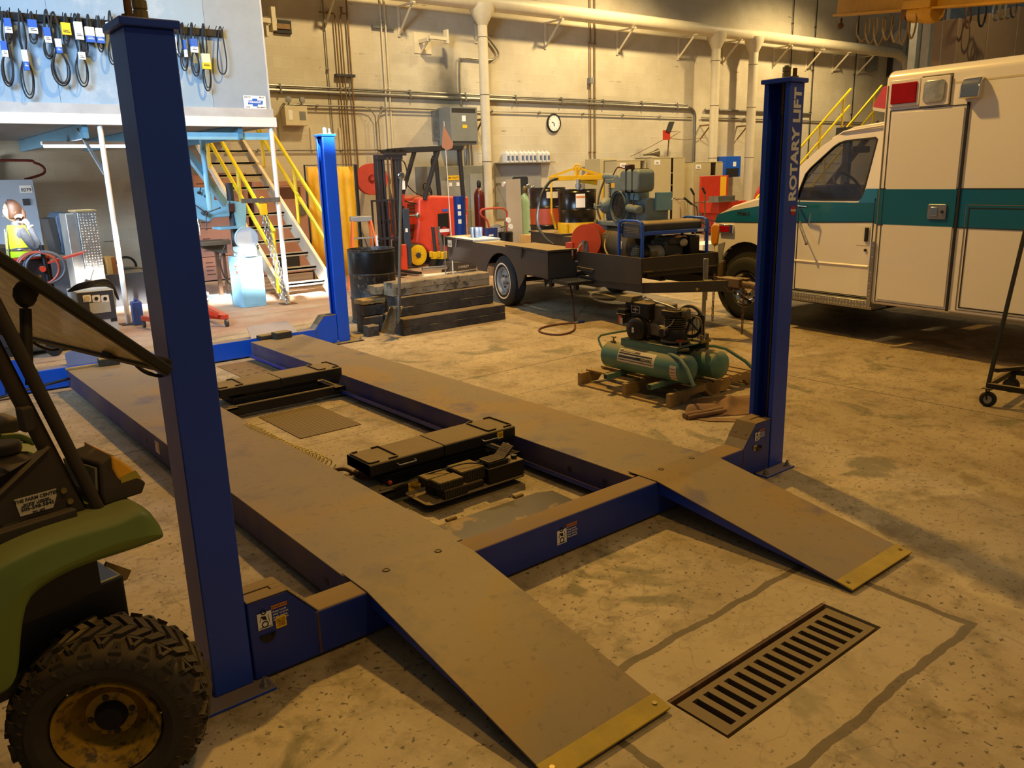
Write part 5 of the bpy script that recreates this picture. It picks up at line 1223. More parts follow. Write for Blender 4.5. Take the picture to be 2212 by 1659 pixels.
# compressor pump (left, far)
m = MB(); m.lathe([(.12, 0), (.13, .03), (.13, .2), (.1, .24), (.09, .3)], 20, Matrix.Translation((0, .30, .66))); m.build('pump_crankcase', mat('hammer_dark', '4c5a62', .5, .3, var=.25, dust=.4), t, bevel=.004)
m = MB()
for k in range(11): m.lathe([(.085, 0), (.105, .004), (.105, .01), (.085, .014)], 20, Matrix.Translation((0, .30, .92+k*.02)))
m.lathe([(.085, 0), (.085, .23)], 20, Matrix.Translation((0, .30, .9))); m.build('finned_cylinder', 'hammer_dark', t)
m = MB(); m.box((-.11, .2, 1.13), (.11, .4, 1.19)); m.cyl((-.05, .5, 1.22), (-.02, .18, 1.2), .05); m.cyl((.05, .28, 1.19), (.05, .28, 1.26), .03); m.build('cylinder_head', 'hammer_blue', t, bevel=.01)
m = MB(); m.lathe([(.0, .0), (.05, 0), (.10, .05), (.11, .09), (.11, .12)], 20, axm((-.21, .33, .85), (1, 0, 0))); m.cyl((-.3, .33, .84), (-.2, .33, .85), .018); m.cyl((-.28, .36, .88), (-.28, .30, .81), .014); m.build('pump_cover', 'hammer_blue', t)
m = MB(); m.tube(smoothpath([(-.05, .5, 1.2), (-.12, .52, 1.0), (-.16, .5, .8), (-.14, .46, .66), (-.18, .4, .58)]), .014, 8); m.build('discharge_pipe', 'brass', t)
# intake bellows between pump and engine
m = MB()
for k in range(4): m.torus((-.02, .14-k*.02, 1.17), .085, .014, (0, 1, 0), 20, 6)
m.lathe([(.085, 0), (.085, .1)], 20, axm((-.02, .16, 1.17), (0, -1, 0))); m.build('air_cleaner', mat('bellows_grey', '9a9484', .5, .2, dust=.4), t)
# engine block with blower housing
m = MB(); m.prism([(-.06, .60), (-.22, .68), (-.28, .85), (-.26, 1.02), (-.16, 1.20), (-.02, 1.25), (.10, 1.2), (.14, 1.0), (.12, .7), (.05, .62)], -.20, .12, ax='x', M=Matrix.Translation((0, -.05, 0))); m.build('blower_housing', 'hammer_blue', t, bevel=.025, seg=3)
FC = (-.205, -.14, .86)
m = MB(); m.open_lathe([(.185, .03), (.185, 0), (.155, 0), (.155, .02)], 32, axm(FC, (-1, 0, 0)) @ Matrix.Translation((0, 0, -.0))); m.build('fan_ring', 'hammer_blue', t, bevel=.004)
m = MB()
for r_ in (.03, .055, .08, .105, .13, .15): m.torus((FC[0]-.012, FC[1], FC[2]), r_, .0035, (1, 0, 0), 30, 5)
for k in range(8):
    a = k*PI/4; m.bar((FC[0]-.012, FC[1]+.03*math.cos(a), FC[2]+.03*math.sin(a)), (FC[0]-.012, FC[1]+.155*math.cos(a), FC[2]+.155*math.sin(a)), .006, .005)
m.build('fan_grille', 'black', t)
m = MB(); m.lathe([(0, 0), (.152, 0), (.152, .004), (0, .004)], 24, axm((FC[0]+.002, FC[1], FC[2]), (-1, 0, 0))); m.build('fan_disc', 'tank_grey', t)
m = MB(); m.box((-.203, -.02, 1.08), (-.2, .07, 1.14)); m.build('yellow_label', 'label_yellow', t)
m = MB(); m.box((-.12, -.62, .62), (.2, -.2, .95)); m.cyl((-.2, -.62, .82), (-.2, -.35, .84), .05, n=16); m.build('engine_block', 'hammer_blue', t, bevel=.015)
m = MB(); m.box((.0, -.66, .80), (.22, -.62, 1.02)); m.build('control_box', 'machine_blue', t, bevel=.006)
m = MB(); m.box((-.16, -.5, .93), (-.13, -.32, 1.06)); m.build('control_panel', 'machine_blue', t, bevel=.006)
# fuel tank: rounded box with straps
m = MB(); m.prism(rrect(-.66, 1.03, -.20, 1.30, .07, 6), -.24, -.02, ax='x'); ft = m.build('fuel_tank', 'hammer_blue', t, bevel=.03, seg=3)
for y_ in (-.50, -.36):
    m = MB(); m.ring(rrect(y_-.012, 1.022, y_+.012, 1.308, .001, 1), rrect(y_-.0119, 1.024, y_+.0119, 1.306, .001, 1), -.245, -.015, ax='x'); m.build('tank_strap', 'black', ft)
m = MB(); m.lathe([(.055, 0), (.06, .01), (.06, .05), (.05, .06), (0, .062)], 18, Matrix.Translation((-.12, -.24, 1.30))); m.build('filler_cap', mat('cap_brown', '4a2c20', .5), ft)
m = MB(); m.tube(smoothpath([(-.1, .2, 1.24), (-.12, .05, 1.33), (-.1, -.1, 1.31), (-.1, -.2, 1.33)]), .008, 6); m.tube(smoothpath([(-.18, -.45, 1.0), (-.22, -.5, .9), (-.2, -.52, .7), (-.15, -.5, .62)]), .007, 6); m.build('fuel_line', 'cyl_maroon', t)
m = MB(); m.cyl((-.20, .42, .50), (-.20, .42, .62), .014); m.lathe([(0, 0), (.04, 0), (.04, .02), (0, .022)], 16, axm((-.22, .42, .64), (-1, 0, .2))); m.build('pressure_gauge', 'brass', t)
m = MB(); m.tube(smoothpath([(-.25, .12, .43), (-.30, .05, .35), (-.33, -.05, .28), (-.34, -.18, .22), (-.30, -.3, .16)]), .012, 8); m.build('outlet_hose', 'brass', t)

# portable generator in a blue tube frame
t = thing('generator', 'portable generator in a bright blue tube frame at the trailer front', 'generator', tl(.86, -2.03, .67), rz=TTH)
t.scale = (1, 1, .79)
GW, GD, GH = .32, .26, .66
# axis: x across trailer; the long side faces -y
gx0, gx1, gy0, gy1 = -.38, .50, -.30, .14
for y_ in (gy0, gy1):
    pass
def gframe(x_):
    m = MB(); pts = [(x_, gy1, .0), (x_, gy1, GH-.08), (x_, gy1-.02, GH-.02), (x_, gy1-.08, GH), (x_, gy0+.08, GH), (x_, gy0+.02, GH-.02), (x_, gy0, GH-.08), (x_, gy0, 0)]
    m.tube(pts, .019, 12); return m.build('frame_hoop', 'generator_blue', t)
gframe(gx0); gframe(gx1)
for y_ in (gy0, gy1):
    m = MB(); m.box((gx0, y_-.015, GH-.19), (gx1, y_+.015, GH-.14)); m.build('frame_rail', 'generator_blue', t, bevel=.004)
    m = MB(); m.box((gx0, y_-.015, .02), (gx1, y_+.015, .06)); m.build('frame_rail', 'generator_blue', t, bevel=.004)
m = MB(); m.prism(rrect(gy0+.04, GH-.20, gy1-.02, GH-.02, .05, 5), gx0+.07, gx1-.04, ax='x'); m.build('fuel_tank', mat('gen_tank', '3a3632', .5, dust=.8), t, bevel=.015)
m = MB(); m.prism(rrect(gy0+.02, GH-.24, gy1-.02, GH-.04, .03, 4), gx0+.015, gx0+.06, ax='x'); cp = m.build('control_panel', mat('gen_panel', '22222c', .35, var=.1), t, bevel=.006)
m = MB(); 
for k in range(4): m.box((gx0+.012, gy0+.08+k*.012*0, GH-.10-k*.022), (gx0+.016, gy1-.08-(k % 2)*.05, GH-.09-k*.022))
m.build('panel_print', 'brass', cp)
m = MB(); m.lathe([(.0, 0), (.11, 0), (.135, .03), (.135, .28), (.12, .30)], 24, axm((gx0+.08, -.08, .19), (1, 0, 0))); al = m.build('alternator', 'grey', t)
m = MB()
for k in range(7): m.box((gx0+.072, -.15, .10+k*.028), (gx0+.082, -.01, .112+k*.028))
for k in range(6): m.box((gx0+.16+k*.02, -.222, .15), (gx0+.168+k*.02, -.215, .24))
m.build('cooling_slot', 'brass', al)
m = MB(); m.lathe([(.139, 0), (.139, .1)], 24, axm((gx0+.08, -.08, .19), (1, 0, 0))); m.build('end_bell', 'black', al)
m = MB(); m.box((.0, -.2, .06), (.26, .08, .36)); m.box((.04, -.22, .3), (.2, .02, .42)); m.cyl((.0, -.22, .12), (.2, -.22, .16), .03); m.build('engine', 'dark_grey', t, bevel=.02)
m = MB(); m.lathe([(.05, 0), (.055, .02), (.055, .05), (.03, .055), (0, .055)], 18, axm((.22, -.2, .33), (0, -1, 0))); m.build('muffler_outlet', 'steel', t)
m = MB(); m.box((.30, -.26, .14), (.44, .06, .42)); m.build('air_filter_box', 'black', t, bevel=.02)
m = MB(); m.box((gx1-.15, gy0-.018, GH-.18), (gx1-.06, gy0-.015, GH-.15)); m.build('inventory_label', 'white_label', t)
# work gloves on the generator frame and a stack of cups on the box lid
m = MB(); m.sph((0, 0, 0), (.06, .04, .02), 10); [m.tube([(.04, -.03+i*.02, 0), (.08, -.035+i*.023, .005), (.11, -.03+i*.022, -.012)], .009, 6) for i in range(4)]; m.tube([(.0, .03, 0), (.04, .06, .0)], .009, 6)
o = m.build('work_glove', 'glove_tan', sub=0); o.location = tl(1.02, -2.25, 1.00); tag(o, 'tan work glove lying on the engine inside the blue generator frame', 'glove')
# black cup cluster on lid
m = MB()
for i, (a, b) in enumerate([(0, 0), (.075, .01), (.15, -.005), (.03, .07), (.11, .075), (.19, .06)]):
    m.lathe([(.024, 0), (.03, .005), (.033, .075), (.036, .08), (.037, .14), (.034, .145), (.03, .145), (.028, .08)], 14, Matrix.Translation((a, b, 0)))
o = m.build('stake_pocket_cluster', mat('bluish_rubber', '2a3440', .6, var=.2)); o.location = tl(.18, 1.35, .836); o.rotation_euler = (0, 0, .6); tag(o, 'cluster of dark bluish-black rubber cups standing on the rear box lid', 'rubber cups')
GTH = math.radians(12.4); GO = Vector((-.312, -.313, 0)); GH_ = Vector((math.cos(GTH), math.sin(GTH), 0)); GN = Vector((-math.sin(GTH), math.cos(GTH), 0))
TG = thing('utility_vehicle', 'green utility vehicle with knobby tyre, amber lamp and raised windshield at the left edge', 'utility vehicle', GO, rz=GTH)
def GL(v):
    v = Vector(v)-GO; return Vector((v.dot(GH_), v.dot(GN), v.z))
def GP(px, py, y): return GL(P(px, py, pl=(GO+GN*y, GN)))
# fender: lofted stations (h, z low, z crease, z top edge, z inner top)
stn = [(-.62, .30, .52, .78, .84), (-.45, .30, .60, .80, .85), (-.33, .50, .66, .83, .86), (-.30, .50, .70, .838, .86), (-.27, .50, .735, .842, .862), (-.25, .54, .75, .846, .862), (-.236, .62, .765, .85, .862), (-.21, .715, .785, .858, .864), (-.18, .738, .79, .863, .866),
       (-.13, .752, .797, .868, .868), (-.085, .758, .80, .868, .868), (-.03, .757, .805, .866, .868), (.02, .753, .807, .862, .868), (.06, .751, .803, .862, .868), (.10, .750, .797, .866, .868), (.125, .749, .79, .862, .862), (.15, .747, .78, .835, .845), (.172, .745, .765, .785, .80)]
m = MB(); vs = []; fs = []
def sect(h, zl, zc, zt, zi):
    k = max(0, (h-.08)/.1); yo = .0+.02*k*k
    pts = [(h, .05+yo, zl+.0), (h, .0+yo, zl), (h, -.006+yo, (zl+zc)/2), (h, -.012+yo, zc-.012), (h, -.002+yo, zc+.004), (h, .004+yo, (zc+zt)/2), (h, .012+yo, zt-.018), (h, .03+yo, zt-.003), (h, .06+yo, zt+.002), (h, .30, zi+.002), (h, .30, zi-.01), (h, .06+yo, zt-.012), (h, .022+yo, (zc+zt)/2), (h, .02+yo, zl+.012)]
    return pts
NS = None
for s_ in stn:
    q = sect(*s_); NS = len(q); vs += q
for i in range(len(stn)-1):
    for k in range(NS):
        k2 = (k+1) % NS; fs.append((i*NS+k, i*NS+k2, (i+1)*NS+k2, (i+1)*NS+k))
fs.append(tuple(range(NS))); fs.append(tuple((len(stn)-1)*NS+k for k in range(NS))[::-1])
m.add(vs, fs); m.build('fender', 'gator_green', TG, smooth=50, sub=1)
# far fender and the hood between
m = MB(); m.add([(x, 1.42-y, z) for x, y, z in vs], fs); m.build('fender', 'gator_green', TG, smooth=50)
m = MB(); m.box((-.5, .12, .62), (.02, .16, .76)); m.box((-.5, .16, .40), (.05, 1.2, .46)); m.build('wheel_housing', 'black', TG)
# dark side panel under the windshield pillar with dealer sticker
m = MB(); m.prism([(-.62, .86), (-.18, .895), (-.02, .884), (-.02, .868), (.012, .868), (-.052, 1.058), (-.06, 1.062), (-.45, .80+.02)], .115, .125, ax='y')
m.add([(-.06, .115, 1.062), (-.05, .115, 1.058), (-.42, .115, .80), (-.43, .115, .81)], []) if 0 else None
m.build('side_panel', 'gator_dark', TG, bevel=.002)
m = MB(); m.prism([(-.062, 1.062), (-.054, 1.068), (-.42, .83), (-.43, .82)], .10, .14, ax='y'); m.build('panel_edge', mat('edge_grey', '6e6048', .6, .3, dust=.5), TG)
m = MB(); m.box((-.62, .085, .858), (-.022, .13, .888)); m.build('panel_foot_rail', 'gator_dark', TG, bevel=.004)
S0 = GP(30, 1080, .1135); S1 = GP(121, 1055, .1135); S2 = GP(122, 1070, .1135); S3 = GP(115, 1096, .1135); S4 = GP(44, 1116, .1135)
m = MB(); m.prism([(S0.x, S0.z), (S1.x, S1.z), (S2.x, S2.z), (S3.x, S3.z), (S4.x, S4.z)], .1125, .1145, ax='y'); sk = m.build('dealer_sticker', mat('old_sticker', 'c9bfa6', .6, var=.08), TG, smooth=0)
def gt(body, px, py, size, sx=1., m_='ink'):
    c = GP(px, py, .1115); r_ = (S1-S0); text('sticker_text', body, size, fm(c, r_, (0, 0, 1)), m_, sk, .0003, sx=sx, bold=.0003)
gt('THE FARM CENTER', 79, 1074, .0125, 1.0); gt('HWY 550 ND   *   2 MILES WEST', 79, 1083, .0044); gt('KIRTLAND, NM     OF FARMINGTON', 79, 1087, .0044); gt('505-598-5845', 82, 1093, .0125, 1.15); gt('TFC  1073', 84, 1103, .007)
for px, py in ((136, 1059), (150, 1082)):
    c = GP(px, py, .113); m = MB(); m.cyl((c.x, .106, c.z), (c.x, .118, c.z), .008, n=12); m.build('panel_button', 'brass', TG)
# pillar (twin tube) leaning back
for (h0, h1, r_, yy) in ((.045, -.245, .017, .11), (.005, -.285, .021, .14)):
    m = MB(); m.tube([(h0, yy, .852), (h0+(h1-h0)*.5, yy, 1.39), (h1, yy, 1.93)], r_, 12); m.build('windshield_pillar', mat('pillar_brown', '3c3226', .6, .1, var=.2, dust=.5), TG)
m = MB(); m.tube([(-.245, 1.31, 1.93), (.02, 1.31, .86)], .02, 10); m.build('windshield_pillar', 'pillar_brown', TG)
m = MB(); m.box((-.30, .09, 1.90), (-.22, 1.33, 1.95)); m.box((-1.2, .08, 1.93), (-.22, 1.34, 1.96)); m.build('cab_roof', 'pillar_brown', TG)
m = MB(); c = GP(56, 900, .13); m.box((c.x-.02, .10, c.z-.035), (c.x+.012, .14, c.z+.03)); m.build('pillar_latch', 'gator_dark', TG, bevel=.006)
# lamp pod on the fender
def pp(px, py, y): return GP(px, py, y)
m = MB()
b = [(.055, .10, .865), (.165, .10, .865), (.165, .26, .865), (.05, .26, .865)]
mid = [(.052, .095, .905), (.180, .10, .893), (.178, .27, .893), (.04, .27, .905)]
t_ = [(.066, .11, .985), (.105, .11, .998), (.10, .25, 1.005), (.03, .25, .995)]
u_ = [(.064, .105, .975), (.145, .108, .935), (.142, .262, .94), (.036, .262, .985)]
m.add(b+mid+u_+t_, [(3, 2, 1, 0)]+[(k*4+i, k*4+(i+1) % 4, k*4+4+(i+1) % 4, k*4+4+i) for k in range(3) for i in range(4)]+[(12, 13, 14, 15)])
pod = m.build('lamp_housing', 'gator_dark', TG, bevel=.006)
m = MB(); m.add([(.050, .115, .90), (.040, .245, .905), (.030, .24, .985), (.060, .118, .972)]+[(.044, .115, .90), (.034, .245, .905), (.024, .24, .985), (.054, .118, .972)], [(0, 1, 2, 3), (7, 6, 5, 4), (0, 4, 5, 1), (1, 5, 6, 2), (2, 6, 7, 3), (3, 7, 4, 0)]); m.build('lamp_back_plate', mat('lamp_plate', '8a8468', .35, var=.1), pod)
m = MB(); m.add([(.098, .102, .998), (.115, .102, .985), (.152, .104, .940), (.168, .105, .912), (.108, .102, .905), (.094, .102, .96)]+[(.098, .27, 1.012), (.118, .27, .995), (.155, .268, .945), (.170, .268, .918), (.11, .27, .91), (.094, .27, .96)],
    [(0, 1, 2, 3, 4, 5), (11, 10, 9, 8, 7, 6)]+[(i, (i+1) % 6, 6+(i+1) % 6, 6+i) for i in range(6)]); m.build('amber_lens', 'amber', pod, bevel=.006)
m = MB(); m.add([(.109, .1005, .932), (.156, .1025, .938), (.170, .104, .910), (.112, .1005, .903)]+[(.109, .104, .932), (.156, .105, .938), (.168, .106, .910), (.112, .104, .903)], [(0, 1, 2, 3), (7, 6, 5, 4), (0, 4, 5, 1), (1, 5, 6, 2), (2, 6, 7, 3), (3, 7, 4, 0)]); m.build('clear_lens', mat('lens_olive', 'a89a3c', .25, var=0), pod)
# raised windshield
A_ = Vector((.276, .10, 1.212)); E_ = Vector((-.367, 0, .345)).normalized(); LE = .94; WN = 1.16; NRM = E_.cross(Vector((0, 1, 0))).normalized()
def wp(e, n, k=0): return A_+E_*e+Vector((0, 1, 0))*n+NRM*k
wt = thing
m = MB(); vv = [wp(.02, .02), wp(LE, .02), wp(LE, WN-.02), wp(.02, WN-.02)]; m.add(vv+[v+NRM*.004 for v in vv], [(0, 1, 2, 3), (7, 6, 5, 4), (0, 4, 5, 1), (1, 5, 6, 2), (2, 6, 7, 3), (3, 7, 4, 0)]); m.build('windshield_pane', 'windshield_warm_sheen', TG, smooth=0)
fr_ = mat('screen_frame', '2c261c', .6, .1, var=.3, sc=10, dust=.6, dcol='5a4c34')
m = MB(); m.bar(wp(-.02, .0), wp(LE, .0), .035, .03, NRM); m.bar(wp(-.02, WN), wp(LE, WN), .035, .03, NRM); m.bar(wp(LE, 0), wp(LE, WN), .03, .03, NRM); m.build('windshield_frame', fr_, TG, bevel=.006)
m = MB(); m.bar(wp(.0, -.017), wp(.0, WN+.017), .03, .02, NRM); m.build('windshield_frame', fr_, TG, bevel=.004)
m = MB(); m.bar(wp(-.005, .0, -.022), wp(-.005, WN, -.022), .022, .02, NRM); m.build('frame_seal', fr_, TG, bevel=.003)
for n_ in (.27, 1.04):
    m = MB(); m.bar(wp(.04, n_, 0), wp(-.03, n_, -.03), .045, .05, (0, 1, 0)); c = wp(-.03, n_, -.035)
    m.tube(smoothpath([c, c+Vector((.012, .0, -.04)), c+Vector((.03, -.01, -.065)), c+Vector((.065, -.02, -.085)), c+Vector((.09, -.03, -.085))]), [.012, .011, .010, .009, .009, .008, .008, .008, .007, .007, .007, .007, .007, .007, .007, .007, .006, .006, .006, .006, .006, .006, .006, .006, .006], 8)
    m.build('windshield_latch', fr_, TG, bevel=.003)
# gas stay
pa = GP(54, 636, .17); pb_ = GP(60, 832, .13)
m = MB(); m.cyl(pa.lerp(pb_, .16), pa.lerp(pb_, .82), .014, n=14); m.cyl(pa, pb_, .006, n=8); m.build('gas_stay', fr_, TG)
m = MB(); m.sph(pa, (.03, .02, .035), 12); m.bar(pa, pa+Vector((.045, .05, .03)), .05, .03); m.build('stay_bracket', fr_, TG, bevel=.004)
# cowl pieces seen under the screen
m = MB(); q = [GP(0, 945, .72), GP(40, 943, .72), GP(62, 952, .72), GP(68, 962, .72)]; m.tube(smoothpath(q), .012, 8); m.build('cowl_rail', 'gator_green', TG)
c = GP(72, 968, .62)
m = MB(); m.add([GP(0, 960, .75), GP(45, 952, .75), GP(100, 975, .6), GP(92, 985, .5), GP(60, 975, .45), GP(0, 975, .5)]+[v+Vector((0, 0, -.02)) for v in (GP(0, 960, .75), GP(45, 952, .75), GP(100, 975, .6), GP(92, 985, .5), GP(60, 975, .45), GP(0, 975, .5))], [(0, 1, 2, 3, 4, 5), (11, 10, 9, 8, 7, 6)]+[(i, (i+1) % 6, 6+(i+1) % 6, 6+i) for i in range(6)]); m.build('dash_panel', 'gator_green', TG)
gd2 = mat('dash_brown', '5a4c34', .65, var=.3, dust=.9, dcol='7d6c48')
a = GP(40, 985, .45); m = MB(); m.bx((a.x-.08, .45, a.z-.02), (.22, .14, .045)); m.build('dash_tray', gd2, TG, bevel=.015, seg=3)
a = GP(5, 965, .5); m = MB(); m.cyl((a.x, .5, a.z-.02), (a.x, .5, a.z+.012), .05, n=18); m.build('dash_cap', gd2, TG, bevel=.008)
a = GP(8, 915, .8); m = MB(); m.bx((a.x-.03, .8, a.z), (.12, .12, .05)); m.build('dash_switch_box', gd2, TG, bevel=.012)
a = GP(45, 1015, .3); m = MB(); m.bx((a.x, .3, a.z-.02), (.07, .08, .06)); m.tube([(a.x-.06, .28, a.z-.08), (a.x-.05, .3, a.z+.02), (a.x-.09, .33, a.z+.03)], .006, 6); m.tube([GP(0, 1028, .25), GP(35, 1035, .25), GP(25, 1045, .2), GP(0, 1040, .2)], .008, 6); m.build('dash_fittings', gd2, TG, bevel=.008)
m = MB(); m.box((-.62, .14, .60), (-.02, 1.26, .80)); m.build('front_bulkhead', 'black', TG)
m = MB(); q = [GP(190, 1290, .3), GP(232, 1214, .3), GP(284, 1232, .32), GP(275, 1252, .32), GP(240, 1268, .3)]
m.add(q+[v+Vector((.0, .01, .0)) for v in q], [(0, 1, 2, 3, 4), (9, 8, 7, 6, 5)]+[(i, (i+1) % 5, 5+(i+1) % 5, 5+i) for i in range(5)]); m.build('skid_bracket', mat('bracket_tan', '8a7448', .5, .2, var=.15), TG)
m = MB(); m.box((-.2, .2, .32), (.12, .5, .6)); m.cyl((.0, .3, .27), (.0, .6, .3), .03); m.cyl((.0, .25, .35), (-.1, .3, .75), .035); m.build('suspension', 'black', TG, bevel=.01)
# knobby front wheel, steered to the right
phi = math.radians(25); inn = Vector((math.sin(phi), math.cos(phi), 0)); WC = Vector((-.382, -.306, .268))
Mw = Matrix.Translation(-GO)
MW = Matrix.Rotation(-GTH, 4, 'Z') @ Matrix.Translation(WC-GO) @ Vector((0, 0, 1)).rotation_difference(inn).to_matrix().to_4x4()
RT, WT = .262, .235
crown = [(-.5, .205), (-.47, .232), (-.40, .250), (-.28, .259), (0, .262), (.28, .259), (.40, .250), (.47, .232), (.5, .205)]
def rr_(v):
    t_ = max(-.5, min(.5, v/WT-.0)); 
    for i in range(len(crown)-1):
        if crown[i][0] <= t_ <= crown[i+1][0]:
            k = (t_-crown[i][0])/(crown[i+1][0]-crown[i][0]); return crown[i][1]+(crown[i+1][1]-crown[i][1])*k
    return .2
zc_ = .09
m = MB(); base_h = .013
prof = [(.143, zc_-.085), (.150, zc_-.105), (.175, zc_-.122), (.198, zc_-.123)]+[(r-base_h, zc_+t_*WT) for t_, r in crown]+[(.198, zc_+.123), (.15, zc_+.1), (.143, zc_+.08)]
m.open_lathe(prof, 72, MW)
def lug(poly, h=.014, inset=.0018):
    n = len(poly); cx = sum(p[0] for p in poly)/n; cy = sum(p[1] for p in poly)/n; vs_ = []
    for lv, hh, k in ((0, -base_h-.002, 1.), (1, h-base_h, 1-inset*60*.1)):
        for a, v in poly:
            aa = cx+(a-cx)*k; vv2 = cy+(v-cy)*k; r_ = rr_(vv2)+hh
            vs_.append(MW @ Vector((r_*math.cos(aa), r_*math.sin(aa), zc_+vv2)))
    m.add(vs_, [tuple(range(n))[::-1], tuple(range(n, 2*n))]+[(i, (i+1) % n, n+(i+1) % n, n+i) for i in range(n)])
NP_ = 20; pa_ = 2*PI/NP_
for i in range(NP_):
    a0 = i*pa_
    for j in range(2):          # nested centre chevrons
        aj = a0+j*pa_/2; w = pa_*.30
        for s in (-1, 1):
            off_ = 0 if s < 0 else pa_*.0
            lug([(aj, s*.001), (aj+w, s*.001), (aj+w-pa_*.42, s*.048), (aj-pa_*.42, s*.048)], .015)
    for s in (-1, 1):
        b0 = a0+(pa_*.25 if s > 0 else 0)-pa_*.15
        # triangular block with a notch, built of two legs and a bar
        lug([(b0-pa_*.30, s*.052), (b0-pa_*.18, s*.052), (b0+pa_*.04, s*.084), (b0-pa_*.06, s*.088)], .015)
        lug([(b0+pa_*.30, s*.052), (b0+pa_*.18, s*.052), (b0-pa_*.02, s*.082), (b0+pa_*.08, s*.088)], .015)
        lug([(b0-pa_*.30, s*.050), (b0+pa_*.30, s*.050), (b0+pa_*.26, s*.060), (b0-pa_*.26, s*.060)], .015)
        c0 = b0+pa_*.5     # shoulder 'A' block
        lug([(c0-pa_*.10, s*.078), (c0+pa_*.02, s*.078), (c0-pa_*.16, s*.116), (c0-pa_*.30, s*.114)], .013)
        lug([(c0+pa_*.10, s*.078), (c0-pa_*.02, s*.078), (c0+pa_*.16, s*.116), (c0+pa_*.30, s*.114)], .013)
        lug([(c0-pa_*.20, s*.098), (c0+pa_*.20, s*.098), (c0+pa_*.22, s*.104), (c0-pa_*.22, s*.104)], .013)
ty = m.build('tyre', 'tyre', TG, smooth=30)
m = MB(); o_ = zc_-.09
m.open_lathe([(.118, o_+.05), (.139, o_-.006+.01), (.143, o_-.003), (.139, o_-.012), (.130, o_-.008), (.122, o_+.012), (.112, o_+.02), (.104, o_+.03), (.098, o_+.075), (.088, o_+.092), (.075, o_+.085), (.068, o_+.06), (.044, o_+.058), (.044, o_+.08)], 48, MW); rm = m.build('rim', 'rim_yellow', TG, smooth=50)
m = MB(); m.lathe([(0, o_+.03), (.034, o_+.032), (.042, o_+.045), (.044, o_+.075)], 28, MW); m.build('hub_hole', mat('hub_dark', '1e1812', .8), rm)
for k in range(4):
    a = PI/4+k*PI/2+.2; c = MW @ Vector((.056*math.cos(a), .056*math.sin(a), o_+.054)); d_ = MW.to_3x3() @ Vector((0, 0, 1)); m = MB(); m.cyl(c, c+d_*.01, .009, n=8); m.build('wheel_nut', 'gator_dark', rm)
m = MB(); m.open_lathe([(.14, zc_+.08), (.12, zc_+.04), (.001, zc_+.03)], 24, MW); m.build('wheel_back', 'black', TG)
t = thing('pallet', 'wooden pallet with missing deck boards under the green twin-tank compressor', 'pallet', (4.32, 1.72, 0))
PX0, PX1, PY0, PY1 = -.48, .62, -.49, .50
for y_ in (PY0+.02, -.02, PY1-.02):
    prof = [(PX0, .015), (PX0+.20, .015), (PX0+.24, .055), (PX0+.42, .055), (PX0+.46, .015), (PX0+.70, .015), (PX0+.74, .055), (PX0+.92, .055), (PX0+.96, .015), (PX1, .015), (PX1, .105), (PX0, .105)]
    m = MB(); m.prism(prof, y_-.02, y_+.02, ax='y'); m.build('stringer', 'wood', t, bevel=.002)
for x_ in (PX0, .0, PX1-.12):
    m = MB(); m.box((x_, PY0, 0), (x_+.12, PY1, .015)); m.build('bottom_board', 'wood', t, bevel=.001)
for x_, w_, y0, y1 in ((PX0+.10, .09, -.02, PY1), (PX0+.27, .08, -.05, PY1), (PX0+.40, .09, PY0, PY1), (PX0+.52, .09, PY0, PY1), (PX0+.64, .09, PY0, PY1), (PX0+.76, .09, PY0, PY1), (PX0+.88, .09, PY0, PY1), (PX0+1.0, .09, PY0, PY1)):
    m = MB(); m.box((x_, y0, .105), (x_+w_, y1, .12)); m.build('deck_board', 'wood', t, bevel=.001)
m = MB()
for k in range(3): m.cyl((PX0+.03, PY1-.02-.0, .105), (PX0+.03, PY1-.02, .13), .0015, n=5) if k == 0 else m.cyl((PX0+.06*k+.02, PY1-.02, .105), (PX0+.06*k+.02, PY1-.02, .132), .0015, n=5)
m.build('bent_nail', 'rusty', t)

CO = Vector((4.13, 1.62, .12))
t = thing('portable_compressor', 'green twin-tank portable air compressor with black engine standing on the wooden pallet', 'compressor', CO)
def Qc(a, b, x): 
    v = P(1280+a*.16275, 620+b*.16275, x=x)-CO; return v
def rel(m): return off(m, CO)
def vt(x, y0, y1, z, r):
    m = MB(); m.lathe([(0, -.045), (r*.5, -.04), (r*.85, -.022), (r, 0), (r, y1-y0), (r*.85, y1-y0+.022), (r*.5, y1-y0+.04), (0, y1-y0+.045)], 32, axm((x, y0, z), (0, 1, 0))); return rel(m)
T1 = vt(4.02, 1.22, 2.02, .268, .108).build('air_tank', 'tank_green', t); T2 = vt(4.30, 1.14, 1.96, .268, .108).build('air_tank', 'tank_green', t)
for y_ in (1.40, 1.86):
    m = MB(); m.box((3.80, y_-.02, .121), (4.42, y_+.02, .161)); b_ = rel(m).build('skid_tube', 'tank_green', t, bevel=.002)
    m = MB(); m.box((3.798, y_-.015, .126), (3.803, y_+.015, .156)); rel(m).build('tube_mouth', 'dark_interior', b_)
m = MB(); m.box((3.985, 1.30, .36), (3.993, 1.87, .425)); m.box((4.33, 1.30, .36), (4.338, 1.87, .425)); m.box((3.985, 1.30, .418), (4.338, 1.87, .426)); dk = rel(m).build('engine_deck', 'tank_green', t, bevel=.002)
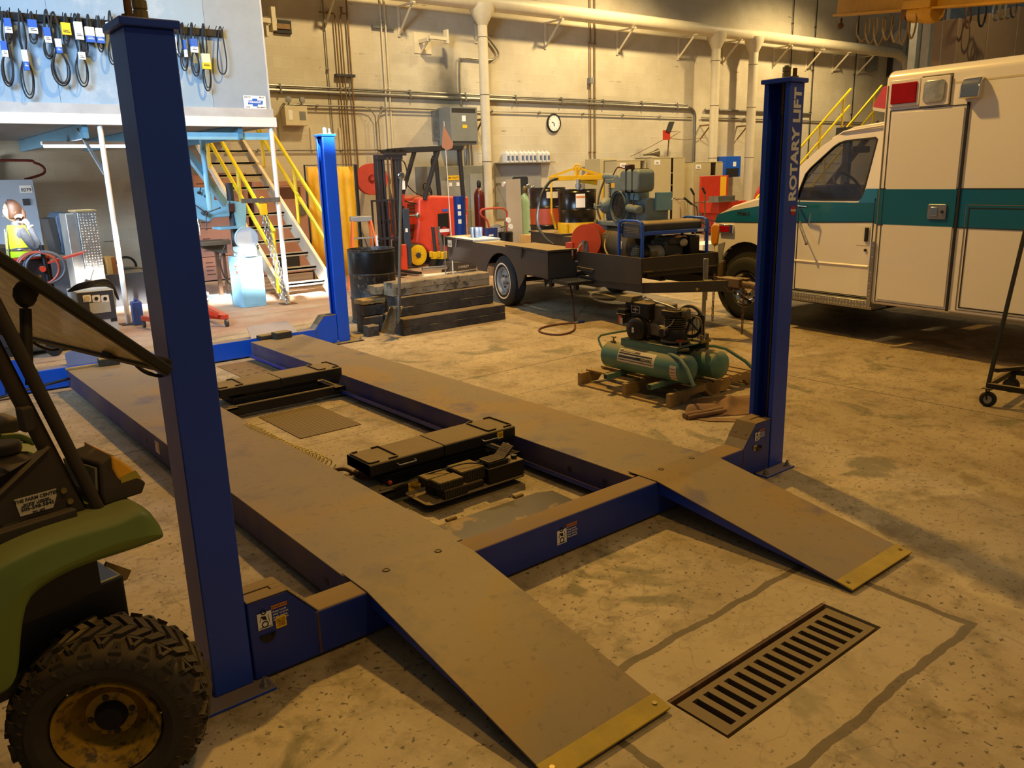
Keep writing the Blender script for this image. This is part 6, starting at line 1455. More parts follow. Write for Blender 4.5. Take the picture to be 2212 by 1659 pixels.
# tank label
def tank_patch(y0, y1, a0, a1, nm, mt, rr=.1095, par=None):
    m = MB(); pts = arc(4.02, .268, rr, a0, a1, 8)+arc(4.02, .268, rr-.002, a1, a0, 8); m.prism(pts, y0, y1, ax='y'); return rel(m).build(nm, mt, par or T1)
lab_ = tank_patch(1.46, 1.84, 128, 186, 'tank_label', 'cream_paint')
tank_patch(1.49, 1.83, 146, 152, 'label_bar', 'ink', .1102, lab_); tank_patch(1.60, 1.83, 158, 168, 'label_bar', 'dark_grey', .1102, lab_); tank_patch(1.47, 1.83, 175, 178, 'label_bar', 'dark_grey', .1102, lab_); tank_patch(1.62, 1.83, 133, 143, 'label_bar', 'dark_grey', .1102, lab_)
def on_tank(body, y, ang, size, sx, m_='ink'):
    a = math.radians(ang); n_ = Vector((math.cos(a), 0, math.sin(a))); c = Vector((4.02, y, .268))+n_*.1108-CO
    text('label_words', body, size, fm(c, (0, -1, 0), Vector((0, -1, 0)).cross(n_)*-1 if 0 else n_.cross(Vector((0, -1, 0)))), m_, lab_, .0003, sx=sx, bold=.0008)
on_tank('SPEEDAIRE', 1.565, 163, .034, 1.0); on_tank('ONE YEAR WARRANTY', 1.73, 138, .013, .9, 'cream_paint')
tank_patch(1.245, 1.305, 160, 225, 'warning_label', 'cream_paint')
for a_ in (172, 186, 198, 210): tank_patch(1.25, 1.30, a_, a_+3, 'label_bar', 'label_red', .1102, lab_)
# handles
m = MB(); m.tube([(4.0, 1.40, .372), (3.96, 1.30, .372), (3.93, 1.22, .365), (3.90, 1.13, .31), (3.87, 1.04, .20)], .013, 10); rel(m).build('lift_handle', 'tank_green', t)
m = MB(); m.tube([(4.34, 1.38, .38), (4.40, 1.27, .385), (4.43, 1.18, .37), (4.50, 1.05, .28), (4.545, .98, .20)], .013, 10); rel(m).build('lift_handle', 'tank_green', t)
q = [Qc(205, 855, 3.95), Qc(140, 838, 3.96), Qc(90, 730, 3.97), Qc(78, 680, 3.98), Qc(110, 640, 4.0), Qc(260, 610, 4.05), Qc(470, 575, 4.12)]
m = MB(); m.tube(q, .009, 8); m.build('front_handle', 'tank_green', t)
# engine
EB = 'black_steel'
m = MB(); c = Qc(560, 570, 4.0); cz = c.z; cy = c.y
m.lathe([(0, 0), (.035, 0), (.037, .004), (.075, .008), (.092, .022), (.098, .05), (.098, .09)], 36, axm((-.15, cy, cz), (1, 0, 0))); rs = m.build('recoil_starter', 'black', t)
m = MB()
for k in range(26):
    a = 2*PI*k/26; m.bx((-.147, cy+.055*math.cos(a), cz+.055*math.sin(a)), (.004, .004, .004)) if 0 else m.bar((-.1475, cy+.043*math.cos(a), cz+.043*math.sin(a)), (-.1445, cy+.07*math.cos(a), cz+.07*math.sin(a)), .004, .003)
m.build('starter_vents', mat('vent_brown', '5a4c38', .6), rs)
text('power_mark', '5', .05, fm((-.1525, cy, cz), (0, -1, 0), (0, 0, 1)), 'white_label', rs, .0005, bold=.003)
m = MB(); m.ring([(cy+.105*math.cos(math.radians(a)), cz+.105*math.sin(math.radians(a))) for a in range(0, 360, 12)], [(cy+.094*math.cos(math.radians(a)), cz+.094*math.sin(math.radians(a))) for a in range(0, 360, 12)], -.09, -.05, ax='x'); m.build('starter_rim', 'gator_dark', rs)
b0, b1 = Qc(735, 230, 4.03), Qc(485, 430, 4.03)
m = MB(); m.box((-.09, b0.y, cz+.08), (.06, b1.y, b0.z)); cw = m.build('engine_cowl', 'black_steel', t, bevel=.012, seg=3)
bm_ = Qc(560, 300, 4.03)
m = MB(); m.ring([(bm_.y-.045, bm_.z-.028), (bm_.y+.045, bm_.z-.028), (bm_.y+.045, bm_.z+.028), (bm_.y-.045, bm_.z+.028)], [(bm_.y-.041, bm_.z-.024), (bm_.y+.041, bm_.z-.024), (bm_.y+.041, bm_.z+.024), (bm_.y-.041, bm_.z+.024)], -.093, -.0905, ax='x')
m.prism([(bm_.y-.012, bm_.z), (bm_.y, bm_.z-.018), (bm_.y+.012, bm_.z), (bm_.y, bm_.z+.018)], -.0935, -.0905, ax='x'); m.prism([(bm_.y-.026, bm_.z-.005), (bm_.y+.026, bm_.z-.005), (bm_.y+.026, bm_.z+.005), (bm_.y-.026, bm_.z+.005)], -.0945, -.0905, ax='x')
m.build('cowl_emblem', 'light_grey', cw)
a0, a1 = Qc(330, 160, 4.05), Qc(600, 120, 4.1)
m = MB(); yc = (a0.y+a1.y)/2; 
vs_ = [(-.11, a1.y, a0.z-.01), (-.11, a0.y, a0.z-.01), (.05, a0.y, a0.z-.01), (.05, a1.y, a0.z-.01), (-.08, a1.y+.01, a0.z+.035), (-.08, a0.y-.035, a0.z+.035), (.03, a0.y-.035, a0.z+.035), (.03, a1.y+.01, a0.z+.035)]
m.add(vs_, [(0, 3, 2, 1), (4, 5, 6, 7), (0, 1, 5, 4), (1, 2, 6, 5), (2, 3, 7, 6), (3, 0, 4, 7)]); m.build('muffler_cover', mat('cover_grey', '4c463a', .6, .2, dust=.8), t, bevel=.004)
m = MB(); m.box((-.03, a1.y+.0, cz+.1), (.03, a0.y-.04, a0.z-.005)); m.build('muffler_box', EB, t, bevel=.004)
f0, f1 = Qc(320, 290, 4.0), Qc(440, 500, 4.0)
m = MB(); m.box((-.12, f1.y+.02, f1.z+.04), (.02, f0.y, f0.z)); m.box((-.13, f1.y+.01, f1.z+.075), (.03, f0.y+.01, f1.z+.082)); ft = m.build('fuel_tank', EB, t, bevel=.01)
m = MB(); m.box((-.125, f1.y+.04, f1.z-.0), (-.0, f0.y-.02, f1.z+.07)); lb = m.build('carburettor_cover', 'black', t, bevel=.006)
m = MB(); m.box((-.1285, f1.y+.05, f1.z+.005), (-.126, f0.y-.015, f1.z+.068)); m.build('orange_label', 'orange', lb)
m = MB(); m.box((-.130, f1.y+.035, f1.z+.0), (-.1285, f1.y+.065, f1.z+.05)); m.build('hang_tag', 'cream_paint', lb)
m = MB(); m.box((-.02, b0.y-.10, cz-.02), (.14, b0.y+.05, b0.z-.01)); m.box((-.06, b0.y-.14, cz-.04), (.05, b0.y+.1, cz+.05)); m.build('engine_block', mat('alloy', '8a857c', .45, .4, var=.3, sc=14, dust=.4), t, bevel=.012)
m = MB(); m.box((-.09, cy-.10, .306), (.15, cy+.07, .34)); m.build('engine_foot', EB, t, bevel=.004)
# pump
p0, p1 = Qc(850, 770, 4.08), Qc(1230, 540, 4.08)
PYc = (p0.y+p1.y)/2-.0; zb_ = .306; zm_ = Qc(1000, 560, 4.05).z; zt_ = Qc(1000, 300, 4.08).z
m = MB(); m.lathe([(.10, 0), (.115, .012), (.115, .02), (.098, .03), (.095, zm_-zb_-.03), (.075, zm_-zb_)], 20, Matrix.Translation((.0, PYc, zb_))); m.lathe([(0, 0), (.03, 0), (.045, .02), (.05, .05)], 16, axm((-.12, PYc+.03, zb_+.09), (1, 0, 0))); m.build('pump_crankcase', EB, t, bevel=.003)
m = MB(); fh = (zt_-zm_-.04)/6
for k in range(6): m.lathe([(.06, 0), (.085, .003), (.085, .008), (.06, .012)], 22, Matrix.Translation((.0, PYc, zm_+k*fh)))
m.lathe([(.06, 0), (.06, zt_-zm_)], 20, Matrix.Translation((0, PYc, zm_))); m.build('finned_cylinder', EB, t)
m = MB(); m.prism(rrect(-.085, PYc-.075, .085, PYc+.085, .03), zt_-.045, zt_-.005); 
for k in range(7): m.box((-.06, PYc-.06+k*.018, zt_-.005), (.06, PYc-.054+k*.018, zt_+.004))
m.build('cylinder_head', EB, t, bevel=.004)
s0 = Qc(1120, 350, 4.1); m = MB(); m.lathe([(0, 0), (.03, 0), (.042, .01), (.045, .03), (.038, .035), (.038, .045), (.045, .05), (.045, .085), (.035, .095), (0, .097)], 22, axm((.0, s0.y+.02, s0.z), (.35, -1, -.05))); m.build('intake_filter', 'tank_grey', t)
m = MB(); m.tube([Qc(700, 170, 4.15), Qc(800, 180, 4.14), Qc(1040, 260, 4.12), Qc(1100, 290, 4.12)], .007, 8); m.build('exhaust_tube', 'steel', t)
m = MB(); m.tube(smoothpath([Qc(620, 170, 4.1), Qc(680, 140, 4.12), Qc(740, 150, 4.12), Qc(820, 190, 4.12)]), .004, 6); m.tube(smoothpath([Qc(650, 180, 4.1), Qc(700, 150, 4.1), Qc(760, 170, 4.12)]), .003, 6); m.cyl(Qc(700, 130, 4.1), Qc(710, 150, 4.1), .008, n=8); m.build('throttle_linkage', 'steel', t)
m = MB(); m.tube(smoothpath([Qc(1080, 430, 4.0), Qc(1040, 500, 4.0), Qc(960, 560, 4.0), Qc(950, 650, 4.0)]), .003, 6); m.build('oil_line', 'steel', t)
# belt guard mesh
g0_, g1_, g2_, g3_ = Qc(1185, 430, 4.28), Qc(1480, 390, 4.28), Qc(1480, 840, 4.28), Qc(1240, 860, 4.28)
m = MB(); gx = g0_.x; y0, y1 = g1_.y, g0_.y; z0, z1 = .29, g1_.z
for k in range(16): y_ = y0+(y1-y0)*k/15; m.bar((gx, y_, z0), (gx, y_, z1), .0025, .0025)
for k in range(34): z_ = z0+(z1-z0)*k/33; m.bar((gx, y0, z_), (gx, y1, z_), .0022, .0022)
m.build('belt_guard', 'black', t, smooth=0)
m = MB(); m.bar((gx, y0, z0), (gx, y0, z1), .008); m.bar((gx, y1, z0), (gx, y1, z1), .008); m.bar((gx, y0, z1), (gx, y1, z1), .008); m.bar((gx, (y0+y1)/2, z0), (gx, (y0+y1)/2, z1), .012, .004); m.build('guard_frame', 'black', t)
m = MB(); m.torus((gx+.03, (y0+y1)/2+.05, z0+.16), .12, .014, (1, 0, 0), 32, 8)
for k in range(5): a = k*2*PI/5; m.bar((gx+.03, (y0+y1)/2+.05, z0+.16), (gx+.03, (y0+y1)/2+.05+.12*math.cos(a), z0+.16+.12*math.sin(a)), .02, .01)
m.build('pump_flywheel', 'dark_grey', t)
m = MB(); m.tube(smoothpath([Qc(1260, 375, 4.2), Qc(1340, 385, 4.25), Qc(1420, 420, 4.28), Qc(1445, 480, 4.28), Qc(1455, 600, 4.28), Qc(1460, 760, 4.28)]), .008, 8); m.build('discharge_tube', 'brass', t)
v0 = Vector((4.30, 1.26, .372))-CO
m = MB(); m.cyl(v0, v0+Vector((0, 0, .075)), .013, n=8); m.cyl(v0+Vector((-.09, .0, .07)), v0+Vector((.03, 0, .07)), .014, n=8); m.cyl(v0+Vector((-.07, 0, .07)), v0+Vector((-.07, 0, .12)), .012); m.cyl(v0+Vector((0, 0, .075)), v0+Vector((0, 0, .125)), .01, n=6); m.sph(v0+Vector((0, 0, .08)), .021, 8); m.build('check_valve', 'brass', t)
v0 = Vector((4.05, 1.33, .365))-CO
m = MB(); m.cyl(v0, v0+Vector((0, 0, .04)), .01, n=8); m.cyl(v0+Vector((-.06, -.0, .035)), v0+Vector((.05, -.05, .035)), .014, n=10); m.cyl(v0+Vector((0, -.01, .035)), v0+Vector((0, -.01, .10)), .008); m.build('outlet_valve', 'brass', t)
m = MB(); m.cyl(v0+Vector((-.018, .015, .103)), v0+Vector((.025, -.03, .103)), .0075, n=8); m.build('valve_handle', 'knob_red', t)
v0 = Qc(280, 770, 4.0); m = MB(); m.cyl(v0, v0+Vector((0, 0, .065)), .007, n=8); m.cyl(v0+Vector((0, .03, .03)), v0+Vector((0, -.02, .03)), .008, n=8); m.cyl(v0+Vector((0, .02, .068)), v0+Vector((0, -.02, .068)), .007, n=8); m.build('safety_valve', 'brass', t)

# folded canvas on the floor by the right column
t = thing('folded_canvas', 'folded brown canvas sheet lying on the floor beside the pallet and right column', 'canvas sheet', (4.1, 1.0, 0))
nx, ny = 26, 14
vs = []; fs = []
c00, c10, c11, c01 = P(1475, 905, z=0), P(1640, 895, z=0), P(1640, 853, z=0), P(1512, 862, z=0)
random.seed(3)
for j in range(ny+1):
    for i in range(nx+1):
        u, v = i/nx, j/ny; p = c00.lerp(c10, u).lerp(c01.lerp(c11, u), v)
        h = .012+.055*math.exp(-((v-.25-.35*u)/.16)**2)*(.5+.5*math.sin(3*u+.6))+.035*math.exp(-((v-.75)/.1)**2)*(1-u)+.012*math.sin(9*u+5*v)+.05*math.exp(-((u-.55)/.07)**2)*(1-v)
        e = min(1, min(v, 1-v)*8, ) 
        vs.append((p.x, p.y, max(.004, h*e)))
for j in range(ny):
    for i in range(nx): fs.append((j*(nx+1)+i, j*(nx+1)+i+1, (j+1)*(nx+1)+i+1, (j+1)*(nx+1)+i))
m = MB(); m.add(vs, fs); o = off(m, t.location).build('top_fold', 'canvas', t, smooth=70, sub=1); so = o.modifiers.new('s', 'SOLIDIFY'); so.thickness = .006; so.offset = -1
m = MB(); a, b = P(1478, 899, z=.02), P(1560, 884, z=.03)
for k, r_ in ((0, .024), (1, .017)):
    pts = [(a.lerp(b, q/8)+Vector((.0, -.03*k, .0-.004*k))) for q in range(9)]; m.tube(pts, [r_*(1+.1*math.sin(q)) for q in range(9)], 12)
off(m, t.location).build('rolled_edge', 'canvas', t)
m = MB(); q = [P(x, y, z=.004) for x, y in ((1500, 905), (1560, 903), (1630, 905), (1640, 912), (1530, 910))]; m.prism([(v.x, v.y) for v in q], .0, .006); off(m, t.location).build('under_layer', 'canvas', t)

def timber(x0, x1, y0, y1, z0, z1, mt, lab, rz=0, seed=1, grp='stacked timbers beside the shovel'):
    random.seed(seed); m = MB(); n = 14; vs = []
    L = x1-x0; w = y1-y0; h = z1-z0
    for i in range(n+1):
        x_ = -L/2+L*i/n; j = lambda: random.uniform(-.004, .004)
        vs += [(x_, -w/2+j(), j()+.004), (x_, -w/2+j(), h*.45+j()), (x_, -w/2+.008+j(), h*.47), (x_, -w/2+j(), h*.49+j()), (x_, -w/2+j(), h-.01), (x_, -w/2+.012, h+j()*.6), (x_, w/2-.012, h+j()*.6), (x_, w/2, h-.01), (x_, w/2, .004)]
    K = 9; fs = []
    for i in range(n):
        for k in range(K): k2 = (k+1) % K; fs.append((i*K+k, i*K+k2, (i+1)*K+k2, (i+1)*K+k))
    fs += [tuple(range(K)), tuple(n*K+k for k in range(K))[::-1]]; m.add(vs, fs)
    o = m.build('timber', mt, smooth=25); o.location = ((x0+x1)/2, (y0+y1)/2, z0); o.rotation_euler = (0, 0, rz); return tag(o, lab, 'timber', grp)
timber(3.97, 5.42, 5.15, 5.38, 0, .19, 'timber_dark', 'lowest and longest dark cracked timber at the front of the stack', seed=1)
timber(4.0, 5.36, 5.30, 5.53, .195, .415, 'timber_dark', 'dark cracked timber in the middle of the stack', seed=2)
timber(3.98, 5.34, 5.34, 5.55, .42, .575, 'timber_pale', 'pale weathered grey timber on top of the stack', seed=3)
timber(4.0, 5.3, 5.56, 5.75, 0, .19, 'timber_dark', 'dark timber at the bottom behind the front one, mostly hidden', seed=4)
timber(3.88, 4.06, 5.58, 5.75, .43, .53, 'timber_pale', 'short pale timber end left of the top timber, behind the shovel', seed=5)
timber(3.72, 4.02, 5.60, 5.80, .33, .385, 'wood', 'short yellow-brown board under the pale timber end', seed=6)
timber(3.74, 4.02, 5.62, 5.78, .20, .32, 'timber_dark', 'short dark block between drum and shovel, middle of the small pile', seed=7)
timber(3.74, 3.98, 5.6, 5.8, .0, .19, 'timber_dark', 'short dark block at the floor between drum and shovel', seed=8)
timber(3.66, 3.80, 5.40, 5.52, 0, .12, 'timber_dark', 'small square timber offcut lying beside the black drum', seed=9)
def drum(loc, r, h, mt, name, lab, open_top=False, grp=None, bands=()):
    t = thing(name, lab, 'drum', loc, group=grp); m = MB()
    prof = [(r-.01, 0), (r+.004, .004), (r+.004, .02), (r-.004, .03), (r-.004, h*.31), (r+.008, h*.335), (r-.004, h*.36), (r-.004, h*.64), (r+.008, h*.665), (r-.004, h*.69), (r-.004, h-.05), (r+.004, h-.035), (r-.004, h-.02), (r+.004, h-.008), (r+.004, h)]
    if open_top: m.open_lathe(prof+[(r-.006, h), (r-.014, h-.03), (r-.016, .03), (.001, .025)], 40)
    else: m.lathe(prof+[(r-.012, h), (r-.014, h-.015), (0, h-.015)], 40)
    b_ = m.build('drum_body', mt, t)
    for z0, z1, mm in bands:
        m = MB(); m.open_lathe([(r-.003, z0), (r-.002, z0), (r-.002, z1), (r-.003, z1)], 40); m.build('painted_band', mm, b_)
    return t, b_
dt, db = drum((4.285, 6.33, 0), .285, .89, 'drum_rust', 'open_drum', 'rust-flecked open black steel drum between the far right lift column and the timbers', True)
m = MB(); m.open_lathe([(.286, .585), (.2865, .587), (.2865, .86), (.286, .862)], 40); m.build('upper_shell', 'drum_black', db)
# shovel
t = thing('shovel', 'long-handled grey steel shovel leaning upright against the timber stack', 'shovel', (3.9, 5.05, 0))
hb, ht = P(862, 640, y=5.10), P(866, 382, y=5.28)
hs = P(861, 690, y=5.06)
m = MB(); m.tube([hb, hb.lerp(ht, .5), ht], .017, 10); off(m, t.location).build('handle', mat('handle_grey', '6c6250', .6, .1, var=.2), t)
m = MB(); a, b_, c_, d_ = P(842, 662, y=5.10), P(873, 662, y=5.12), P(851, 724, y=5.02), P(822, 717, y=5.0)
N1, N2 = 6, 8; vs = []; fs = []
for j in range(N2+1):
    for i in range(N1+1):
        u, v = i/N1, j/N2; p = a.lerp(b_, u).lerp(d_.lerp(c_, u), v); p = p+Vector((0, .045*math.sin(PI*u)*(1-.3*v)+.02*v*(1-v), 0)); vs.append(p)
for j in range(N2):
    for i in range(N1): fs.append((j*(N1+1)+i, j*(N1+1)+i+1, (j+1)*(N1+1)+i+1, (j+1)*(N1+1)+i))
m.add(vs, fs); o = off(m, t.location).build('blade', mat('shovel_steel', '7a7468', .35, .7, var=.3), t, smooth=60); so = o.modifiers.new('s', 'SOLIDIFY'); so.thickness = .004
m = MB(); m.tube([hb, hs, P(859, 700, y=5.06)], [.022, .02, .008], 10); off(m, t.location).build('socket', 'shovel_steel', t)
# stepladder
t = thing('stepladder', 'short orange fibreglass stepladder with grey top cap standing behind the black drum', 'stepladder', (5.52, 8.75, 0), rz=-.35)
m = MB(); m.box((-.16, -.06, 1.08), (.16, .14, 1.16)); m.build('top_cap', mat('cap_grey', '8c8a82', .5, .2), t, bevel=.01)
for s in (-1, 1):
    m = MB(); m.bar((s*.14, -.02, 1.10), (s*.26, -.42, 0), .028, .075, (0, 1, 0)); m.build('front_rail', 'orange', t, bevel=.003)
    m = MB(); m.bar((s*.13, .08, 1.10), (s*.22, .40, 0), .025, .05, (0, 1, 0)); m.build('rear_rail', 'orange', t, bevel=.003)
for k in range(3):
    z_ = .27+k*.29; f = 1-z_/1.1; m = MB(); m.box((-.13-.12*f, -.03-.40*f-.05, z_-.02), (.13+.12*f, -.03-.40*f+.05, z_)); m.build('step', 'cap_grey', t, bevel=.002)
m = MB(); m.prism([(-.014, .0), (.014, 0), (.014, .28), (-.014, .28)], 0, .002, ax='y'); sl = m.build('rail_label', 'white_label', t); sl.location = (.185, -.235, .62); sl.rotation_euler = (.36, -.1, 0)
# far right cart with caster
t = thing('wheeled_cart', 'grey steel rolling stand with black caster cut off by the right photo edge', 'cart', (5.75, -.35, 0))
O_ = Vector((5.75, -.35, 0))
wc = P(2134, 862, z=.055)
m = MB(); m.torus(wc, .040, .017, (1, .25, 0), 24, 10); off(m, O_).build('caster_tyre', 'tyre_dark', t)
m = MB(); m.cyl(wc-Vector((.018, 0, 0)), wc+Vector((.018, 0, 0)), .03, n=16); off(m, O_).build('caster_hub', 'grey', t)
m = MB(); m.bar(wc+Vector((-.022, 0, 0)), wc+Vector((-.02, .01, .08)), .02, .004); m.bar(wc+Vector((.022, 0, 0)), wc+Vector((.022, .01, .08)), .02, .004); m.box((wc.x-.03, wc.y-.025, wc.z+.075), (wc.x+.03, wc.y+.04, wc.z+.082)); off(m, O_).build('caster_fork', 'black_steel', t)
k_ = wc+Vector((.0, .01, .1)); 
for e_ in (Vector((.05, -.88, 0)), Vector((.53, .04, 0)), Vector((.58, -.84, 0))):
    m = MB(); c_ = wc+e_; m.cyl(c_-Vector((.017, 0, 0)), c_+Vector((.017, 0, 0)), .055, n=20); m.box((c_.x-.02, c_.y-.02, c_.z+.05), (c_.x+.02, c_.y+.02, c_.z+.1)); off(m, O_).build('caster', 'tyre_dark', t)
m = MB(); m.bar(k_+Vector((.05, -.9, 0)), k_+Vector((.6, -.86, 0)), .03, .04); m.bar(k_+Vector((.55, .04, 0)), k_+Vector((.6, -.86, 0)), .03, .04); off(m, O_).build('base_rail', 'black_steel', t)
m = MB(); m.bar(k_, k_+Vector((.05, -.9, 0)), .03, .04); m.bar(k_, k_+Vector((.55, .04, 0)), .03, .04); m.bar(k_+Vector((0, 0, -.0)), P(2212, 480, y=k_.y+.02)+Vector((.1, 0, .12)), .026, .026); off(m, O_).build('stand_frame', 'black_steel', t, bevel=.004)
m = MB(); m.bar(P(2152, 800, y=k_.y), P(2240, 792, y=k_.y), .03, .03); off(m, O_).build('cross_brace', 'black_steel', t, bevel=.004)
def X(px, py, y): v = P(px, py, y=y); return (v.x, v.z)
def outline(pts, y): return [X(a, b, y) for a, b in pts]
def slab(nm, pts, y, th, mt, par, O, bevel=0., seg=2):
    m = MB(); m.prism(outline(pts, y), y, y+th, ax='y'); return off(m, O).build(nm, mt, par, bevel=bevel, seg=seg)
# welding curtain
t = thing('welding_curtain', 'yellow translucent welding curtain in a dark frame behind the far right column', 'welding curtain', (5.75, 10.0, 0)); O = Vector((5.75, 10.0, 0))
xa, xb, xc, zt_ = X(657, 357, 10)[0], X(765, 352, 10)[0], X(785, 352, 10)[0], 1.95
m = MB(); m.tube([(xa, 10, .05), (xa, 10, zt_), (xb, 10, zt_), (xb, 10, .05)], .016, 8); m.tube([(xb+.06, 10.05, .02), (xb+.06, 10.05, zt_)], .016, 8); m.tube([(xb+.16, 9.7, .02), (xb+.06, 10.05, .9), (xb+.12, 10.5, .02)], .014, 6); off(m, O).build('curtain_frame', 'black', t)
m = MB(); n = 40; vs = []; fs = []
for i in range(n+1):
    u = i/n; x_ = xa+.03+(xb-xa-.06)*u
    for j, z_ in enumerate((.12, .6, 1.2, 1.7, zt_-.03)): vs.append((x_, 10+.018*math.sin(u*38+j*.9)*(1 if j < 4 else .3)+.02*math.sin(u*9+j), z_))
for i in range(n):
    for j in range(4): fs.append((i*5+j, (i+1)*5+j, (i+1)*5+j+1, i*5+j+1))
m.add(vs, fs); c_ = off(m, O).build('curtain_sheet', 'curtain_yellow', t, smooth=70)
so = c_.modifiers.new('s', 'SOLIDIFY'); so.thickness = .002
# brown crates / machine behind the stairs
t = thing('crate_stack', 'stack of dusty pink-brown cartons behind the drill press and stairs', 'carton stack', (4.0, 12.3, 0)); O = Vector((4.0, 12.3, 0))
xl, xr = X(405, 500, 12.2)[0], X(545, 500, 12.2)[0]
z_ = 0.02
for k, h in enumerate((.42, .5, .45, .5)):
    m = MB(); m.box((xl+.03*(k % 2), 12.2, z_), (xr-.02*(k % 3), 12.75, z_+h-.01)); b_ = off(m, O).build('carton', 'crate_pink', t, bevel=.006)
    m = MB()
    for q in range(4): m.box((xl+.25, 12.197, z_+.1+q*.07), (xl+.25+.16-.03*(q % 2), 12.2, z_+.115+q*.07))
    off(m, O).build('carton_print', 'crate_dark', b_)
    z_ += h
t = thing('brown_machine_case', 'large pink-brown machine housing with a round port and dark window behind the stair foot', 'machine housing', (6.1, 12.2, 0)); O = Vector((6.1, 12.2, 0))
xl, xr = X(560, 500, 12.1)[0], X(694, 500, 12.1)[0]
m = MB(); m.box((xl, 12.1, .02), (xr, 12.7, 1.62)); m.box((xl, 12.1, 1.62), (xr-.1, 12.7, 1.72)); b_ = off(m, O).build('housing', 'crate_pink', t, bevel=.01)
a, b = X(628, 404, 12.1), X(650, 428, 12.1); m = MB(); m.box((a[0]-.35, 12.094, b[1]), (b[0], 12.1, a[1])); off(m, O).build('window', 'crate_dark', b_)
c = X(652, 453, 12.1); m = MB(); m.lathe([(.09, 0), (.105, 0), (.105, .02), (.09, .02)], 24, axm((c[0], 12.1, c[1]), (0, -1, 0))); m.lathe([(0, 0), (.09, 0), (.09, .004), (0, .004)], 24, axm((c[0], 12.1, c[1]), (0, -1, 0))); off(m, O).build('round_port', 'steel', b_)
m = MB(); m.box((xr-.18, 12.094, 1.33), (xr-.05, 12.1, 1.46)); off(m, O).build('asset_label', 'white_label', b_)
m = MB(); m.box((xl+.2, 12.094, .12), (xr-.5, 12.1, .4)); off(m, O).build('foot_recess', 'dark_interior', b_)
m = MB(); m.box((-2.2, 12.25, 0), (.0, 12.8, 1.7)); 
# tall pale cabinet 0279
t = thing('tall_cabinet', 'tall pale blue-grey cabinet labelled 0279 behind the person at the far left', 'cabinet', (.6, 12.4, 0)); O = Vector((.6, 12.4, 0))
a, b = X(66, 387, 12.1), X(88, 598, 12.1)
m = MB(); m.box((a[0]-1.1, 12.1, .02), (a[0]+.03, 12.7, a[1])); b_ = off(m, O).build('cabinet_body', mat('cabinet_pale', 'a9b6c4', .45, var=.05), t, bevel=.006)
m = MB(); m.box((a[0]-.17, 12.097, a[1]-.2), (a[0]-.005, 12.1, a[1]-.09)); lb = off(m, O).build('number_label', 'white_label', b_)
text('cabinet_number', '0279', .07, fm(Vector((a[0]-.085, 12.096, a[1]-.16))-O, (1, 0, 0), (0, 0, 1)), 'ink', lb, .0005, bold=.001)
m = MB(); m.box((a[0]-.16, 12.09, 1.46), (a[0]-.06, 12.1, 1.56)); off(m, O).build('meter', 'dark_grey', b_, bevel=.004)
for x_ in (-.35, -.55): m = MB(); m.cyl((a[0]+x_, 12.09, 1.55), (a[0]+x_, 12.1, 1.55), .012); off(m, O).build('door_screw', 'dark_grey', b_)

# drill press
DY = 9.9
t = thing('drill_press', 'pale blue pillar drill press under the deck, left of the stairs', 'drill press', (3.55, DY, 0)); O = Vector((3.55, DY, 0))
cx, _ = X(506, 500, DY)
m = MB(); m.cyl((cx, DY, .03), (cx, DY, X(500, 395, DY)[1]), .052, n=18); off(m, O).build('column', 'dark_grey', t)
m = MB(); m.box((cx-.45, DY-.3, 0), (cx+.12, DY+.2, .05)); m.lathe([(.11, 0), (.08, .08), (.06, .1)], 18, Matrix.Translation((cx, DY, .05))); off(m, O).build('base', 'machine_blue', t, bevel=.008)
zt2 = X(470, 412, DY)[1]; z1 = X(470, 470, DY)[1]
m = MB(); m.prism(outline([(415, 405), (462, 405), (462, 432), (495, 434), (496, 468), (462, 470), (450, 480), (418, 470)], DY-.08), DY-.1, DY+.1, ax='y'); hd = off(m, O).build('head', 'machine_blue', t, bevel=.012)
m = MB(); m.prism(outline([(493, 434), (527, 436), (528, 450), (526, 510), (512, 508), (500, 452), (493, 452)], DY), DY-.09, DY+.08, ax='y'); off(m, O).build('motor_housing', 'machine_blue', t, bevel=.008)
m = MB(); a = X(493, 440, DY-.1); m.box((a[0], DY-.105, a[1]-.12), (a[0]+.09, DY-.09, a[1])); off(m, O).build('nameplate', 'crate_dark', hd)
sc_c = X(444, 460, DY-.2); 
m = MB(); m.cyl((sc_c[0], DY-.22, sc_c[1]), (sc_c[0], DY-.1, sc_c[1]), .035, n=14)
for e in ((418, 440), (475, 449), (446, 495)):
    q = X(*e, DY-.25); m.cyl((sc_c[0], DY-.22, sc_c[1]), (q[0], DY-.25, q[1]), .008, n=6); m.sph((q[0], DY-.25, q[1]), .016, 8)
off(m, O).build('feed_handle', 'dark_grey', t)
for p_ in ((429, 413), (444, 421)):
    q = X(*p_, DY-.12); m = MB(); m.cyl((q[0], DY-.16, q[1]-.02), (q[0]+.02, DY-.17, q[1]+.05), .01, n=6); m.cyl((q[0], DY-.16, q[1]-.02), (q[0], DY-.08, q[1]-.02), .02, n=10); off(m, O).build('speed_lever', 'black', hd)
q = X(429, 475, DY-.05); m = MB(); m.cyl((q[0], DY-.05, q[1]-.06), (q[0], DY-.05, q[1]+.06), .02); m.cyl((q[0], DY-.05, q[1]-.11), (q[0], DY-.05, q[1]-.05), .03, .018, n=12); m.cyl((q[0], DY-.05, q[1]-.22), (q[0], DY-.05, q[1]-.1), .006, n=6); off(m, O).build('chuck', 'chrome', t)
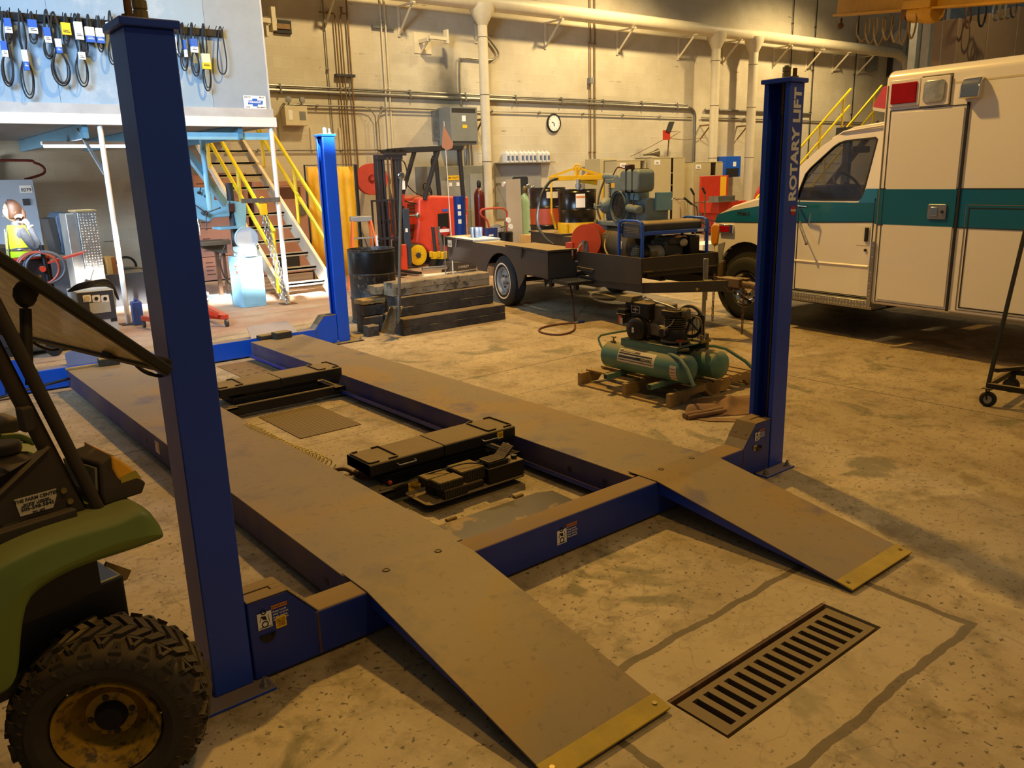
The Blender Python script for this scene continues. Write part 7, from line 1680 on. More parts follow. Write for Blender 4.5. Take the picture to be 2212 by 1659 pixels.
a, b = X(428, 522, DY-.1), X(490, 530, DY-.1); m = MB(); m.box((a[0], DY-.28, a[1]-.06), (b[0], DY+.12, a[1])); m.prism([(a[0]+.02, a[1]-.06), (b[0], a[1]-.06), (b[0], a[1]-.2), (b[0]-.1, a[1]-.2), (a[0]+.1, a[1]-.12)], DY-.1, DY+.08, ax='y'); off(m, O).build('table', mat('cast_table', '6b6355', .5, .4, var=.3), t, bevel=.004)
a, b = X(465, 490, DY), X(520, 495, DY); m = MB(); m.box((a[0], DY-.2, a[1]-.04), (b[0], DY+.15, a[1])); off(m, O).build('upper_table', 'machine_blue', t, bevel=.004)
m = MB(); m.box((cx-.33, DY-.02, .05), (cx-.28, DY+.03, X(470, 525, DY)[1])); m.box((cx-.2, DY+.04, .05), (cx-.16, DY+.08, X(470, 525, DY)[1])); off(m, O).build('table_leg', 'rusty', t)
m = MB(); m.tube(smoothpath([X3 for X3 in [(cx-.2, DY-.25, .9), (cx-.35, DY-.25, .6), (cx-.3, DY-.25, .3), (cx-.15, DY-.25, .15)]]), .01, 6); m.tube(smoothpath([(cx-.1, DY-.2, .85), (cx-.02, DY-.25, .5), (cx-.1, DY-.25, .2)]), .008, 6); off(m, O).build('hanging_strap', 'black', t)
# shelf table clutter: vise bow under the press
m = MB(); m.tube(smoothpath([(0, 0, .2), (.03, 0, .08), (.12, 0, .03), (.28, 0, .03), (.36, 0, .07)]), .022, 8); m.box((.05, -.05, .12), (.35, .05, .17)); o = m.build('bench_clamp', 'steel'); o.location = (2.98, 9.55, 0); tag(o, 'curved grey steel clamp lying on the floor beside the drill press', 'clamp')
# abrasive grinder cabinet
t = thing('disc_sander', 'pale blue disc sander on a cabinet stand in the sunbeam, left of the white post', 'disc sander', (3.67, 8.75, 0), rz=-.04)
m = MB(); m.box((-.165, -.12, 0), (.17, .32, .70)); cb = m.build('cabinet_stand', 'machine_blue', t, bevel=.006)
m = MB(); m.box((-.13, -.123, .03), (.13, -.12, .68)); m.build('front_panel', 'machine_blue', cb, bevel=.002)
m = MB(); m.box((-.168, -.06, .53), (-.165, .02, .62)); m.build('switch_plate', 'white_label', cb)
m = MB(); m.cyl((-.2, -.03, .58), (-.165, -.03, .58), .012); m.cyl((-.19, -.03, .5), (-.165, -.03, .5), .014); m.build('switch_button', 'red_paint', cb)
m = MB(); m.box((-.135, -.1, .70), (.12, .16, .84)); m.build('motor_base', mat('sander_pale', 'b8ccd0', .4, var=.05), t, bevel=.01)
m = MB(); m.prism([(-.09, .76), (.09, .76), (.06, .71), (-.06, .71)], -.16, -.1, ax='y'); m.build('front_bracket', 'sander_pale', t, bevel=.004)
m = MB(); m.lathe([(0, 0), (.142, 0), (.148, .008), (.148, .03), (0, .03)], 36, axm((0, -.05, .955), (0, -1, 0))); m.build('sanding_disc', mat('disc_pale', 'dcdfe0', .35, .3, var=.05), t)
m = MB(); m.open_lathe([(.152, 0), (.16, 0), (.16, .05), (.152, .05)], 36, axm((0, -.03, .955), (0, -1, 0))); m.build('disc_guard', 'sander_pale', t)
m = MB(); m.cyl((-.2, -.03, .78), (-.13, -.03, .76), .012); m.torus((-.2, -.03, .79), .03, .006, (1, 0, .3), 12, 6); m.cyl((.12, .0, .82), (.17, .0, .82), .02); m.torus((.17, 0, .82), .03, .007, (1, 0, 0), 12, 6); m.build('adjust_wheel', 'chrome', t)
# chain hoist on the deck post
t = thing('chain_hoist', 'yellow hook and heavy steel chain hanging beside the white deck post', 'chain hoist', (3.95, 8.45, 0)); O = Vector((3.95, 8.45, 0))
a = P(563, 432, y=8.45); 
m = MB(); m.tube(smoothpath([a+Vector((-.02, 0, .0)), a+Vector((.02, 0, .04)), a+Vector((.06, 0, .0)), a+Vector((.05, 0, -.05)), a+Vector((0, 0, -.07)), a+Vector((-.03, 0, -.03))]), .012, 8); m.box((a.x-.02, 8.42, a.z-.20), (a.x+.07, 8.48, a.z-.05)); off(m, O).build('hook_block', 'safety_yellow', t, bevel=.008)
for dx, e in ((0.0, 0), (.055, .01)):
    o = chain([(a.x+.01+dx-O.x, e, a.z-.18), (a.x+.04+dx-O.x, e, .95), (a.x+.13+dx-O.x, e, .5), (a.x+.20+dx*.5-O.x, e, .2), (a.x+.25-O.x, e, .03)], w=.028, name='hoist_chain', parent=t, mt='steel', link=.075, pr_=.009)
m = MB(); m.box((X(522, 437, 8.44)[0], 8.42, 1.44), (4.1, 8.46, 1.50)); off(m, O).build('support_bar', 'steel', t)
# red leg frame with casters
t = thing('engine_hoist', 'low red steel base frame with casters partly hidden behind the tall near column', 'engine hoist', (2.9, 7.4, 0)); O = Vector((2.9, 7.4, 0))
pA, pB, pC = P(310, 692, z=.09), P(489, 690, z=.09), P(420, 660, z=.12)
for q, e in ((pA, P(380, 700, z=.12)), (pB, P(440, 660, z=.14))):
    m = MB(); m.bar(Vector((q.x, q.y, .12)), Vector((e.x, e.y, .14)), .06, .06); off(m, O).build('leg_beam', 'red_paint', t, bevel=.004)
    m = MB(); m.cyl((q.x-.015, q.y, .045), (q.x+.015, q.y, .045), .045, n=18); m.bar((q.x, q.y, .05), (q.x, q.y, .1), .04, .02); off(m, O).build('caster', 'dark_grey', t)
m = MB(); m.bar(Vector((pB.x, pB.y, .12)), Vector((pA.x+.3, pA.y+.1, .13)), .06, .06); m.bar(Vector((pB.x-.1, pB.y, .15)), Vector((pB.x-.5, pB.y, .35)), .02, .05); off(m, O).build('leg_beam', 'red_paint', t, bevel=.004)
# welder
WYP = 7.75
t = thing('arc_welder', 'white and grey arc welding machine with dials and a coiled black cable on top', 'welding machine', (1.62, WYP, 0)); O = Vector((1.62, WYP, 0))
a, b, c = X(164, 632, WYP), X(246, 632, WYP), X(250, 700, WYP)
m = MB(); m.box((a[0], WYP, .03), (b[0], WYP+.5, a[1])); bd = off(m, O).build('case', mat('welder_white', 'b8bcc0', .45, var=.06), t, bevel=.01)
m = MB(); m.box((a[0]+.01, WYP-.006, a[1]-.34), (b[0]-.01, WYP, a[1]-.01)); fp = off(m, O).build('front_panel', mat('welder_dark', '3a3e4a', .45, var=.05), bd)
for px in (188, 208, 227):
    q = X(px, 645, WYP-.01); m = MB(); m.prism(rrect(q[0]-.042, q[1]-.04, q[0]+.042, q[1]+.04, .01), WYP-.012, WYP-.006, ax='y'); d_ = off(m, O).build('dial_plate', 'white_label', fp)
    m = MB(); m.cyl((q[0], WYP-.02, q[1]), (q[0], WYP-.012, q[1]), .02 if px > 190 else .03, n=16); off(m, O).build('dial_knob', 'ink' if px > 190 else 'cream_paint', fp)
a2, b2 = X(192, 655, WYP), X(240, 673, WYP); m = MB(); m.box((a2[0], WYP-.01, b2[1]), (b2[0], WYP-.006, a2[1])); off(m, O).build('instruction_plate', 'light_grey', fp)
m = MB(); q = X(246, 688, WYP); m.box((q[0]-.035, WYP-.003, q[1]-.035), (q[0]+.035, WYP, q[1]+.035)); off(m, O).build('logo_square', 'ink', bd)
text('case_letters', 'ARC TE', .06, fm(Vector((X(224, 683, WYP)[0], WYP-.004, X(224, 683, WYP)[1]))-O, (1, 0, 0), (0, 0, 1)), 'ink', bd, .0005)
m = MB()
for k in range(5): m.tube(smoothpath([(a[0]-.02-.01*k, WYP+.1, a[1]+.01), (a[0]+.03, WYP+.02-.01*k, a[1]+.03+.015*k), ((a[0]+b[0])/2, WYP+.0, a[1]+.05+.015*k), (b[0]-.02, WYP+.03, a[1]+.03+.015*k), (b[0]+.03+.008*k, WYP+.1, a[1]-.02-.03*k), (b[0]+.02, WYP+.2, a[1]-.0)], 6), .010, 6)
off(m, O).build('coiled_cable', 'black', t)
m = MB(); q = [P(x, y, y=WYP+.2) for x, y in ((262, 652), (272, 690), (262, 700), (250, 690))]; a = P(262, 680, y=8.15)
o = MB(); o.prism(rrect(-.06, 0, .06, .30, .02), -.05, .05, ax='y'); o.cyl((.0, 0, .3), (0, 0, .34), .02); o = o.build('blue_jug', mat('jug_blue', '2c4a94', .4, var=.1), bevel=.01); o.location = (2.02, 8.35, 0); tag(o, 'blue plastic jug standing between the welding machine and the white post', 'jug')
# tread plate tool box on end
TY = 9.4
t = thing('tread_plate_box', 'tall diamond-plate aluminium box standing on end with tag 0285', 'tool box', (1.9, TY, 0)); O = Vector((1.9, TY, 0))
a, b = X(166, 458, TY), X(206, 457, TY)
m = MB(); m.box((a[0], TY, .02), (b[0], TY+.4, a[1])); bb = off(m, O).build('box_body', 'tread_plate', t, bevel=.004)
m = MB(); m.box((a[0]-.13, TY+.05, .02), (a[0]-.002, TY+.45, a[1]-.02)); off(m, O).build('side_flange', 'diamond_plate', t, bevel=.004)
m = MB(); m.box((a[0]-.02, TY-.02, a[1]), (b[0]+.01, TY+.42, a[1]+.02)); off(m, O).build('end_cap', 'wood', t)
q = P(190, 590, y=TY-.05); m = MB(); m.bx((0, 0, 0), (.16, .003, .09)); tg = m.build('asset_tag', 'white_label', t); tg.location = q-O; tg.rotation_euler = (0, -PI/2+.4, 0)
text('tag_number', '0285', .055, fm((0, -.003, -.01), (1, 0, 0), (0, 0, 1)), 'ink', tg, .0005)
# dog crate style plastic bin, tyre, carton, hoses
t = thing('plastic_crate', 'dark blue-grey ribbed plastic carrier standing open-side left behind the diamond-plate box', 'plastic crate', (1.35, 10.6, .75)); O = Vector((1.35, 10.6, .75))
CY = 10.6
m = MB(); m.prism(outline([(116, 470), (124, 458), (155, 460), (168, 545), (165, 552), (134, 550)], CY), CY-.1, CY+.5, ax='y'); bdy = off(m, O).build('shell', 'plastic_bluegrey', t, bevel=.02, seg=3)
m = MB(); m.prism(outline([(101, 474), (116, 470), (132, 548), (122, 552)], CY), CY-.08, CY+.48, ax='y'); off(m, O).build('open_mouth', 'dark_interior', t)
m = MB(); 
for px in (122, 132, 142): m.prism(outline([(px, 462), (px+5, 462), (px+13, 546), (px+8, 546)], CY), CY-.115, CY-.1, ax='y')
off(m, O).build('moulded_rib', 'plastic_bluegrey', bdy, bevel=.004)
m = MB(); m.box((0, 10.4, .0), (2.0, 11.2, .72)); o = m.build('low_bench', 'dark_grey'); tag(o, 'low dark bench under the deck carrying the crate and tyre', 'bench'); recenter(o)
m = MB(); m.lathe([(.2, 0), (.34, .01), (.38, .04), (.39, .08), (.39, .17), (.38, .21), (.34, .24), (.2, .25)], 36); o = m.build('spare_tyre', 'tyre'); o.location = (.72, 10.85, .722); tag(o, 'dusty tyre lying flat on the bench behind the person', 'tyre')
m = MB(); a, b = X(226, 556, 10.4), X(250, 590, 10.4); m.box((a[0], 10.3, b[1]), (b[0], 10.7, a[1]))
t = thing('yellow_carton', 'orange-yellow striped carton beside the diamond-plate box', 'carton', ((a[0]+b[0])/2, 10.5, b[1])); off(m, Vector(t.location)).build('carton_body', 'cardboard', t)
m = MB(); m.box((a[0]+.06, 10.297, b[1]), (a[0]+.12, 10.3, a[1])); off(m, Vector(t.location)).build('brown_stripe', mat('stripe_brown', '9a5a1c', .6), t)
m = MB(); m.box((2.05, 10.25, 0), (2.75, 10.8, b[1]-.002)); o = m.build('floor_cabinet', 'dark_grey'); tag(o, 'low dark cupboard under the yellow striped carton', 'cupboard'); recenter(o)
m = MB()
for k in range(4): m.torus((2.75, 11.6, .12+.07*k), .36+.03*(k % 2), .038, (.15, .1*k, 1), 28, 8)
t = thing('hose_coil', 'coil of fat grey-black hose on the floor under the deck left of the near column', 'hose', (2.75, 11.6, 0)); off(m, Vector(t.location)).build('coil', 'dark_grey', t)
m = MB(); m.torus((2.75, 11.55, .45), .16, .02, (0, 1, .2), 20, 8); off(m, Vector(t.location)).build('coil_end', 'black', t)
# oxygen cart with hoses in front of the person
t = thing('torch_cart', 'dark steel cart with red and grey coiled hoses in front of the person', 'cart', (.95, 7.0, 0)); O = Vector((.95, 7.0, 0))
a, b = X(40, 562, 7.0), X(118, 620, 7.0)
m = MB(); m.box((a[0]-.3, 7.0, .15), (b[0], 7.4, a[1])); off(m, O).build('cart_box', mat('cart_dark', '2c2628', .5, var=.3), t, bevel=.006)
m = MB(); m.box((a[0]-.3, 6.98, a[1]), (b[0], 7.0, a[1]+.02)); m.bar((b[0], 7.1, a[1]-.05), (b[0]+.32, 7.0, a[1]+.03), .3, .02); off(m, O).build('tray_edge', 'red_paint', t)
for x_ in (X(8, 600, 7)[0], X(104, 600, 7)[0]):
    m = MB(); m.tube([(x_, 6.95, .1), (x_-.02, 6.95, X(100, 528, 7)[1])], .022, 8); off(m, O).build('upright_handle', 'black', t)
for r_, mt_, cx_, cz_ in ((.17, mat('hose_red', 'b05040', .5), 82, 580), (.165, mat('hose_grey', '5a6474', .5), 97, 578)):
    q = X(cx_, cz_, 6.9); m = MB()
    for k in range(2): m.tube([(q[0]+(r_-.012*k)*math.cos(u*PI/14)*1.15, 6.9-.03*k, q[1]+(r_-.01*k)*math.sin(u*PI/14)) for u in range(28)], .011, 6, True)
    m.tube(smoothpath([(q[0]-.2, 6.9, q[1]), (q[0]-.4, 6.9, q[1]+.05), (q[0]-.7, 6.92, q[1]+.12), (q[0]-.95, 7, q[1]+.02)]), .010, 6)
    off(m, O).build('coiled_hose', mt_, t)
for x_ in (a[0]-.2, b[0]-.1):
    m = MB(); m.cyl((x_, 6.98, .08), (x_, 7.03, .08), .08, n=20); off(m, O).build('cart_wheel', 'black', t)
q = X(92, 581, 6.88); m = MB(); m.cyl((q[0], 6.86, q[1]), (q[0], 6.9, q[1]), .03, n=12); off(m, O).build('valve_wheel', 'red_paint', t)
t = thing('floor_mat_roll', 'flat black rubber mat lying on the floor behind the left runway end', 'mat', (.9, 6.3, 0)); m = MB()
q = [P(x, y, z=0) for x, y in ((62, 768), (160, 755), (205, 735), (110, 735), (60, 745))]; m.prism([(v.x, v.y) for v in q], .002, .03); off(m, Vector(t.location)).build('mat_sheet', 'black_rubber', t)
t = thing('caster_dolly', 'small dolly with black caster at the left edge by the mat', 'dolly', (-.1, 6.9, 0)); O = Vector(t.location)
w_ = P(10, 745, z=.05); m = MB(); m.cyl((w_.x-.02, w_.y, .05), (w_.x+.02, w_.y, .05), .05, n=18); off(m, O).build('caster', 'black', t)
m = MB(); m.box((w_.x-.6, w_.y-.1, .12), (w_.x+.06, w_.y+.5, .15)); m.tube([(w_.x+.02, w_.y, .15), (w_.x+.0, w_.y, .5)], .01, 6); m.bar((w_.x, w_.y, .06), (w_.x, w_.y, .13), .05, .02); off(m, O).build('dolly_frame', 'dark_grey', t)

FY = 11.0
t = thing('forklift', 'red forklift with dark mast, black overhead guard and yellow wheel, parked by the switchgear', 'forklift', (8.3, 11.4, 0)); O = Vector((8.3, 11.4, 0))
body = [(880, 468), (884, 440), (905, 425), (960, 418), (1013, 422), (1016, 560), (1000, 575), (968, 573), (945, 565), (925, 548), (905, 536), (886, 528), (882, 515)]
m = MB(); m.prism(outline([(905, 428), (930, 422), (1013, 424), (1013, 540), (985, 548), (930, 548), (910, 530), (900, 528), (905, 480)], 11.05), 11.05, 12.0, ax='y'); bo = off(m, O).build('body', 'forklift_red', t, bevel=.05, seg=4)
m = MB(); m.prism(outline([(878, 436), (908, 432), (908, 470), (896, 520), (880, 515)], 11.2), 11.2, 11.95, ax='y'); hdv = off(m, O).build('front_cowl', 'red_paint', t, bevel=.03, seg=3)
m = MB()
for py in (440, 447, 455, 485, 493, 501, 509): a = X(880, py, 11.19); b = X(903, py+3, 11.19); m.box((a[0], 11.18, b[1]), (b[0], 11.2, a[1]))
off(m, O).build('cowl_louvre', 'crate_dark', hdv)
m = MB(); m.prism(outline([(946, 462), (968, 460), (972, 530), (948, 530)], 11.04), 11.03, 11.05, ax='y'); off(m, O).build('battery_opening', 'black', bo)
m = MB(); m.prism(outline([(955, 452), (968, 451), (966, 457), (957, 457)], 11.04), 11.035, 11.05, ax='y'); off(m, O).build('brand_plate', 'label_blue', bo)
m = MB(); m.prism(outline([(935, 548), (1010, 544), (1010, 572), (960, 575)], 11.15), 11.15, 11.95, ax='y'); off(m, O).build('undercarriage', 'dark_grey', t, bevel=.01)
wc = P(903, 551, y=10.95); m = MB(); m.lathe([(.09, 0), (.16, -.01), (.205, .0), (.215, .02), (.215, .16), (.205, .18), (.1, .18)], 36, axm(wc, (0, 1, 0))); wh = off(m, O).build('wheel_tyre', 'tyre_dark', t)
m = MB(); m.lathe([(.125, -.016), (.16, -.018), (.198, -.010), (.198, .01), (.125, .01)], 36, axm(wc, (0, 1, 0))); off(m, O).build('yellow_ring', 'safety_yellow', wh)
m = MB(); m.lathe([(0, -.03), (.05, -.028), (.06, -.014), (.13, -.012), (.13, .01), (0, .01)], 30, axm(wc, (0, 1, 0))); 
for k in range(8): a = k*PI/4; m.cyl(wc+Vector((.075*math.cos(a), -.02, .075*math.sin(a))), wc+Vector((.075*math.cos(a), 0, .075*math.sin(a))), .008, n=6)
off(m, O).build('hub', 'dark_grey', wh)
MYF = 10.75
def rail_(pa, pb, w, nm, mt, y=MYF, th=.1):
    a = P(*pa, y=y); b = P(*pb, y=y); m = MB(); m.box((min(a.x, b.x)-w/2, y, min(a.z, b.z)), (max(a.x, b.x)+w/2, y+th, max(a.z, b.z))); return off(m, O).build(nm, mt, t, bevel=.004)
xm0, xm1 = X(826, 450, MYF)[0], X(866, 450, MYF)[0]; ztm = X(840, 334, MYF)[1]
for x_, w_ in ((xm0, .09), (xm0+.09, .04), (xm1-.03, .06), (xm1+.04, .07)):
    m = MB(); m.box((x_-w_/2, MYF, .06), (x_+w_/2, MYF+.14, ztm)); off(m, O).build('mast_channel', mat('mast_dark', '34333a', .45, .2, var=.15, dust=.4), t, bevel=.006)
m = MB(); m.box((xm0-.05, MYF-.01, ztm-.09), (xm1+.1, MYF+.1, ztm)); m.box((xm0+.1, MYF-.02, ztm-.02), (xm1+.18, MYF+.03, ztm+.03)); m.box((xm0-.05, MYF, .9), (xm1+.08, MYF+.1, .97)); off(m, O).build('mast_crosshead', 'mast_dark', t, bevel=.004)
for dx in (.16, .24):
    m = MB(); m.box((xm0+dx-.012, MYF-.03, .7), (xm0+dx+.012, MYF-.01, ztm-.05)); off(m, O).build('lift_chain', 'rusty', t)
bx0, bx1 = X(803, 430, MYF-.15)[0], X(858, 430, MYF-.15)[0]; bz0, bz1 = X(830, 590, MYF-.15)[1], X(830, 431, MYF-.15)[1]
m = MB(); 
for za, zb in ((bz1-.03, bz1), (.62, .66), (.3, .42)): m = MB(); m.box((bx0, MYF-.16, za), (bx1, MYF-.13, zb)); off(m, O).build('backrest_rail', 'mast_dark', t)
for k in range(6):
    x_ = bx0+(bx1-bx0)*k/5; m = MB(); m.box((x_-.016, MYF-.155, .3), (x_+.016, MYF-.135, bz1)); off(m, O).build('backrest_bar', 'mast_dark', t)
for x_ in (bx0+.1, bx1-.12):
    m = MB(); m.box((x_-.05, MYF-.2, .05), (x_+.05, MYF-.16, .6)); m.box((x_-.05, MYF-.95, .03), (x_+.05, MYF-.16, .07)); off(m, O).build('fork', 'black', t)
m = MB(); m.box((xm1+.02, MYF-.03, .1), (xm1+.16, MYF, 1.15)); off(m, O).build('side_column', mat('mast_slate', '3c4452', .45, .1, var=.08), t, bevel=.006)
m = MB(); m.box((xm1+.0, MYF-.035, 1.5), (xm1+.1, MYF-.03, 1.66)); m.box((xm1+.05, MYF-.035, .72), (xm1+.1, MYF-.03, .79)); off(m, O).build('rating_label', 'white_label', t)
m = MB(); m.box((xm1+.02, MYF-.035, 1.2), (xm1+.07, MYF-.03, 1.42)); off(m, O).build('red_label', 'label_red', t)
m = MB(); q = P(862, 589, y=MYF); m.box((q.x-.02, MYF-.1, .02), (q.x+.14, MYF+.1, .5)); off(m, O).build('lower_brace', 'forklift_red', t, bevel=.01)
m = MB(); q = P(888, 466, y=10.9); m.cyl((q.x-.12, 10.9, q.z), (q.x+.1, 10.9, q.z), .02); m.sph((q.x+.14, 10.9, q.z), (.05, .05, .06), 12); off(m, O).build('tilt_cylinder', 'steel', t)
m = MB(); q = P(868, 380, y=10.7); m.lathe([(.02, 0), (.06, .03), (.065, .06), (.05, .065), (0, .06)], 18, axm((q.x, 10.72, q.z), (-.5, -1, 0))); off(m, O).build('work_light', 'chrome', t)
m = MB(); m.tube(smoothpath([P(862, 345, y=10.8), P(874, 352, y=10.8), P(880, 385, y=10.8), P(872, 430, y=10.8), P(900, 440, y=11)]), .012, 6); m.tube(smoothpath([P(880, 400, y=10.9), P(895, 415, y=11), P(915, 425, y=11.1)]), .01, 6); off(m, O).build('hydraulic_hose', 'black', t)
def gbar(a, b, w, y0, y1, nm='guard_post'):
    for y in (y0, y1):
        m = MB(); m.bar(P(*a, y=y0)+Vector((0, y-y0, 0)), P(*b, y=y0)+Vector((0, y-y0, 0)), w, .06); off(m, O).build(nm, mat('guard_black', '2c2c2e', .5, var=.1), t, bevel=.006)
gbar((946, 325), (916, 432), .09, 11.05, 11.9); gbar((992, 322), (1001, 430), .08, 11.05, 11.9)
m = MB(); m.prism(outline([(866, 320), (930, 316), (998, 314), (998, 324), (940, 326), (880, 330)], 11.05), 11.0, 11.08, ax='y'); m.prism(outline([(866, 320), (930, 316), (998, 314), (998, 324), (940, 326), (880, 330)], 11.05), 11.85, 11.95, ax='y')
for k in range(8):
    x_, z_ = X(885+k*15, 320-k*.6, 11.05); m.box((x_-.02, 11.05, z_-.01), (x_+.02, 11.9, z_+.02))
off(m, O).build('overhead_guard', 'guard_black', t, bevel=.004)
m = MB(); a = P(925, 418, y=11.5); m.cyl((a.x, 11.4, a.z), (a.x-.05, 11.4, a.z+.1), .015); m.torus((a.x-.08, 11.4, a.z+.08), .13, .012, (1, 0, .4), 20, 6); off(m, O).build('steering_wheel', 'black', t)

# blue tall barrel, whip flag, jack stands, pumps
t = thing('tall_blue_barrel', 'narrow dark-blue steel barrel lettered down its side, right of the forklift', 'barrel', (0, 0, 0)); a = P(992, 424, y=10.2); b = P(992, 510, y=10.2); t.location = (a.x, 10.2, .45); O = Vector(t.location)
m = MB(); m.lathe([(.11, 0), (.115, .01), (.115, a.z-.47), (.118, a.z-.46), (.118, a.z-.45), (.108, a.z-.45), (.105, a.z-.47), (0, a.z-.47)], 28); bb = m.build('barrel_body', 'barrel_blue', t)
m = MB()
for z_, mm in ((a.z-.68, 0), (a.z-.8, 0), (a.z-.95, 0)): m.prism(arc(0, 0, .1165, 215, 245, 5)+arc(0, 0, .1155, 245, 215, 5), z_, z_+.08)
m.build('barrel_sticker', 'cream_paint', bb)
text('barrel_letters', 'HARMONY', .09, fm((.085, -.085, .33), (0, 0, -1), (.7, .7, 0)), 'white_label', bb, .001, bold=.002)
m = MB(); m.cyl((.1, -.03, a.z-.72), (.24, -.05, a.z-.72), .012); m.build('tap_handle', 'brass', bb)
m = MB(); m.box((a.x-.2, 9.95, 0), (a.x+.2, 10.4, .448)); o = m.build('barrel_stand', 'dark_grey'); tag(o, 'dark stand hidden behind the trailer carrying the blue barrel', 'stand'); recenter(o)
t = thing('whip_flag', 'faded pink triangular flag on a tall thin white whip pole beside the trailer', 'flag', (0, 0, 0)); O = P(972, 500, y=8.6); tp = P(959, 262, y=8.6); base_ = P(975, 512, y=8.6)
t.location = (O.x, 8.6, 0); O = Vector(t.location)
m = MB(); m.tube([Vector((base_.x, 8.6, .02)), Vector((base_.x, 8.6, base_.z)), tp], [.012, .009, .005], 6); off(m, O).build('whip_pole', 'white_paint', t)
m = MB(); fl = [P(x, y, y=8.59) for x, y in ((958, 270), (966, 285), (979, 310), (977, 320), (966, 325), (955, 318), (956, 295))]; vs_ = fl+[v+Vector((0, .004, 0)) for v in fl]; m.add(vs_, [tuple(range(7)), tuple(range(13, 6, -1))]+[(i, (i+1) % 7, 7+(i+1) % 7, 7+i) for i in range(7)]); off(m, O).build('flag_cloth', 'flag_pink', t)
t = thing('diamond_sign', 'red and white diamond-shaped sign on edge beside the whip pole', 'sign', P(960, 498, y=9.0)); O = Vector(t.location)
m = MB(); a = [P(x, y, y=9.0) for x, y in ((960, 489), (978, 499), (961, 511), (946, 499))]; m.prism([(v.x-O.x, v.z-O.z) for v in a], -.004, .004, ax='y'); sg = m.build('sign_face', 'label_red', t)
m = MB(); m.prism(rrect(-.10, -.025, .10, .025, .01), -.008, -.004, ax='y'); m.build('white_band', 'white_label', sg)
m = MB(); m.cyl((0, .02, -O.z+.0), (0, .02, 0), .01); m.build('sign_post', 'steel', t)
for i, (px, lab) in enumerate(((943, 'left of two steel stands with yellow heads beside the trailer, dark post'), (958, 'right of two steel stands with yellow heads, grey post leaning, beside the trailer'))):
    b = P(px, 577, z=0); t = thing('jack_stand', lab, 'jack stand', (b.x, b.y, 0), rz=.3*i, group='jack stands'); tz = P(px, 505, x=b.x).z if 0 else .75
    m = MB(); m.bar((0, 0, .12), (-.04-.06*i, 0, .78), .06, .05); m.build('post', 'dark_grey' if i == 0 else 'steel', t, bevel=.004)
    m = MB(); m.box((-.09, -.06, .16), (.09, .06, .30)); m.box((-.14, -.03, .20), (-.09, .03, .32)); m.build('yellow_head', 'safety_yellow', t, bevel=.01)
    m = MB(); m.prism([(-.13, 0), (.13, 0), (.06, .16), (-.06, .16)], -.1, .1, ax='y'); m.build('base', 'black', t)
t = thing('tool_case', 'dark hard case with cream stencilled words lying behind the top timber', 'case', P(1000, 588, z=0)); O = Vector(t.location)
m = MB(); m.prism([(-.28, 0), (.30, 0), (.26, .16), (-.22, .2)], 0, .3, ax='y'); cs = m.build('case_body', mat('case_brown', '4a4032', .6, var=.15), t, bevel=.01)
text('case_words', 'STANLEY', .06, fm((.02, -.003, .10), (1, 0, 0), (0, 0, 1)), 'cream_paint', cs, .0005)
def lying(px0, py0, px1, py1, z, r, nm, mt, lab, cat):
    a, b = P(px0, py0, z=z), P(px1, py1, z=z); m = MB(); m.cyl(a, b, r, n=14); o = m.build(nm, mt); tag(o, lab, cat); return recenter(o)
lying(912, 581, 965, 577, .12, .035, 'steel_tube', 'bright_steel', 'shiny steel tube lying on blue blocks beside the forklift wheel', 'tube')
lying(914, 597, 985, 590, .07, .035, 'cream_tube', 'cream_paint', 'dull yellow tube lying on the floor behind the timbers', 'tube')
lying(968, 593, 1026, 584, .10, .03, 'dark_tube', 'dark_grey', 'dark grey tube end lying in front of the tool case', 'tube')
lying(955, 600, 1015, 594, .04, .03, 'yellow_tool_bar', 'safety_yellow', 'yellow tool bar on the floor just behind the top timber', 'tool bar')
m = MB(); a = P(972, 568, z=.12); m.bx((0, 0, .06), (.16, .1, .09)); m.box((-.16, -.03, 0), (-.1, .03, .07)); o = m.build('blue_clamp_head', mat('clamp_blue', '2a78c8', .4, var=.05), bevel=.01); o.location = (a.x, a.y, .03); tag(o, 'bright blue clamp head beside the steel tube', 'clamp')

# drums on rack, yellow drum lifter
t = thing('drum_rack', 'low dark steel rack behind the trailer carrying the big drums', 'rack', (9.6, 9.6, 0)); O = Vector((9.6, 9.6, 0))
dA = P(1183, 440, d=13.4); dB = P(1247, 440, d=12.4)
m = MB(); m.box((dA.x-.4, dA.y-.35, .5), (dA.x+.4, dA.y+.35, .585)); m.box((dB.x-.35, dB.y-.35, .5), (dB.x+.35, dB.y+.35, .585))
for p_ in (dA, dB):
    for sx in (-.3, .3):
        for sy_ in (-.28, .28): m.box((p_.x+sx-.03, p_.y+sy_-.03, 0), (p_.x+sx+.03, p_.y+sy_+.03, .5))
off(m, O).build('rack_frame', 'black', t)
d1, b1 = drum((dA.x, dA.y, .59), .295, .90, 'drum_black', 'steel_drum', 'black steel drum with a rust-red middle band and cream label, left of the yellow lifter', bands=((.32, .575, 'drum_red'),))
m = MB(); m.prism(arc(0, 0, .298, 225, 262, 6)+arc(0, 0, .296, 262, 225, 6), .74, .84); m.build('drum_label', 'cream_paint', b1)
d2, b2 = drum((dB.x, dB.y, .59), .29, .88, mat('drum_gloss', '141210', .25, var=.2), 'steel_drum', 'glossy black steel drum with white label held in the yellow lifter band')
m = MB(); m.prism(arc(0, 0, .294, 222, 250, 6)+arc(0, 0, .292, 250, 222, 6), .62, .82); l_ = m.build('drum_label', 'white_label', b2)
m = MB(); m.prism(arc(0, 0, .2955, 223, 249, 6)+arc(0, 0, .294, 249, 223, 6), .76, .79); m.build('label_bar', 'label_orange', l_)
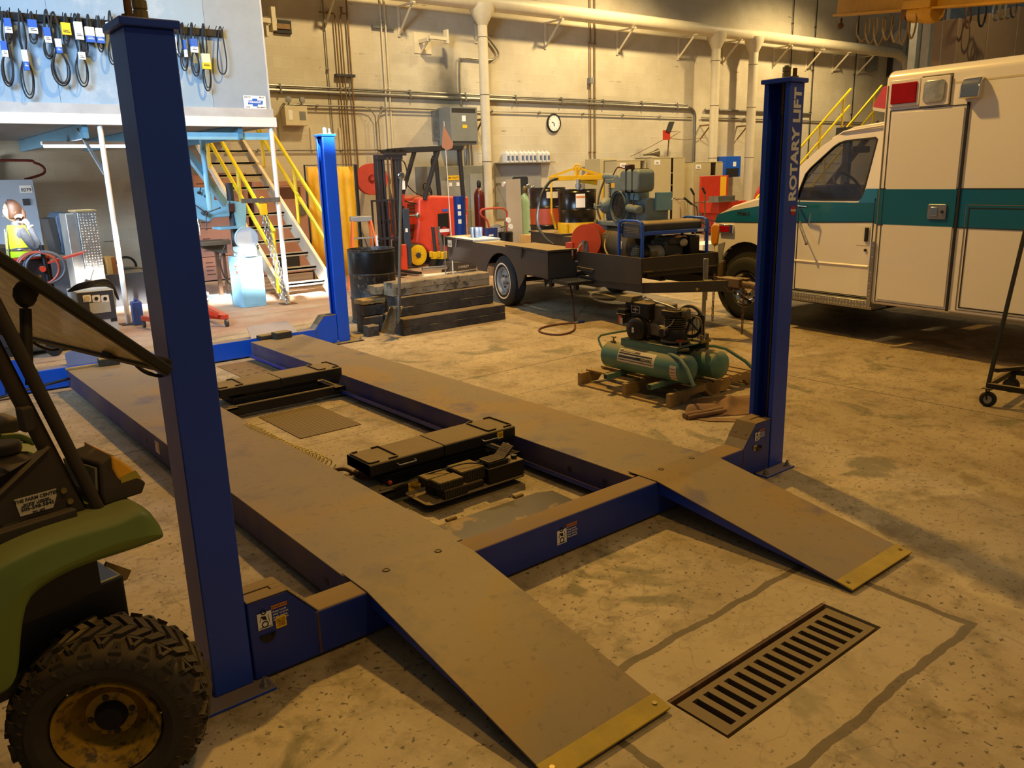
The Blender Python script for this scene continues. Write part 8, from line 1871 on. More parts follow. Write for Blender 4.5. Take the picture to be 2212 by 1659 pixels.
t = thing('drum_lifter', 'yellow drum lifting yoke with wide band gripping the glossy black drum', 'drum lifter', (dB.x, dB.y, .59))
m = MB(); m.open_lathe([(.3, .17), (.306, .17), (.306, .40), (.3, .40), (.3, .17)], 36); m.box((-.34, -.12, .2), (-.30, .02, .38)); m.build('grip_band', 'safety_yellow', t)
ca, sa = math.cos(.55), -math.sin(.55)
for s in (-1, 1):
    m = MB(); m.bar((s*.34*ca, s*.34*sa, .3), (s*.40*ca, s*.40*sa, .55), .05, .03); m.bar((s*.40*ca, s*.40*sa, .53), (s*.40*ca, s*.40*sa, 1.06), .05, .03); m.build('side_arm', 'safety_yellow', t, bevel=.003)
m = MB(); m.bar((-.43*ca, -.43*sa, 1.05), (.43*ca, .43*sa, 1.05), .05, .07); m.build('top_bar', 'safety_yellow', t, bevel=.004)
m = MB(); m.bar((-.40*ca, -.4*sa, 1.08), (0, 0, 1.20), .02, .03); m.bar((.40*ca, .4*sa, 1.08), (0, 0, 1.20), .02, .03); m.torus((0, 0, 1.2), .045, .014, (1, 1, 0), 16, 8); m.box((-.03, -.02, 1.06), (.03, .02, 1.2)); m.build('lifting_eye', 'safety_yellow', t)
m = MB(); m.cyl((0, -.03, .86), (0, -.03, 1.03), .03); m.cyl((0, -.03, .9), (0, -.03, .96), .045); m.build('drum_pump', 'steel', t)
m = MB(); m.prism(arc(.2, .98, .14, -20, 180, 10), -.02, .02, ax='y', M=Matrix.Rotation(-.3, 4, 'Z')); m.build('crank_plate', 'safety_yellow', t)
m = MB(); m.tube(smoothpath([P(1203, 386, d=12.2), P(1188, 392, d=12), P(1170, 420, d=11.8), P(1161, 460, d=11.7), P(1163, 490, d=11.6), P(1178, 515, d=11.4), P(1197, 530, d=11.2)]), .022, 10); o = m.build('suction_hose', 'black'); tag(o, 'thick black hose arching from the yellow lifter down to the trailer', 'hose'); recenter(o)
# gas cylinders
def cylinder(loc, r, h, mt, lab):
    t = thing('gas_cylinder', lab, 'gas cylinder', loc); m = MB(); m.lathe([(r-.01, 0), (r, .01), (r, h-.22), (r*.93, h-.14), (r*.65, h-.07), (r*.35, h-.035), (.03, h-.02), (.03, h)], 28); m.build('cylinder_body', mt, t)
    m = MB(); m.lathe([(.035, h-.02), (.045, h), (.045, h+.09), (.02, h+.13), (0, h+.13)], 16); m.build('valve_cap', 'black' if 'maroon' in lab else 'brass', t); return t
a = P(1037, 470, y=11.6); cylinder((a.x, 11.6, 0), .115, P(1037, 403, y=11.6).z, 'cyl_maroon', 'maroon gas cylinder with black cap beside the left drop pipe')
a = P(1134, 470, y=11.3); t = cylinder((a.x, 11.3, 0), .105, P(1134, 415, y=11.3).z, 'cyl_green', 'pale green oxygen cylinder with two round gauges behind the white board')
h_ = P(1134, 415, y=11.3).z
for dx, dz_ in ((.02, .12), (.15, .08)):
    m = MB(); m.lathe([(0, 0), (.05, 0), (.05, .03), (.045, .035), (0, .03)], 18, axm((dx, -.1, h_+dz_), (-.2, -1, 0))); m.build('gauge', 'bright_steel', t)
m = MB(); m.cyl((.08, -.06, h_-.04), (.08, -.06, h_+.06), .055, n=16); m.build('regulator', 'steel', t)
t = thing('steel_sheet', 'tall pale steel sheet standing upright in front of the grey wall board', 'steel sheet', (0, 10.8, 0)); O = Vector((0, 10.8, 0))
m = MB(); m.prism([(X(1094, 388, 10.8)[0], X(1094, 388, 10.8)[1]), (X(1124, 386, 10.8)[0], X(1124, 386, 10.8)[1]), (X(1130, 520, 10.8)[0], .02), (X(1098, 520, 10.8)[0], .02)], 10.8, 10.83, ax='y'); o_ = off(m, O).build('sheet', mat('pale_sheet', 'b9ad98', .5, var=.1, sc=2), t); t.location = (11.1, 10.8, 0); o_.location = (-11.1, 0, 0)
# red hand cart, gauges, spray pump behind trailer box
t = thing('red_hand_truck', 'hand truck with red-orange curved handle behind the rear trailer box', 'hand truck', (0, 0, 0)); b = P(1052, 495, y=9.4); t.location = (b.x, 9.4, 0); O = Vector(t.location)
m = MB(); m.tube(smoothpath([P(1056, 490, y=9.4)-Vector((0, 0, .9)), P(1056, 490, y=9.4), P(1040, 465, y=9.4), P(1039, 455, y=9.4), P(1050, 451, y=9.4), P(1085, 450, y=9.4), P(1095, 458, y=9.4)]), .018, 8); off(m, O).build('handle', mat('handle_redpink', 'c05038', .4, var=.1), t)
m = MB(); m.tube([P(1095, 456, y=9.4), P(1092, 520, y=9.4)-Vector((0, 0, .5))], .016, 8); m.box((b.x-.1, 9.3, .02), (b.x+.45, 9.6, .05)); off(m, O).build('frame', 'red_paint', t)
m = MB(); a = P(1068, 505, y=9.5)
for k in range(5): m.torus((a.x, 9.45-.02*k, a.z-.02*k), .17-.012*k, .014, (.3, 1, .2), 22, 6)
off(m, O).build('wound_hose', 'grey', t)
t = thing('refrigerant_gauge_set', 'brass gauge set with white dials on a small black canister behind the trailer box', 'gauge set', (0, 0, 0)); a = P(1092, 500, y=9.0); t.location = (a.x, 9.0, a.z-.22); O = Vector(t.location)
m = MB(); m.lathe([(.13, 0), (.135, .02), (.135, .2), (.12, .22), (0, .23)], 24); m.build('canister', 'drum_gloss', t)
m = MB(); m.cyl((0, 0, .22), (0, 0, .4), .02); m.cyl((-.1, 0, .3), (.12, 0, .34), .015); m.build('manifold', 'brass', t)
for dx, dz_ in ((.04, .42), (.09, .30)):
    m = MB(); m.lathe([(0, 0), (.05, 0), (.05, .02), (0, .02)], 18, axm((dx, -.03, dz_), (0, -1, .1))); m.build('dial', 'white_label', t)
m = MB(); m.box((a.x-.5, 8.8, 0), (a.x+.25, 9.25, a.z-.222)); o = m.build('work_table', 'tan_panel'); tag(o, 'small brown table behind the trailer boxes under the gauge set', 'table'); recenter(o)
t = thing('blue_product_box', 'dark blue and white cardboard box standing on the brown table by the red handle', 'box', (a.x-.3, 9.0, a.z-.22)); m = MB(); m.box((-.1, 0, 0), (.12, .1, .30)); bb = m.build('box_body', mat('navy_box', '2a3a72', .5, var=.1), t); m = MB(); m.box((-.08, -.003, .03), (.1, 0, .09)); m.box((-.08, -.003, .16), (.02, 0, .19)); m.build('box_print', 'white_label', bb)
m = MB(); a = P(1150, 517, z=.4); m.box((-.22, -.15, 0), (.22, .15, .18)); o = m.build('yellow_box', 'cardboard'); o.location = (a.x, a.y, .32); tag(o, 'small yellow cardboard box just behind the middle of the trailer', 'box')
m = MB(); m.box((-.3, -.2, 0), (.3, .2, .318)); o = m.build('box_plinth', 'dark_grey'); o.location = (a.x, a.y, 0); tag(o, 'dark low plinth under the small yellow box', 'plinth')
# lockers
def locker(px0, px1, pytop, y, dep, lab, gap=None, num='', deep_side=True):
    x0, zt = X(px0, pytop, y); x1, _ = X(px1, pytop, y)
    t = thing('storage_cabinet', lab, 'cabinet', ((x0+x1)/2, y, 0)); O = Vector(t.location)
    m = MB(); m.box((x0, y+.02, 0.0), (x0+.02, y+dep, zt)); m.box((x1-.02, y+.02, .05), (x1, y+dep, zt)); m.box((x0, y+dep-.02, .05), (x1, y+dep, zt)); m.box((x0, y+.02, zt-.02), (x1, y+dep, zt)); m.box((x0, y+.02, .05), (x1, y+dep, .1)); off(m, O).build('carcass', 'locker_beige', t, bevel=.003)
    n = 5
    for k in range(n): z_ = .4+k*(zt-.5)/n; m = MB(); m.box((x0+.02, y+.03, z_), (x1-.02, y+dep-.03, z_+.02)); off(m, O).build('shelf', 'locker_beige', t)
    ga, gb = gap; xa, xb = X(ga, pytop+60, y)[0], X(gb, pytop+60, y)[0]
    for a, b in ((x0, xa), (xb, x1)):
        m = MB(); m.box((a+.003, y, .1), (b-.003, y+.02, zt-.03)); d_ = off(m, O).build('door', 'locker_beige', t, bevel=.003)
    m = MB(); m.box((x0+.1, y-.004, zt-.18), (x0+.32, y, zt-.07)); lb = off(m, O).build('number_label', 'white_label', t)
    if num: text('cabinet_number', num, .06, fm(Vector((x0+.21, y-.006, zt-.135))-O, (1, 0, 0), (0, 0, 1)), 'ink', lb, .0005)
    m = MB(); m.cyl((xb+.06, y-.02, 1.0), (xb+.06, y, 1.0), .02); off(m, O).build('door_knob', 'chrome', t)
    m = MB(); m.box((x0+.03, y+.2, .1), (x1-.03, y+dep-.03, zt-.05)); off(m, O).build('interior_shadow_box', 'dark_interior', t) if 0 else None
    return zt
locker(1333, 1396, 346, 11.8, .45, 'beige steel cabinet with half-open door, leftmost of the cabinets, behind the compressor', (1383, 1395), '0280')
locker(1408, 1480, 340, 11.7, .55, 'tall beige double-door cabinet in the middle with a dark gap between its doors', (1449, 1454), '0281')
locker(1498, 1562, 350, 11.75, .5, 'shorter beige cabinet at the right with open shelves showing between its doors', (1534, 1545), '0282')
m = MB(); x0, z0 = X(1297, 343, 12.25); x1, _ = X(1332, 343, 12.25); m.box((x0, 12.25, 0), (x1, 12.8, z0)); o = m.build('plain_cabinet', 'locker_beige', bevel=.004); tag(o, 'plain beige cabinet side-on at the far left of the row, behind the blue-grey engine', 'cabinet'); recenter(o)
# horn, laptop-like sign and stand on lockers
m = MB(); q = P(1390, 335, y=12.4); m.lathe([(.02, 0), (.03, .15), (.06, .3), (.10, .42), (.11, .44), (.095, .44), (.05, .3)], 18, axm(q, (.9, -.3, .12))); o = m.build('funnel', mat('funnel_brown', '6a6048', .4, .3, var=.3)); tag(o, 'brown metal funnel lying on top of the middle beige cabinet', 'funnel'); recenter(o)
t = thing('floor_lamp_stand', 'red clamp and dark tilted panel on a pole standing above the middle cabinet', 'stand', (0, 0, 0)); b = P(1442, 337, y=12.5); t.location = b; O = Vector(b)
m = MB(); m.tube([b, P(1445, 300, y=12.5)], .018, 8); m.tube([P(1447, 285, y=12.5), P(1470, 284, y=12.3), P(1447, 298, y=12.5)], .01, 6); off(m, O).build('pole', 'rusty', t)
m = MB(); m.prism(outline([(1434, 281), (1447, 283), (1446, 302), (1434, 302)], 12.48), 12.46, 12.52, ax='y'); off(m, O).build('red_clamp', 'red_paint', t)
m = MB(); m.prism(outline([(1445, 263), (1456, 263), (1448, 286), (1438, 283)], 12.45), 12.43, 12.45, ax='y'); off(m, O).build('tilted_panel', 'dark_grey', t)
for pts, lab in (([(1362, 338), (1395, 322), (1434, 301)], 'sagging thin cord from the cabinet tops up to the red clamp'), ([(1448, 299), (1480, 302), (1505, 299), (1522, 297)], 'thin cord running from the red clamp to the right drop pipes')):
    m = MB(); m.tube(smoothpath([P(a, b, y=12.5) for a, b in pts]), .008, 6); o = m.build('cord', 'hose_brown'); tag(o, lab, 'cord'); recenter(o)
# blue box, parts washer, red machines
a, b = X(1562, 338, 12.5), X(1593, 378, 12.5)
m = MB(); m.box((a[0], 12.4, b[1]-.05), (b[0], 12.75, a[1])); t = thing('blue_wall_unit', 'blue box on the wall with a dark screen, left of the red parts washer', 'wall unit', ((a[0]+b[0])/2, 12.6, b[1]-.05)); off(m, Vector(t.location)).build('unit_box', 'cable_blue', t, bevel=.006)
m = MB(); m.box((a[0]+.35, 12.395, b[1]+.25), (a[0]+.5, 12.4, b[1]+.38)); off(m, Vector(t.location)).build('unit_label', 'white_label', t)
m = MB(); m.box((a[0]+.05, 12.39, b[1]-.05+.02), (b[0]-.1, 12.398, b[1]+.2)); off(m, Vector(t.location)).build('screen', 'ink', t); m = MB(); m.box((a[0]+.25, 12.7, b[1]-.05), (a[0]+.35, WY-.002, b[1]+.1)); off(m, Vector(t.location)).build('wall_arm', 'steel', t)
t = thing('parts_washer', 'red parts washer with raised lid and yellow notice, behind the ambulance nose', 'parts washer', (0, 0, 0)); RY_ = 10.95
a, b = X(1548, 380, RY_), X(1605, 432, RY_); t.location = ((a[0]+b[0])/2, RY_, 0); O = Vector(t.location)
m = MB(); m.box((a[0], RY_+.5, b[1]), (b[0], RY_+.55, a[1])); ld = off(m, O).build('lid', 'red_paint', t, bevel=.01)
m = MB(); m.box((b[0]-.35, RY_+.49, a[1]-.55), (b[0]-.1, RY_+.5, a[1]-.03)); off(m, O).build('notice', 'label_yellow', ld)
m = MB(); m.box((a[0], RY_-.1, b[1]-.3), (b[0], RY_+.55, b[1])); m.box((a[0]+.1, RY_, .05), (b[0]-.1, RY_+.5, b[1]-.3)); off(m, O).build('tank', 'red_paint', t, bevel=.02)
m = MB(); m.box((a[0]-.35, RY_-.35, b[1]+.0), (a[0]+.5, RY_+.1, b[1]+.03))
for k in range(8): m.box((a[0]-.3+k*.1, RY_-.3, b[1]+.03), (a[0]-.29+k*.1, RY_-.0, b[1]+.15))
m.box((a[0]-.3, RY_-.3, b[1]+.14), (a[0]+.42, RY_-.29, b[1]+.15)); off(m, O).build('basket', 'steel', t)
m = MB(); q = X(1630, 445, 10.6); m.box((q[0]-.2, 10.5, 0), (q[0]+2.2, 11.1, q[1]+.12)); t = thing('red_tool_chest', 'low red steel chest behind the ambulance hood and right column', 'tool chest', (q[0], 11, .0)); off(m, Vector(t.location)).build('chest_body', 'red_paint', t, bevel=.02)
m = MB(); m.box((q[0]-.15, 10.495, q[1]-.05), (q[0]+.1, 10.5, q[1]+.04)); off(m, Vector(t.location)).build('chest_label', 'white_label', t)
m = MB(); q2 = X(1640, 405, 11.2); m.lathe([(0, 0), (.8, 0), (.8, .1), (0, .1)], 36, axm((q2[0]+.75, 11.35, q2[1]-.55), (0, -1, 0))); o = m.build('red_disc_guard', 'red_paint'); tag(o, 'large round red guard behind the lettered lift column', 'guard'); recenter(o)
# hand truck, bicycle-like frame behind trailer right
t = thing('grey_hand_truck', 'two-handled dark hand truck standing in front of the right beige cabinet', 'hand truck', (0, 0, 0)); HY = 9.0; b = P(1505, 500, y=HY); t.location = (b.x, HY, 0); O = Vector(t.location)
for p_ in (((1492, 407), (1499, 420), (1502, 520)), ((1517, 405), (1523, 418), (1522, 520))):
    m = MB(); m.tube([P(*q, y=HY) for q in p_]+[Vector((P(*p_[2], y=HY).x, HY, .1))], .016, 8); off(m, O).build('side_rail', 'pipe_rust', t)
    m = MB(); m.tube([P(*p_[0], y=HY), P(*p_[1], y=HY)], .024, 8); off(m, O).build('grip', 'black', t)
m = MB(); m.tube([P(1500, 438, y=HY), P(1523, 437, y=HY)], .014, 6); m.tube([P(1501, 480, y=HY), P(1522, 480, y=HY)], .014, 6); m.box((P(1501, 480, y=HY).x, HY-.25, 0), (P(1522, 480, y=HY).x, HY, .08)); off(m, O).build('cross_tube', 'pipe_rust', t)
t = thing('chrome_handlebar_cart', 'cart with bright curved chrome handles and black grip behind the generator', 'cart', (0, 0, 0)); HY = 7.4; b = P(1480, 470, y=HY); t.location = (b.x, HY, 0); O = Vector(t.location)
m = MB(); m.tube(smoothpath([P(1448, 434, y=HY), P(1456, 430, y=HY), P(1466, 438, y=HY), P(1470, 450, y=HY), P(1472, 500, y=HY), P(1474, 560, y=HY)]), .014, 8); m.tube(smoothpath([P(1462, 431, y=HY), P(1478, 432, y=HY), P(1484, 445, y=HY), P(1488, 500, y=HY)]), .014, 8); off(m, O).build('chrome_handle', 'chrome', t)
m = MB(); m.tube([P(1478, 428, y=HY), P(1494, 441, y=HY)], .022, 8); off(m, O).build('grip', 'black', t)
m = MB(); m.tube([P(1494, 441, y=HY), P(1505, 447, y=HY), P(1508, 475, y=HY), P(1545, 500, y=HY)], .012, 6); m.tube([P(1508, 470, y=HY), P(1545, 478, y=HY), P(1540, 505, y=HY)], .012, 6)
for k in range(6): m.tube([P(1508+k*6, 472+k, y=HY), P(1508+k*6, 494+k*2, y=HY)], .006, 5)
m.box((b.x-.3, HY-.2, 0), (b.x+.4, HY+.2, .2)); off(m, O).build('wire_basket', 'dark_grey', t)
m = MB(); q = P(1525, 525, y=6.6); m.box((q.x-.35, 6.4, 0), (q.x+.4, 6.9, q.z)); o = m.build('white_carton', 'white_label'); o.location = (0, 0, 0); tag(o, 'white and yellow carton behind the ambulance front corner', 'carton'); recenter(o)

t = thing('overhead_crane', 'yellow overhead travelling crane beam with hoist trolley and looped cables at top right', 'overhead crane', (13, 5, 5)); O = Vector((13, 5, 5))
ca_, cb_ = P(1812, 20, d=14.0), P(2230, -18, d=10.0)
dr_ = (cb_-ca_).normalized()
m = MB(); m.bar(ca_+Vector((0, 0, .12)), cb_+dr_*3+Vector((0, 0, .12)), .05, .42); m.bar(ca_+Vector((0, 0, -.1)), cb_+dr_*3+Vector((0, 0, -.1)), .22, .03); m.bar(ca_+Vector((0, 0, .34)), cb_+dr_*3+Vector((0, 0, .34)), .22, .03); off(m, O).build('crane_beam', 'crane_yellow', t)
hc = P(1998, 28, d=11.9)
m = MB(); M_ = axm(hc-dr_*.28, dr_); m.lathe([(0, 0), (.12, 0), (.13, .02), (.13, .30), (.15, .32), (.15, .48), (.12, .56), (0, .56)], 20, M_); m.bar(hc-dr_*.35+Vector((0, 0, .12)), hc+dr_*.3+Vector((0, 0, .12)), .3, .12); off(m, O).build('hoist_motor', 'crane_yellow', t, bevel=.01)
m = MB(); m.bar(hc-dr_*.42, hc-dr_*.3, .22, .16); off(m, O).build('hoist_gearbox', 'rusty', t); m = MB(); m.sph(P(1815, 56, d=14), .06, 10); m.cyl(P(1815, 56, d=14), P(1818, 40, d=14), .02); off(m, O).build('end_stop', 'rusty', t)
for k in range(7):
    a = P(1852+k*19, 44-k*2, d=13.6-.25*k); b = P(1878+k*17, 40-k*2, d=13.4-.25*k); m = MB(); mid = (a+b)/2; dp = .34+.04*((k*7) % 3)
    m.tube(smoothpath([a, a+Vector((0, 0, -dp*.6)), mid+Vector((0, 0, -dp)), b+Vector((0, 0, -dp*.6)), b]), .014, 6); off(m, O).build('festoon_loop', mat('festoon_tan', '8a7048', .6), t)
m = MB(); a = hc+Vector((.0, 0, -.1)); m.cyl(P(2039, 30, d=11.6), P(2030, 142, d=11.6), .006, n=6); off(m, O).build('hoist_cable', 'steel', t)
PZ = P(2100, 80, y=5.2)
t = thing('wall_lockers', 'row of flat tan-brown storage doors high up behind the ambulance roof', 'storage doors', (0, 0, 0)); pY = 3.9; t.location = (P(2140, 100, y=pY).x, pY, 2.4); O = Vector(t.location)
for px0, px1, pt0, pt1 in ((2070, 2134, 60, 52), (2136, 2198, 52, 42), (2200, 2290, 42, 36)):
    a, b = P(px0, pt0, y=pY), P(px1, pt1, y=pY); m = MB(); zt = max(a.z, b.z); m.box((a.x, pY, 2.4), (b.x, pY+.4, zt)); off(m, O).build('storage_door', 'tan_panel', t, bevel=.01)
t = thing('mezzanine_shelf', 'raised steel platform carrying the tan storage doors behind the ambulance', 'platform', (P(2140, 100, y=pY).x, pY+.5, 0)); O = Vector(t.location); xa = P(2068, 100, y=pY).x; xb = P(2290, 100, y=pY).x
m = MB(); m.box((xa-.1, pY-.2, 2.25), (xb+.5, pY+2.0, 2.395)); off(m, O).build('platform_deck', 'dark_grey', t)
for x_ in (xa, xb+.3):
    for y_ in (pY, pY+1.8): m = MB(); m.box((x_-.06, y_-.06, 0), (x_+.06, y_+.06, 2.25)); off(m, O).build('platform_post', 'dark_grey', t)
# yellow-railed stairs beyond the ambulance
t = thing('far_stairs', 'yellow-railed brown stairs rising to the right beyond the ambulance cab', 'stairs', (0, 0, 0)); SY = 9.3; b = P(1830, 280, y=SY); t.location = (b.x, SY, 0); O = Vector(t.location)
def seg_(p, q, y, r=.022, nm='handrail', mt='rail_yellow'):
    a, b_ = P(*p, y=y), P(*q, y=y); m = MB(); m.bar(a, b_, r*2, r*2); off(m, O).build(nm, mt, t)
for y, o_ in ((SY, 0), (SY+.9, 0)):
    k = 0
    a, b_ = P(1700, 430, y=SY), P(1905, 185, y=SY); d_ = (b_-a)
    for hh in (0, -.45):
        m = MB(); m.bar(Vector((a.x, y, a.z+hh)), Vector((b_.x, y, b_.z+hh)), .045); off(m, O).build('handrail', 'rail_yellow', t)
    for f in (.1, .38, .66, .92):
        p_ = a.lerp(b_, f); m = MB(); m.box((p_.x-.02, y-.02, p_.z-.95), (p_.x+.02, y+.02, p_.z)); off(m, O).build('rail_post', 'rail_yellow', t)
    m = MB(); m.bar(Vector((a.x, y, a.z-1.0)), Vector((b_.x, y, b_.z-1.0)), .04, .2); off(m, O).build('stringer', 'crate_dark', t)
for k in range(12):
    p_ = a.lerp(b_, (k+.5)/12); 
    if p_.z-.98 > .05: m = MB(); m.box((p_.x-.13, SY, p_.z-.98), (p_.x+.13, SY+.9, p_.z-.95)); off(m, O).build('tread', 'steel', t)
# loudspeaker, switch boxes and hose hooks on the far wall end
for px, py, w, h, nm, mt, lab, cat in ((1890, 128, 1.0, .75, 'breaker_box', 'transformer_grey', 'small grey switch box with cable under the end of the long duct', 'switch box'), (1938, 137, 1.4, .9, 'breaker_box', 'dark_grey', 'dark grey box mounted beside the downturned duct end', 'switch box')):
    q = P(px, py, y=12.7); m = MB(); m.box((-w/4, 0, -h/2), (w/4, .19, h/2)); o = m.build(nm, mt, bevel=.01); o.location = (q.x, 12.7, q.z); tag(o, lab, cat)
q = P(1932, 80, y=12.5); m = MB(); m.lathe([(.04, 0), (.06, .12), (.2, .4), (.24, .42), (.2, .43)], 20, axm(q, (-.6, -.8, -.1))); m.bar(q, (q.x+.3, 12.9, q.z), .08); o = m.build('horn_speaker', 'light_grey'); tag(o, 'grey horn loudspeaker on the wall above the duct end', 'loudspeaker'); recenter(o)
m = MB(); c_ = P(2010, 110, d=17); 
for k, (px, w) in enumerate(((1975, .2), (2004, .3), (2050, .12))):
    q = P(px, 100, d=22-k); m.box((q.x-w/2, q.y-.1, 0), (q.x+w/2, q.y+.1, 8.5))
t = thing('steel_uprights', 'tall pale steel uprights rising behind the crane hoist', 'steel columns', (0, 0, 0)); off(m, Vector((0, 0, 0))).build('upright', 'light_grey', t)
# hoses and belts on hooks above the tan doors
for k, (px, py, w, h, mt) in enumerate(((2092, 30, .10, .42, 'rusty'), (2122, 25, .14, .45, 'black'), (2152, 22, .12, .3, 'steel'), (2165, 20, .1, .3, 'brass'), (2178, 18, .1, .3, 'steel'), (2190, 14, .12, .32, 'dark_grey'))):
    q = P(px, py, d=13.2); m = MB(); m.tube([q+Vector((w*math.sin(u*PI/12), 0, h*.5*math.cos(u*PI/12))) for u in range(24)], .018, 6, True); o = m.build('hanging_strap_loop', mt); tag(o, ('rusty', 'thick black', 'shiny steel, leftmost', 'brass-coloured', 'shiny steel, right', 'dark grey')[k]+' loop hanging above the tan doors at top right', 'loop', 'loops hung above the tan doors'); recenter(o)
m = MB(); q = P(2110, 20, d=17.5); m.box((q.x-1.0, q.y+.1, q.z-1.6), (q.x+4.5, q.y+.15, q.z+1.6)); o = m.build('hook_panel', 'panel_blue'); tag(o, 'pale blue-grey panel behind the hanging loops at top right', 'panel'); recenter(o)
# high bay lamps themselves
for i, (x_, y_, z_) in enumerate(((4.9, 4.9, 6.9), (1.2, -3.5, 7.2), (14.6, 10.4, 7.6), (22.5, 10.0, 7.8), (8.2, 9.6, 7.6), (11.5, 3.6, 7.2))):
    t = thing('high_bay_lamp', 'round high-bay lamp hanging '+('over the lift', 'behind the camera', 'over the trailer wall', 'over the far cabinets', 'over the forklift', 'over the ambulance')[i], 'lamp', (x_, y_, z_+.06))
    m = MB(); m.open_lathe([(.05, .32), (.08, .28), (.22, .05), (.24, .0), (.235, .0), (.21, .05), (.07, .27)], 24); m.build('reflector', 'steel', t)
    m = MB(); m.cyl((0, 0, .3), (0, 0, 2.0), .01, n=6); m.cyl((0, 0, .28), (0, 0, .42), .06); m.build('hanger', 'dark_grey', t)
PY_ = 8.1
hp_ = P(36, 462, y=PY_)
t = thing('person', 'person with brown hair in a yellow-green safety vest, one hand raised to the ear', 'person', (hp_.x-.03, PY_, 0)); O = Vector(t.location)
HZ = hp_.z      # head centre height
sc = HZ/1.52
def skin_body(nm, nodes, edges, mt, sub=2):
    me = bpy.data.meshes.new(nm); me.from_pydata([n[0] for n in nodes], edges, []); o = bpy.data.objects.new(nm, me); COL.objects.link(o); o.parent = t; me.materials.append(MATS[mt])
    sk = o.modifiers.new('skin', 'SKIN'); sk.use_smooth_shade = True
    for i, n in enumerate(nodes):
        r = n[1]; me.skin_vertices[0].data[i].radius = (r, r) if not isinstance(r, tuple) else r
    me.skin_vertices[0].data[0].use_root = True
    s = o.modifiers.new('sub', 'SUBSURF'); s.levels = sub; s.render_levels = sub
    return o
V = lambda x, y, z: (x*sc, y*sc, z*sc)
# local: x right in photo, y away; body faces left (-x) slightly to camera
nodes = [(V(0, 0, .92), (.12, .15)), (V(0, 0, 1.05), (.10, .13)), (V(0, 0, 1.2), (.11, .15)), (V(.01, 0, 1.33), (.10, .15)), (V(.01, 0, 1.39), (.05, .055)), (V(0, 0, 1.45), .048),
         (V(.03, -.17, 1.31), .052), (V(.12, -.24, 1.10), .042), (V(.17, -.22, 1.17), .036), (V(.10, -.14, 1.40), .028),
         (V(.0, .17, 1.31), .05), (V(-.02, .22, 1.05), .04), (V(-.14, .16, .88), .032),
         (V(0, -.09, .85), .085), (V(.01, -.10, .48), .058), (V(.03, -.10, .1), .042), (V(-.12, -.10, .04), .032),
         (V(0, .09, .85), .085), (V(.01, .10, .48), .058), (V(.03, .10, .1), .042), (V(-.12, .10, .04), .032)]
edges = [(0, 1), (1, 2), (2, 3), (3, 4), (4, 5), (3, 6), (6, 7), (7, 8), (8, 9), (3, 10), (10, 11), (11, 12), (0, 13), (13, 14), (14, 15), (15, 16), (0, 17), (17, 18), (18, 19), (19, 20)]
body = skin_body('body', nodes, edges, 'dark_cloth')
# bare forearm end and hand at the ear, five fingers
hn = [(V(.115, -.155, 1.385), .024), (V(.09, -.135, 1.43), .030), (V(.07, -.125, 1.465), .028)]
hand = skin_body('hand', hn, [(0, 1), (1, 2)], 'skin', 1)
for i, (dx, dz, l) in enumerate(((-.030, .0, .055), (-.022, .022, .062), (-.004, .036, .060), (.016, .038, .050))):
    b0 = Vector(V(.07+dx*.4, -.128+.008*i, 1.475+dz*.5)); m = MB()
    m.tube([b0, b0+Vector((-.028, .012, .018))*sc*(l/.06), b0+Vector((-.055, .03, .012))*sc*(l/.06), b0+Vector((-.068, .042, -.004))*sc*(l/.06)], [.0095, .009, .008, .006], 8); m.build('finger', 'skin', hand)
m = MB(); b0 = Vector(V(.06, -.14, 1.43)); m.tube([b0, b0+Vector((-.03, 0, .0)), b0+Vector((-.055, .02, .008))], [.011, .010, .007], 8); m.build('thumb', 'skin', hand)
m = MB(); m.torus(V(.122, -.165, 1.365), .030, .009, (-.5, .4, .8), 16, 6); m.build('bracelet', 'cream_paint', t)
# head in profile facing left, looking slightly down
hc_ = Vector(V(-.01, 0, 1.555)); m = MB()
prof = [(-.075, .01, .07), (-.092, .0, .045)]
n, k = 20, 14; vs = []; fs = []
for j in range(k+1):
    a = -PI/2+PI*j/k
    for i in range(n):
        b = 2*PI*i/n; x = .095*math.cos(a)*math.cos(b); y = .073*math.cos(a)*math.sin(b); z = .118*math.sin(a)
        if x < 0 and z < 0: x *= 1-.12*(-z/.118); y *= 1-.28*(-z/.118)
        if x > 0 and z < -.03: x *= .75
        if x < -.06:      # nose, lips, chin
            w = math.exp(-(y/.016)**2)
            x -= w*(.022*math.exp(-((z+.012)/.016)**2)+.008*math.exp(-((z+.052)/.012)**2)+.010*math.exp(-((z+.092)/.014)**2)-.006*math.exp(-((z-.02)/.014)**2))
        vs.append(hc_+Vector((x, y, z))*sc)
for j in range(k):
    for i in range(n): i2 = (i+1) % n; fs.append((j*n+i, j*n+i2, (j+1)*n+i2, (j+1)*n+i))
m.add(vs, fs); hd = m.build('head', 'skin', t, smooth=80, sub=1)
for s in (-1, 1):
    m = MB(); m.sph(hc_+Vector((-.074, s*.030, .012))*sc, .011*sc, 10); e_ = m.build('eye', 'white_label', hd); m = MB(); m.sph(hc_+Vector((-.082, s*.031, .012))*sc, .005*sc, 8); m.build('iris', 'hair', e_)
    m = MB(); m.torus(hc_+Vector((.008, s*.074, -.005))*sc, .018*sc, .006*sc, (0, 1, 0), 14, 6); m.build('ear', 'skin', hd)
    m = MB(); m.tube([hc_+Vector((-.088, s*.018, .032))*sc, hc_+Vector((-.084, s*.034, .036))*sc, hc_+Vector((-.072, s*.046, .03))*sc], .003, 5); m.build('eyebrow', 'hair', hd)
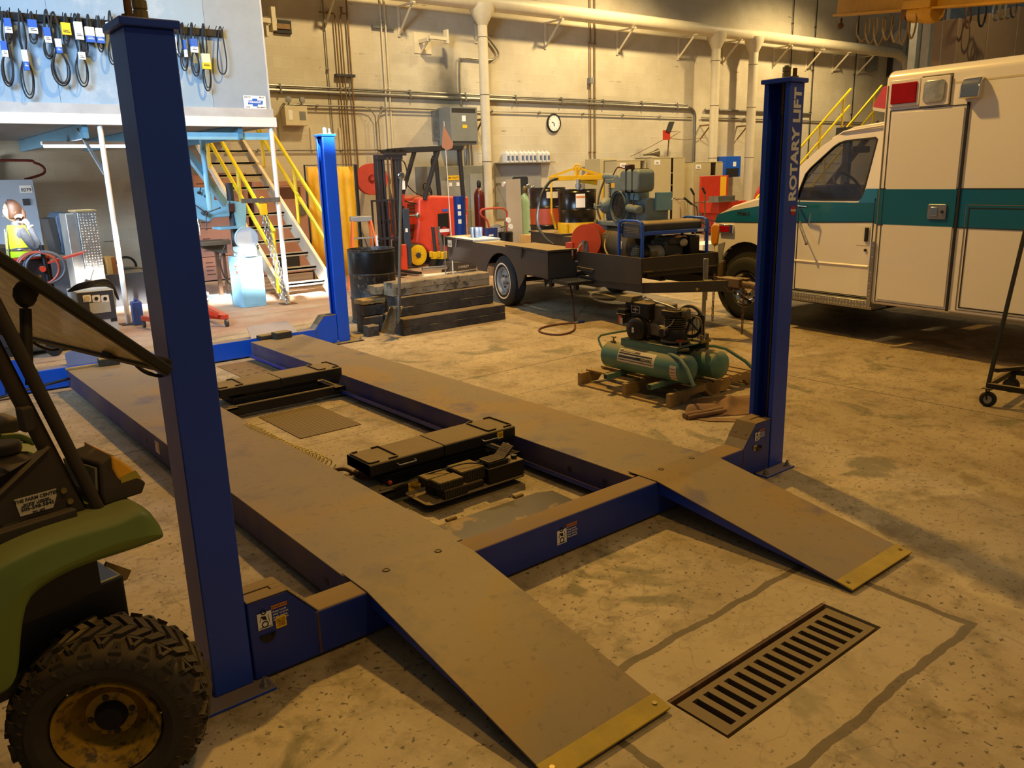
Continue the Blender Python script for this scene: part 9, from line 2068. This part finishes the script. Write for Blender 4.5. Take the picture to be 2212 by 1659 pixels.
m = MB(); m.tube([hc_+Vector((-.096, -.016, -.055))*sc, hc_+Vector((-.102, 0, -.053))*sc, hc_+Vector((-.096, .016, -.055))*sc], .004, 6); m.build('mouth', mat('lip', 'b06a5c', .5), hd)
m = MB(); n, k = 22, 12; vs = []; fs = []
for j in range(k+1):
    a = -PI*.28+PI*.78*j/k
    for i in range(n):
        b = 2*PI*i/n; x = .104*math.cos(a)*math.cos(b)+.006; y = .083*math.cos(a)*math.sin(b); z = .128*math.sin(a)+.004
        if x < -.045: x = -.045-(x+.045)*-.35 if z < .06 else x*.86
        vs.append(hc_+Vector((x, y, z+.003*math.sin(b*9)))*sc)
for j in range(k):
    for i in range(n): i2 = (i+1) % n; fs.append((j*n+i, j*n+i2, (j+1)*n+i2, (j+1)*n+i))
fs.append(tuple(range(n))); m.add(vs, fs); hr = m.build('hair', 'hair', t, smooth=80, sub=1)
m = MB(); m.tube(smoothpath([hc_+Vector(v)*sc for v in ((.08, 0, .02), (.10, -.02, -.04), (.085, -.03, -.11), (.075, -.05, -.2), (.08, -.08, -.26))], 5), [.035*sc*f for f in ([1]*12+[.9]*4+[.7]*3+[.5]*2)], 10); m.build('ponytail', 'hair', hr)
# vest: shell over torso with reflective bands
def shell(z0, z1, k0, nm, mt, par, st=7, dy=.0):
    m = MB(); prof = []; n = 28; vs = []; fs = []
    for j in range(st+1):
        f = j/st; z = z0+(z1-z0)*f; ex, ey = .135-.02*abs(f-.3), .175-.01*f
        if z > 1.26: s_ = (z-1.26)/.13; ex *= 1-.25*s_; ey *= 1-.12*s_
        for i in range(n):
            b = 2*PI*i/n; vs.append(Vector(V(.004+(ex+k0)*math.cos(b), dy+(ey+k0)*math.sin(b), z)))
    for j in range(st):
        for i in range(n):
            i2 = (i+1) % n
            ang = 360*i/n
            if z0+(z1-z0)*(j+.5)/st > 1.02 and 172 < ang < 188 and k0 < .01: continue
            fs.append((j*n+i, j*n+i2, (j+1)*n+i2, (j+1)*n+i))
    m.add(vs, fs); o = m.build(nm, mt, par, smooth=80); so = o.modifiers.new('s', 'SOLIDIFY'); so.thickness = .006; return o
vest = shell(.86, 1.39, .0, 'safety_vest', 'hivis', t, 12)
shell(.95, 1.0, .007, 'reflective_band', 'bright_steel', vest, 1); shell(1.1, 1.14, .006, 'reflective_band', 'bright_steel', vest, 1)
for s in (-1, 1):
    m = MB(); m.bar(V(-.135, s*.07, 1.0), V(-.11, s*.09, 1.35), .045, .006, (1, 0, 0)); m.build('reflective_band', 'bright_steel', vest)
for s in (-1, 1):
    m = MB(); m.bx(V(-.05, s*.10, .035), (.26*sc, .09*sc, .07*sc)); m.build('shoe', 'black', t, bevel=.02)
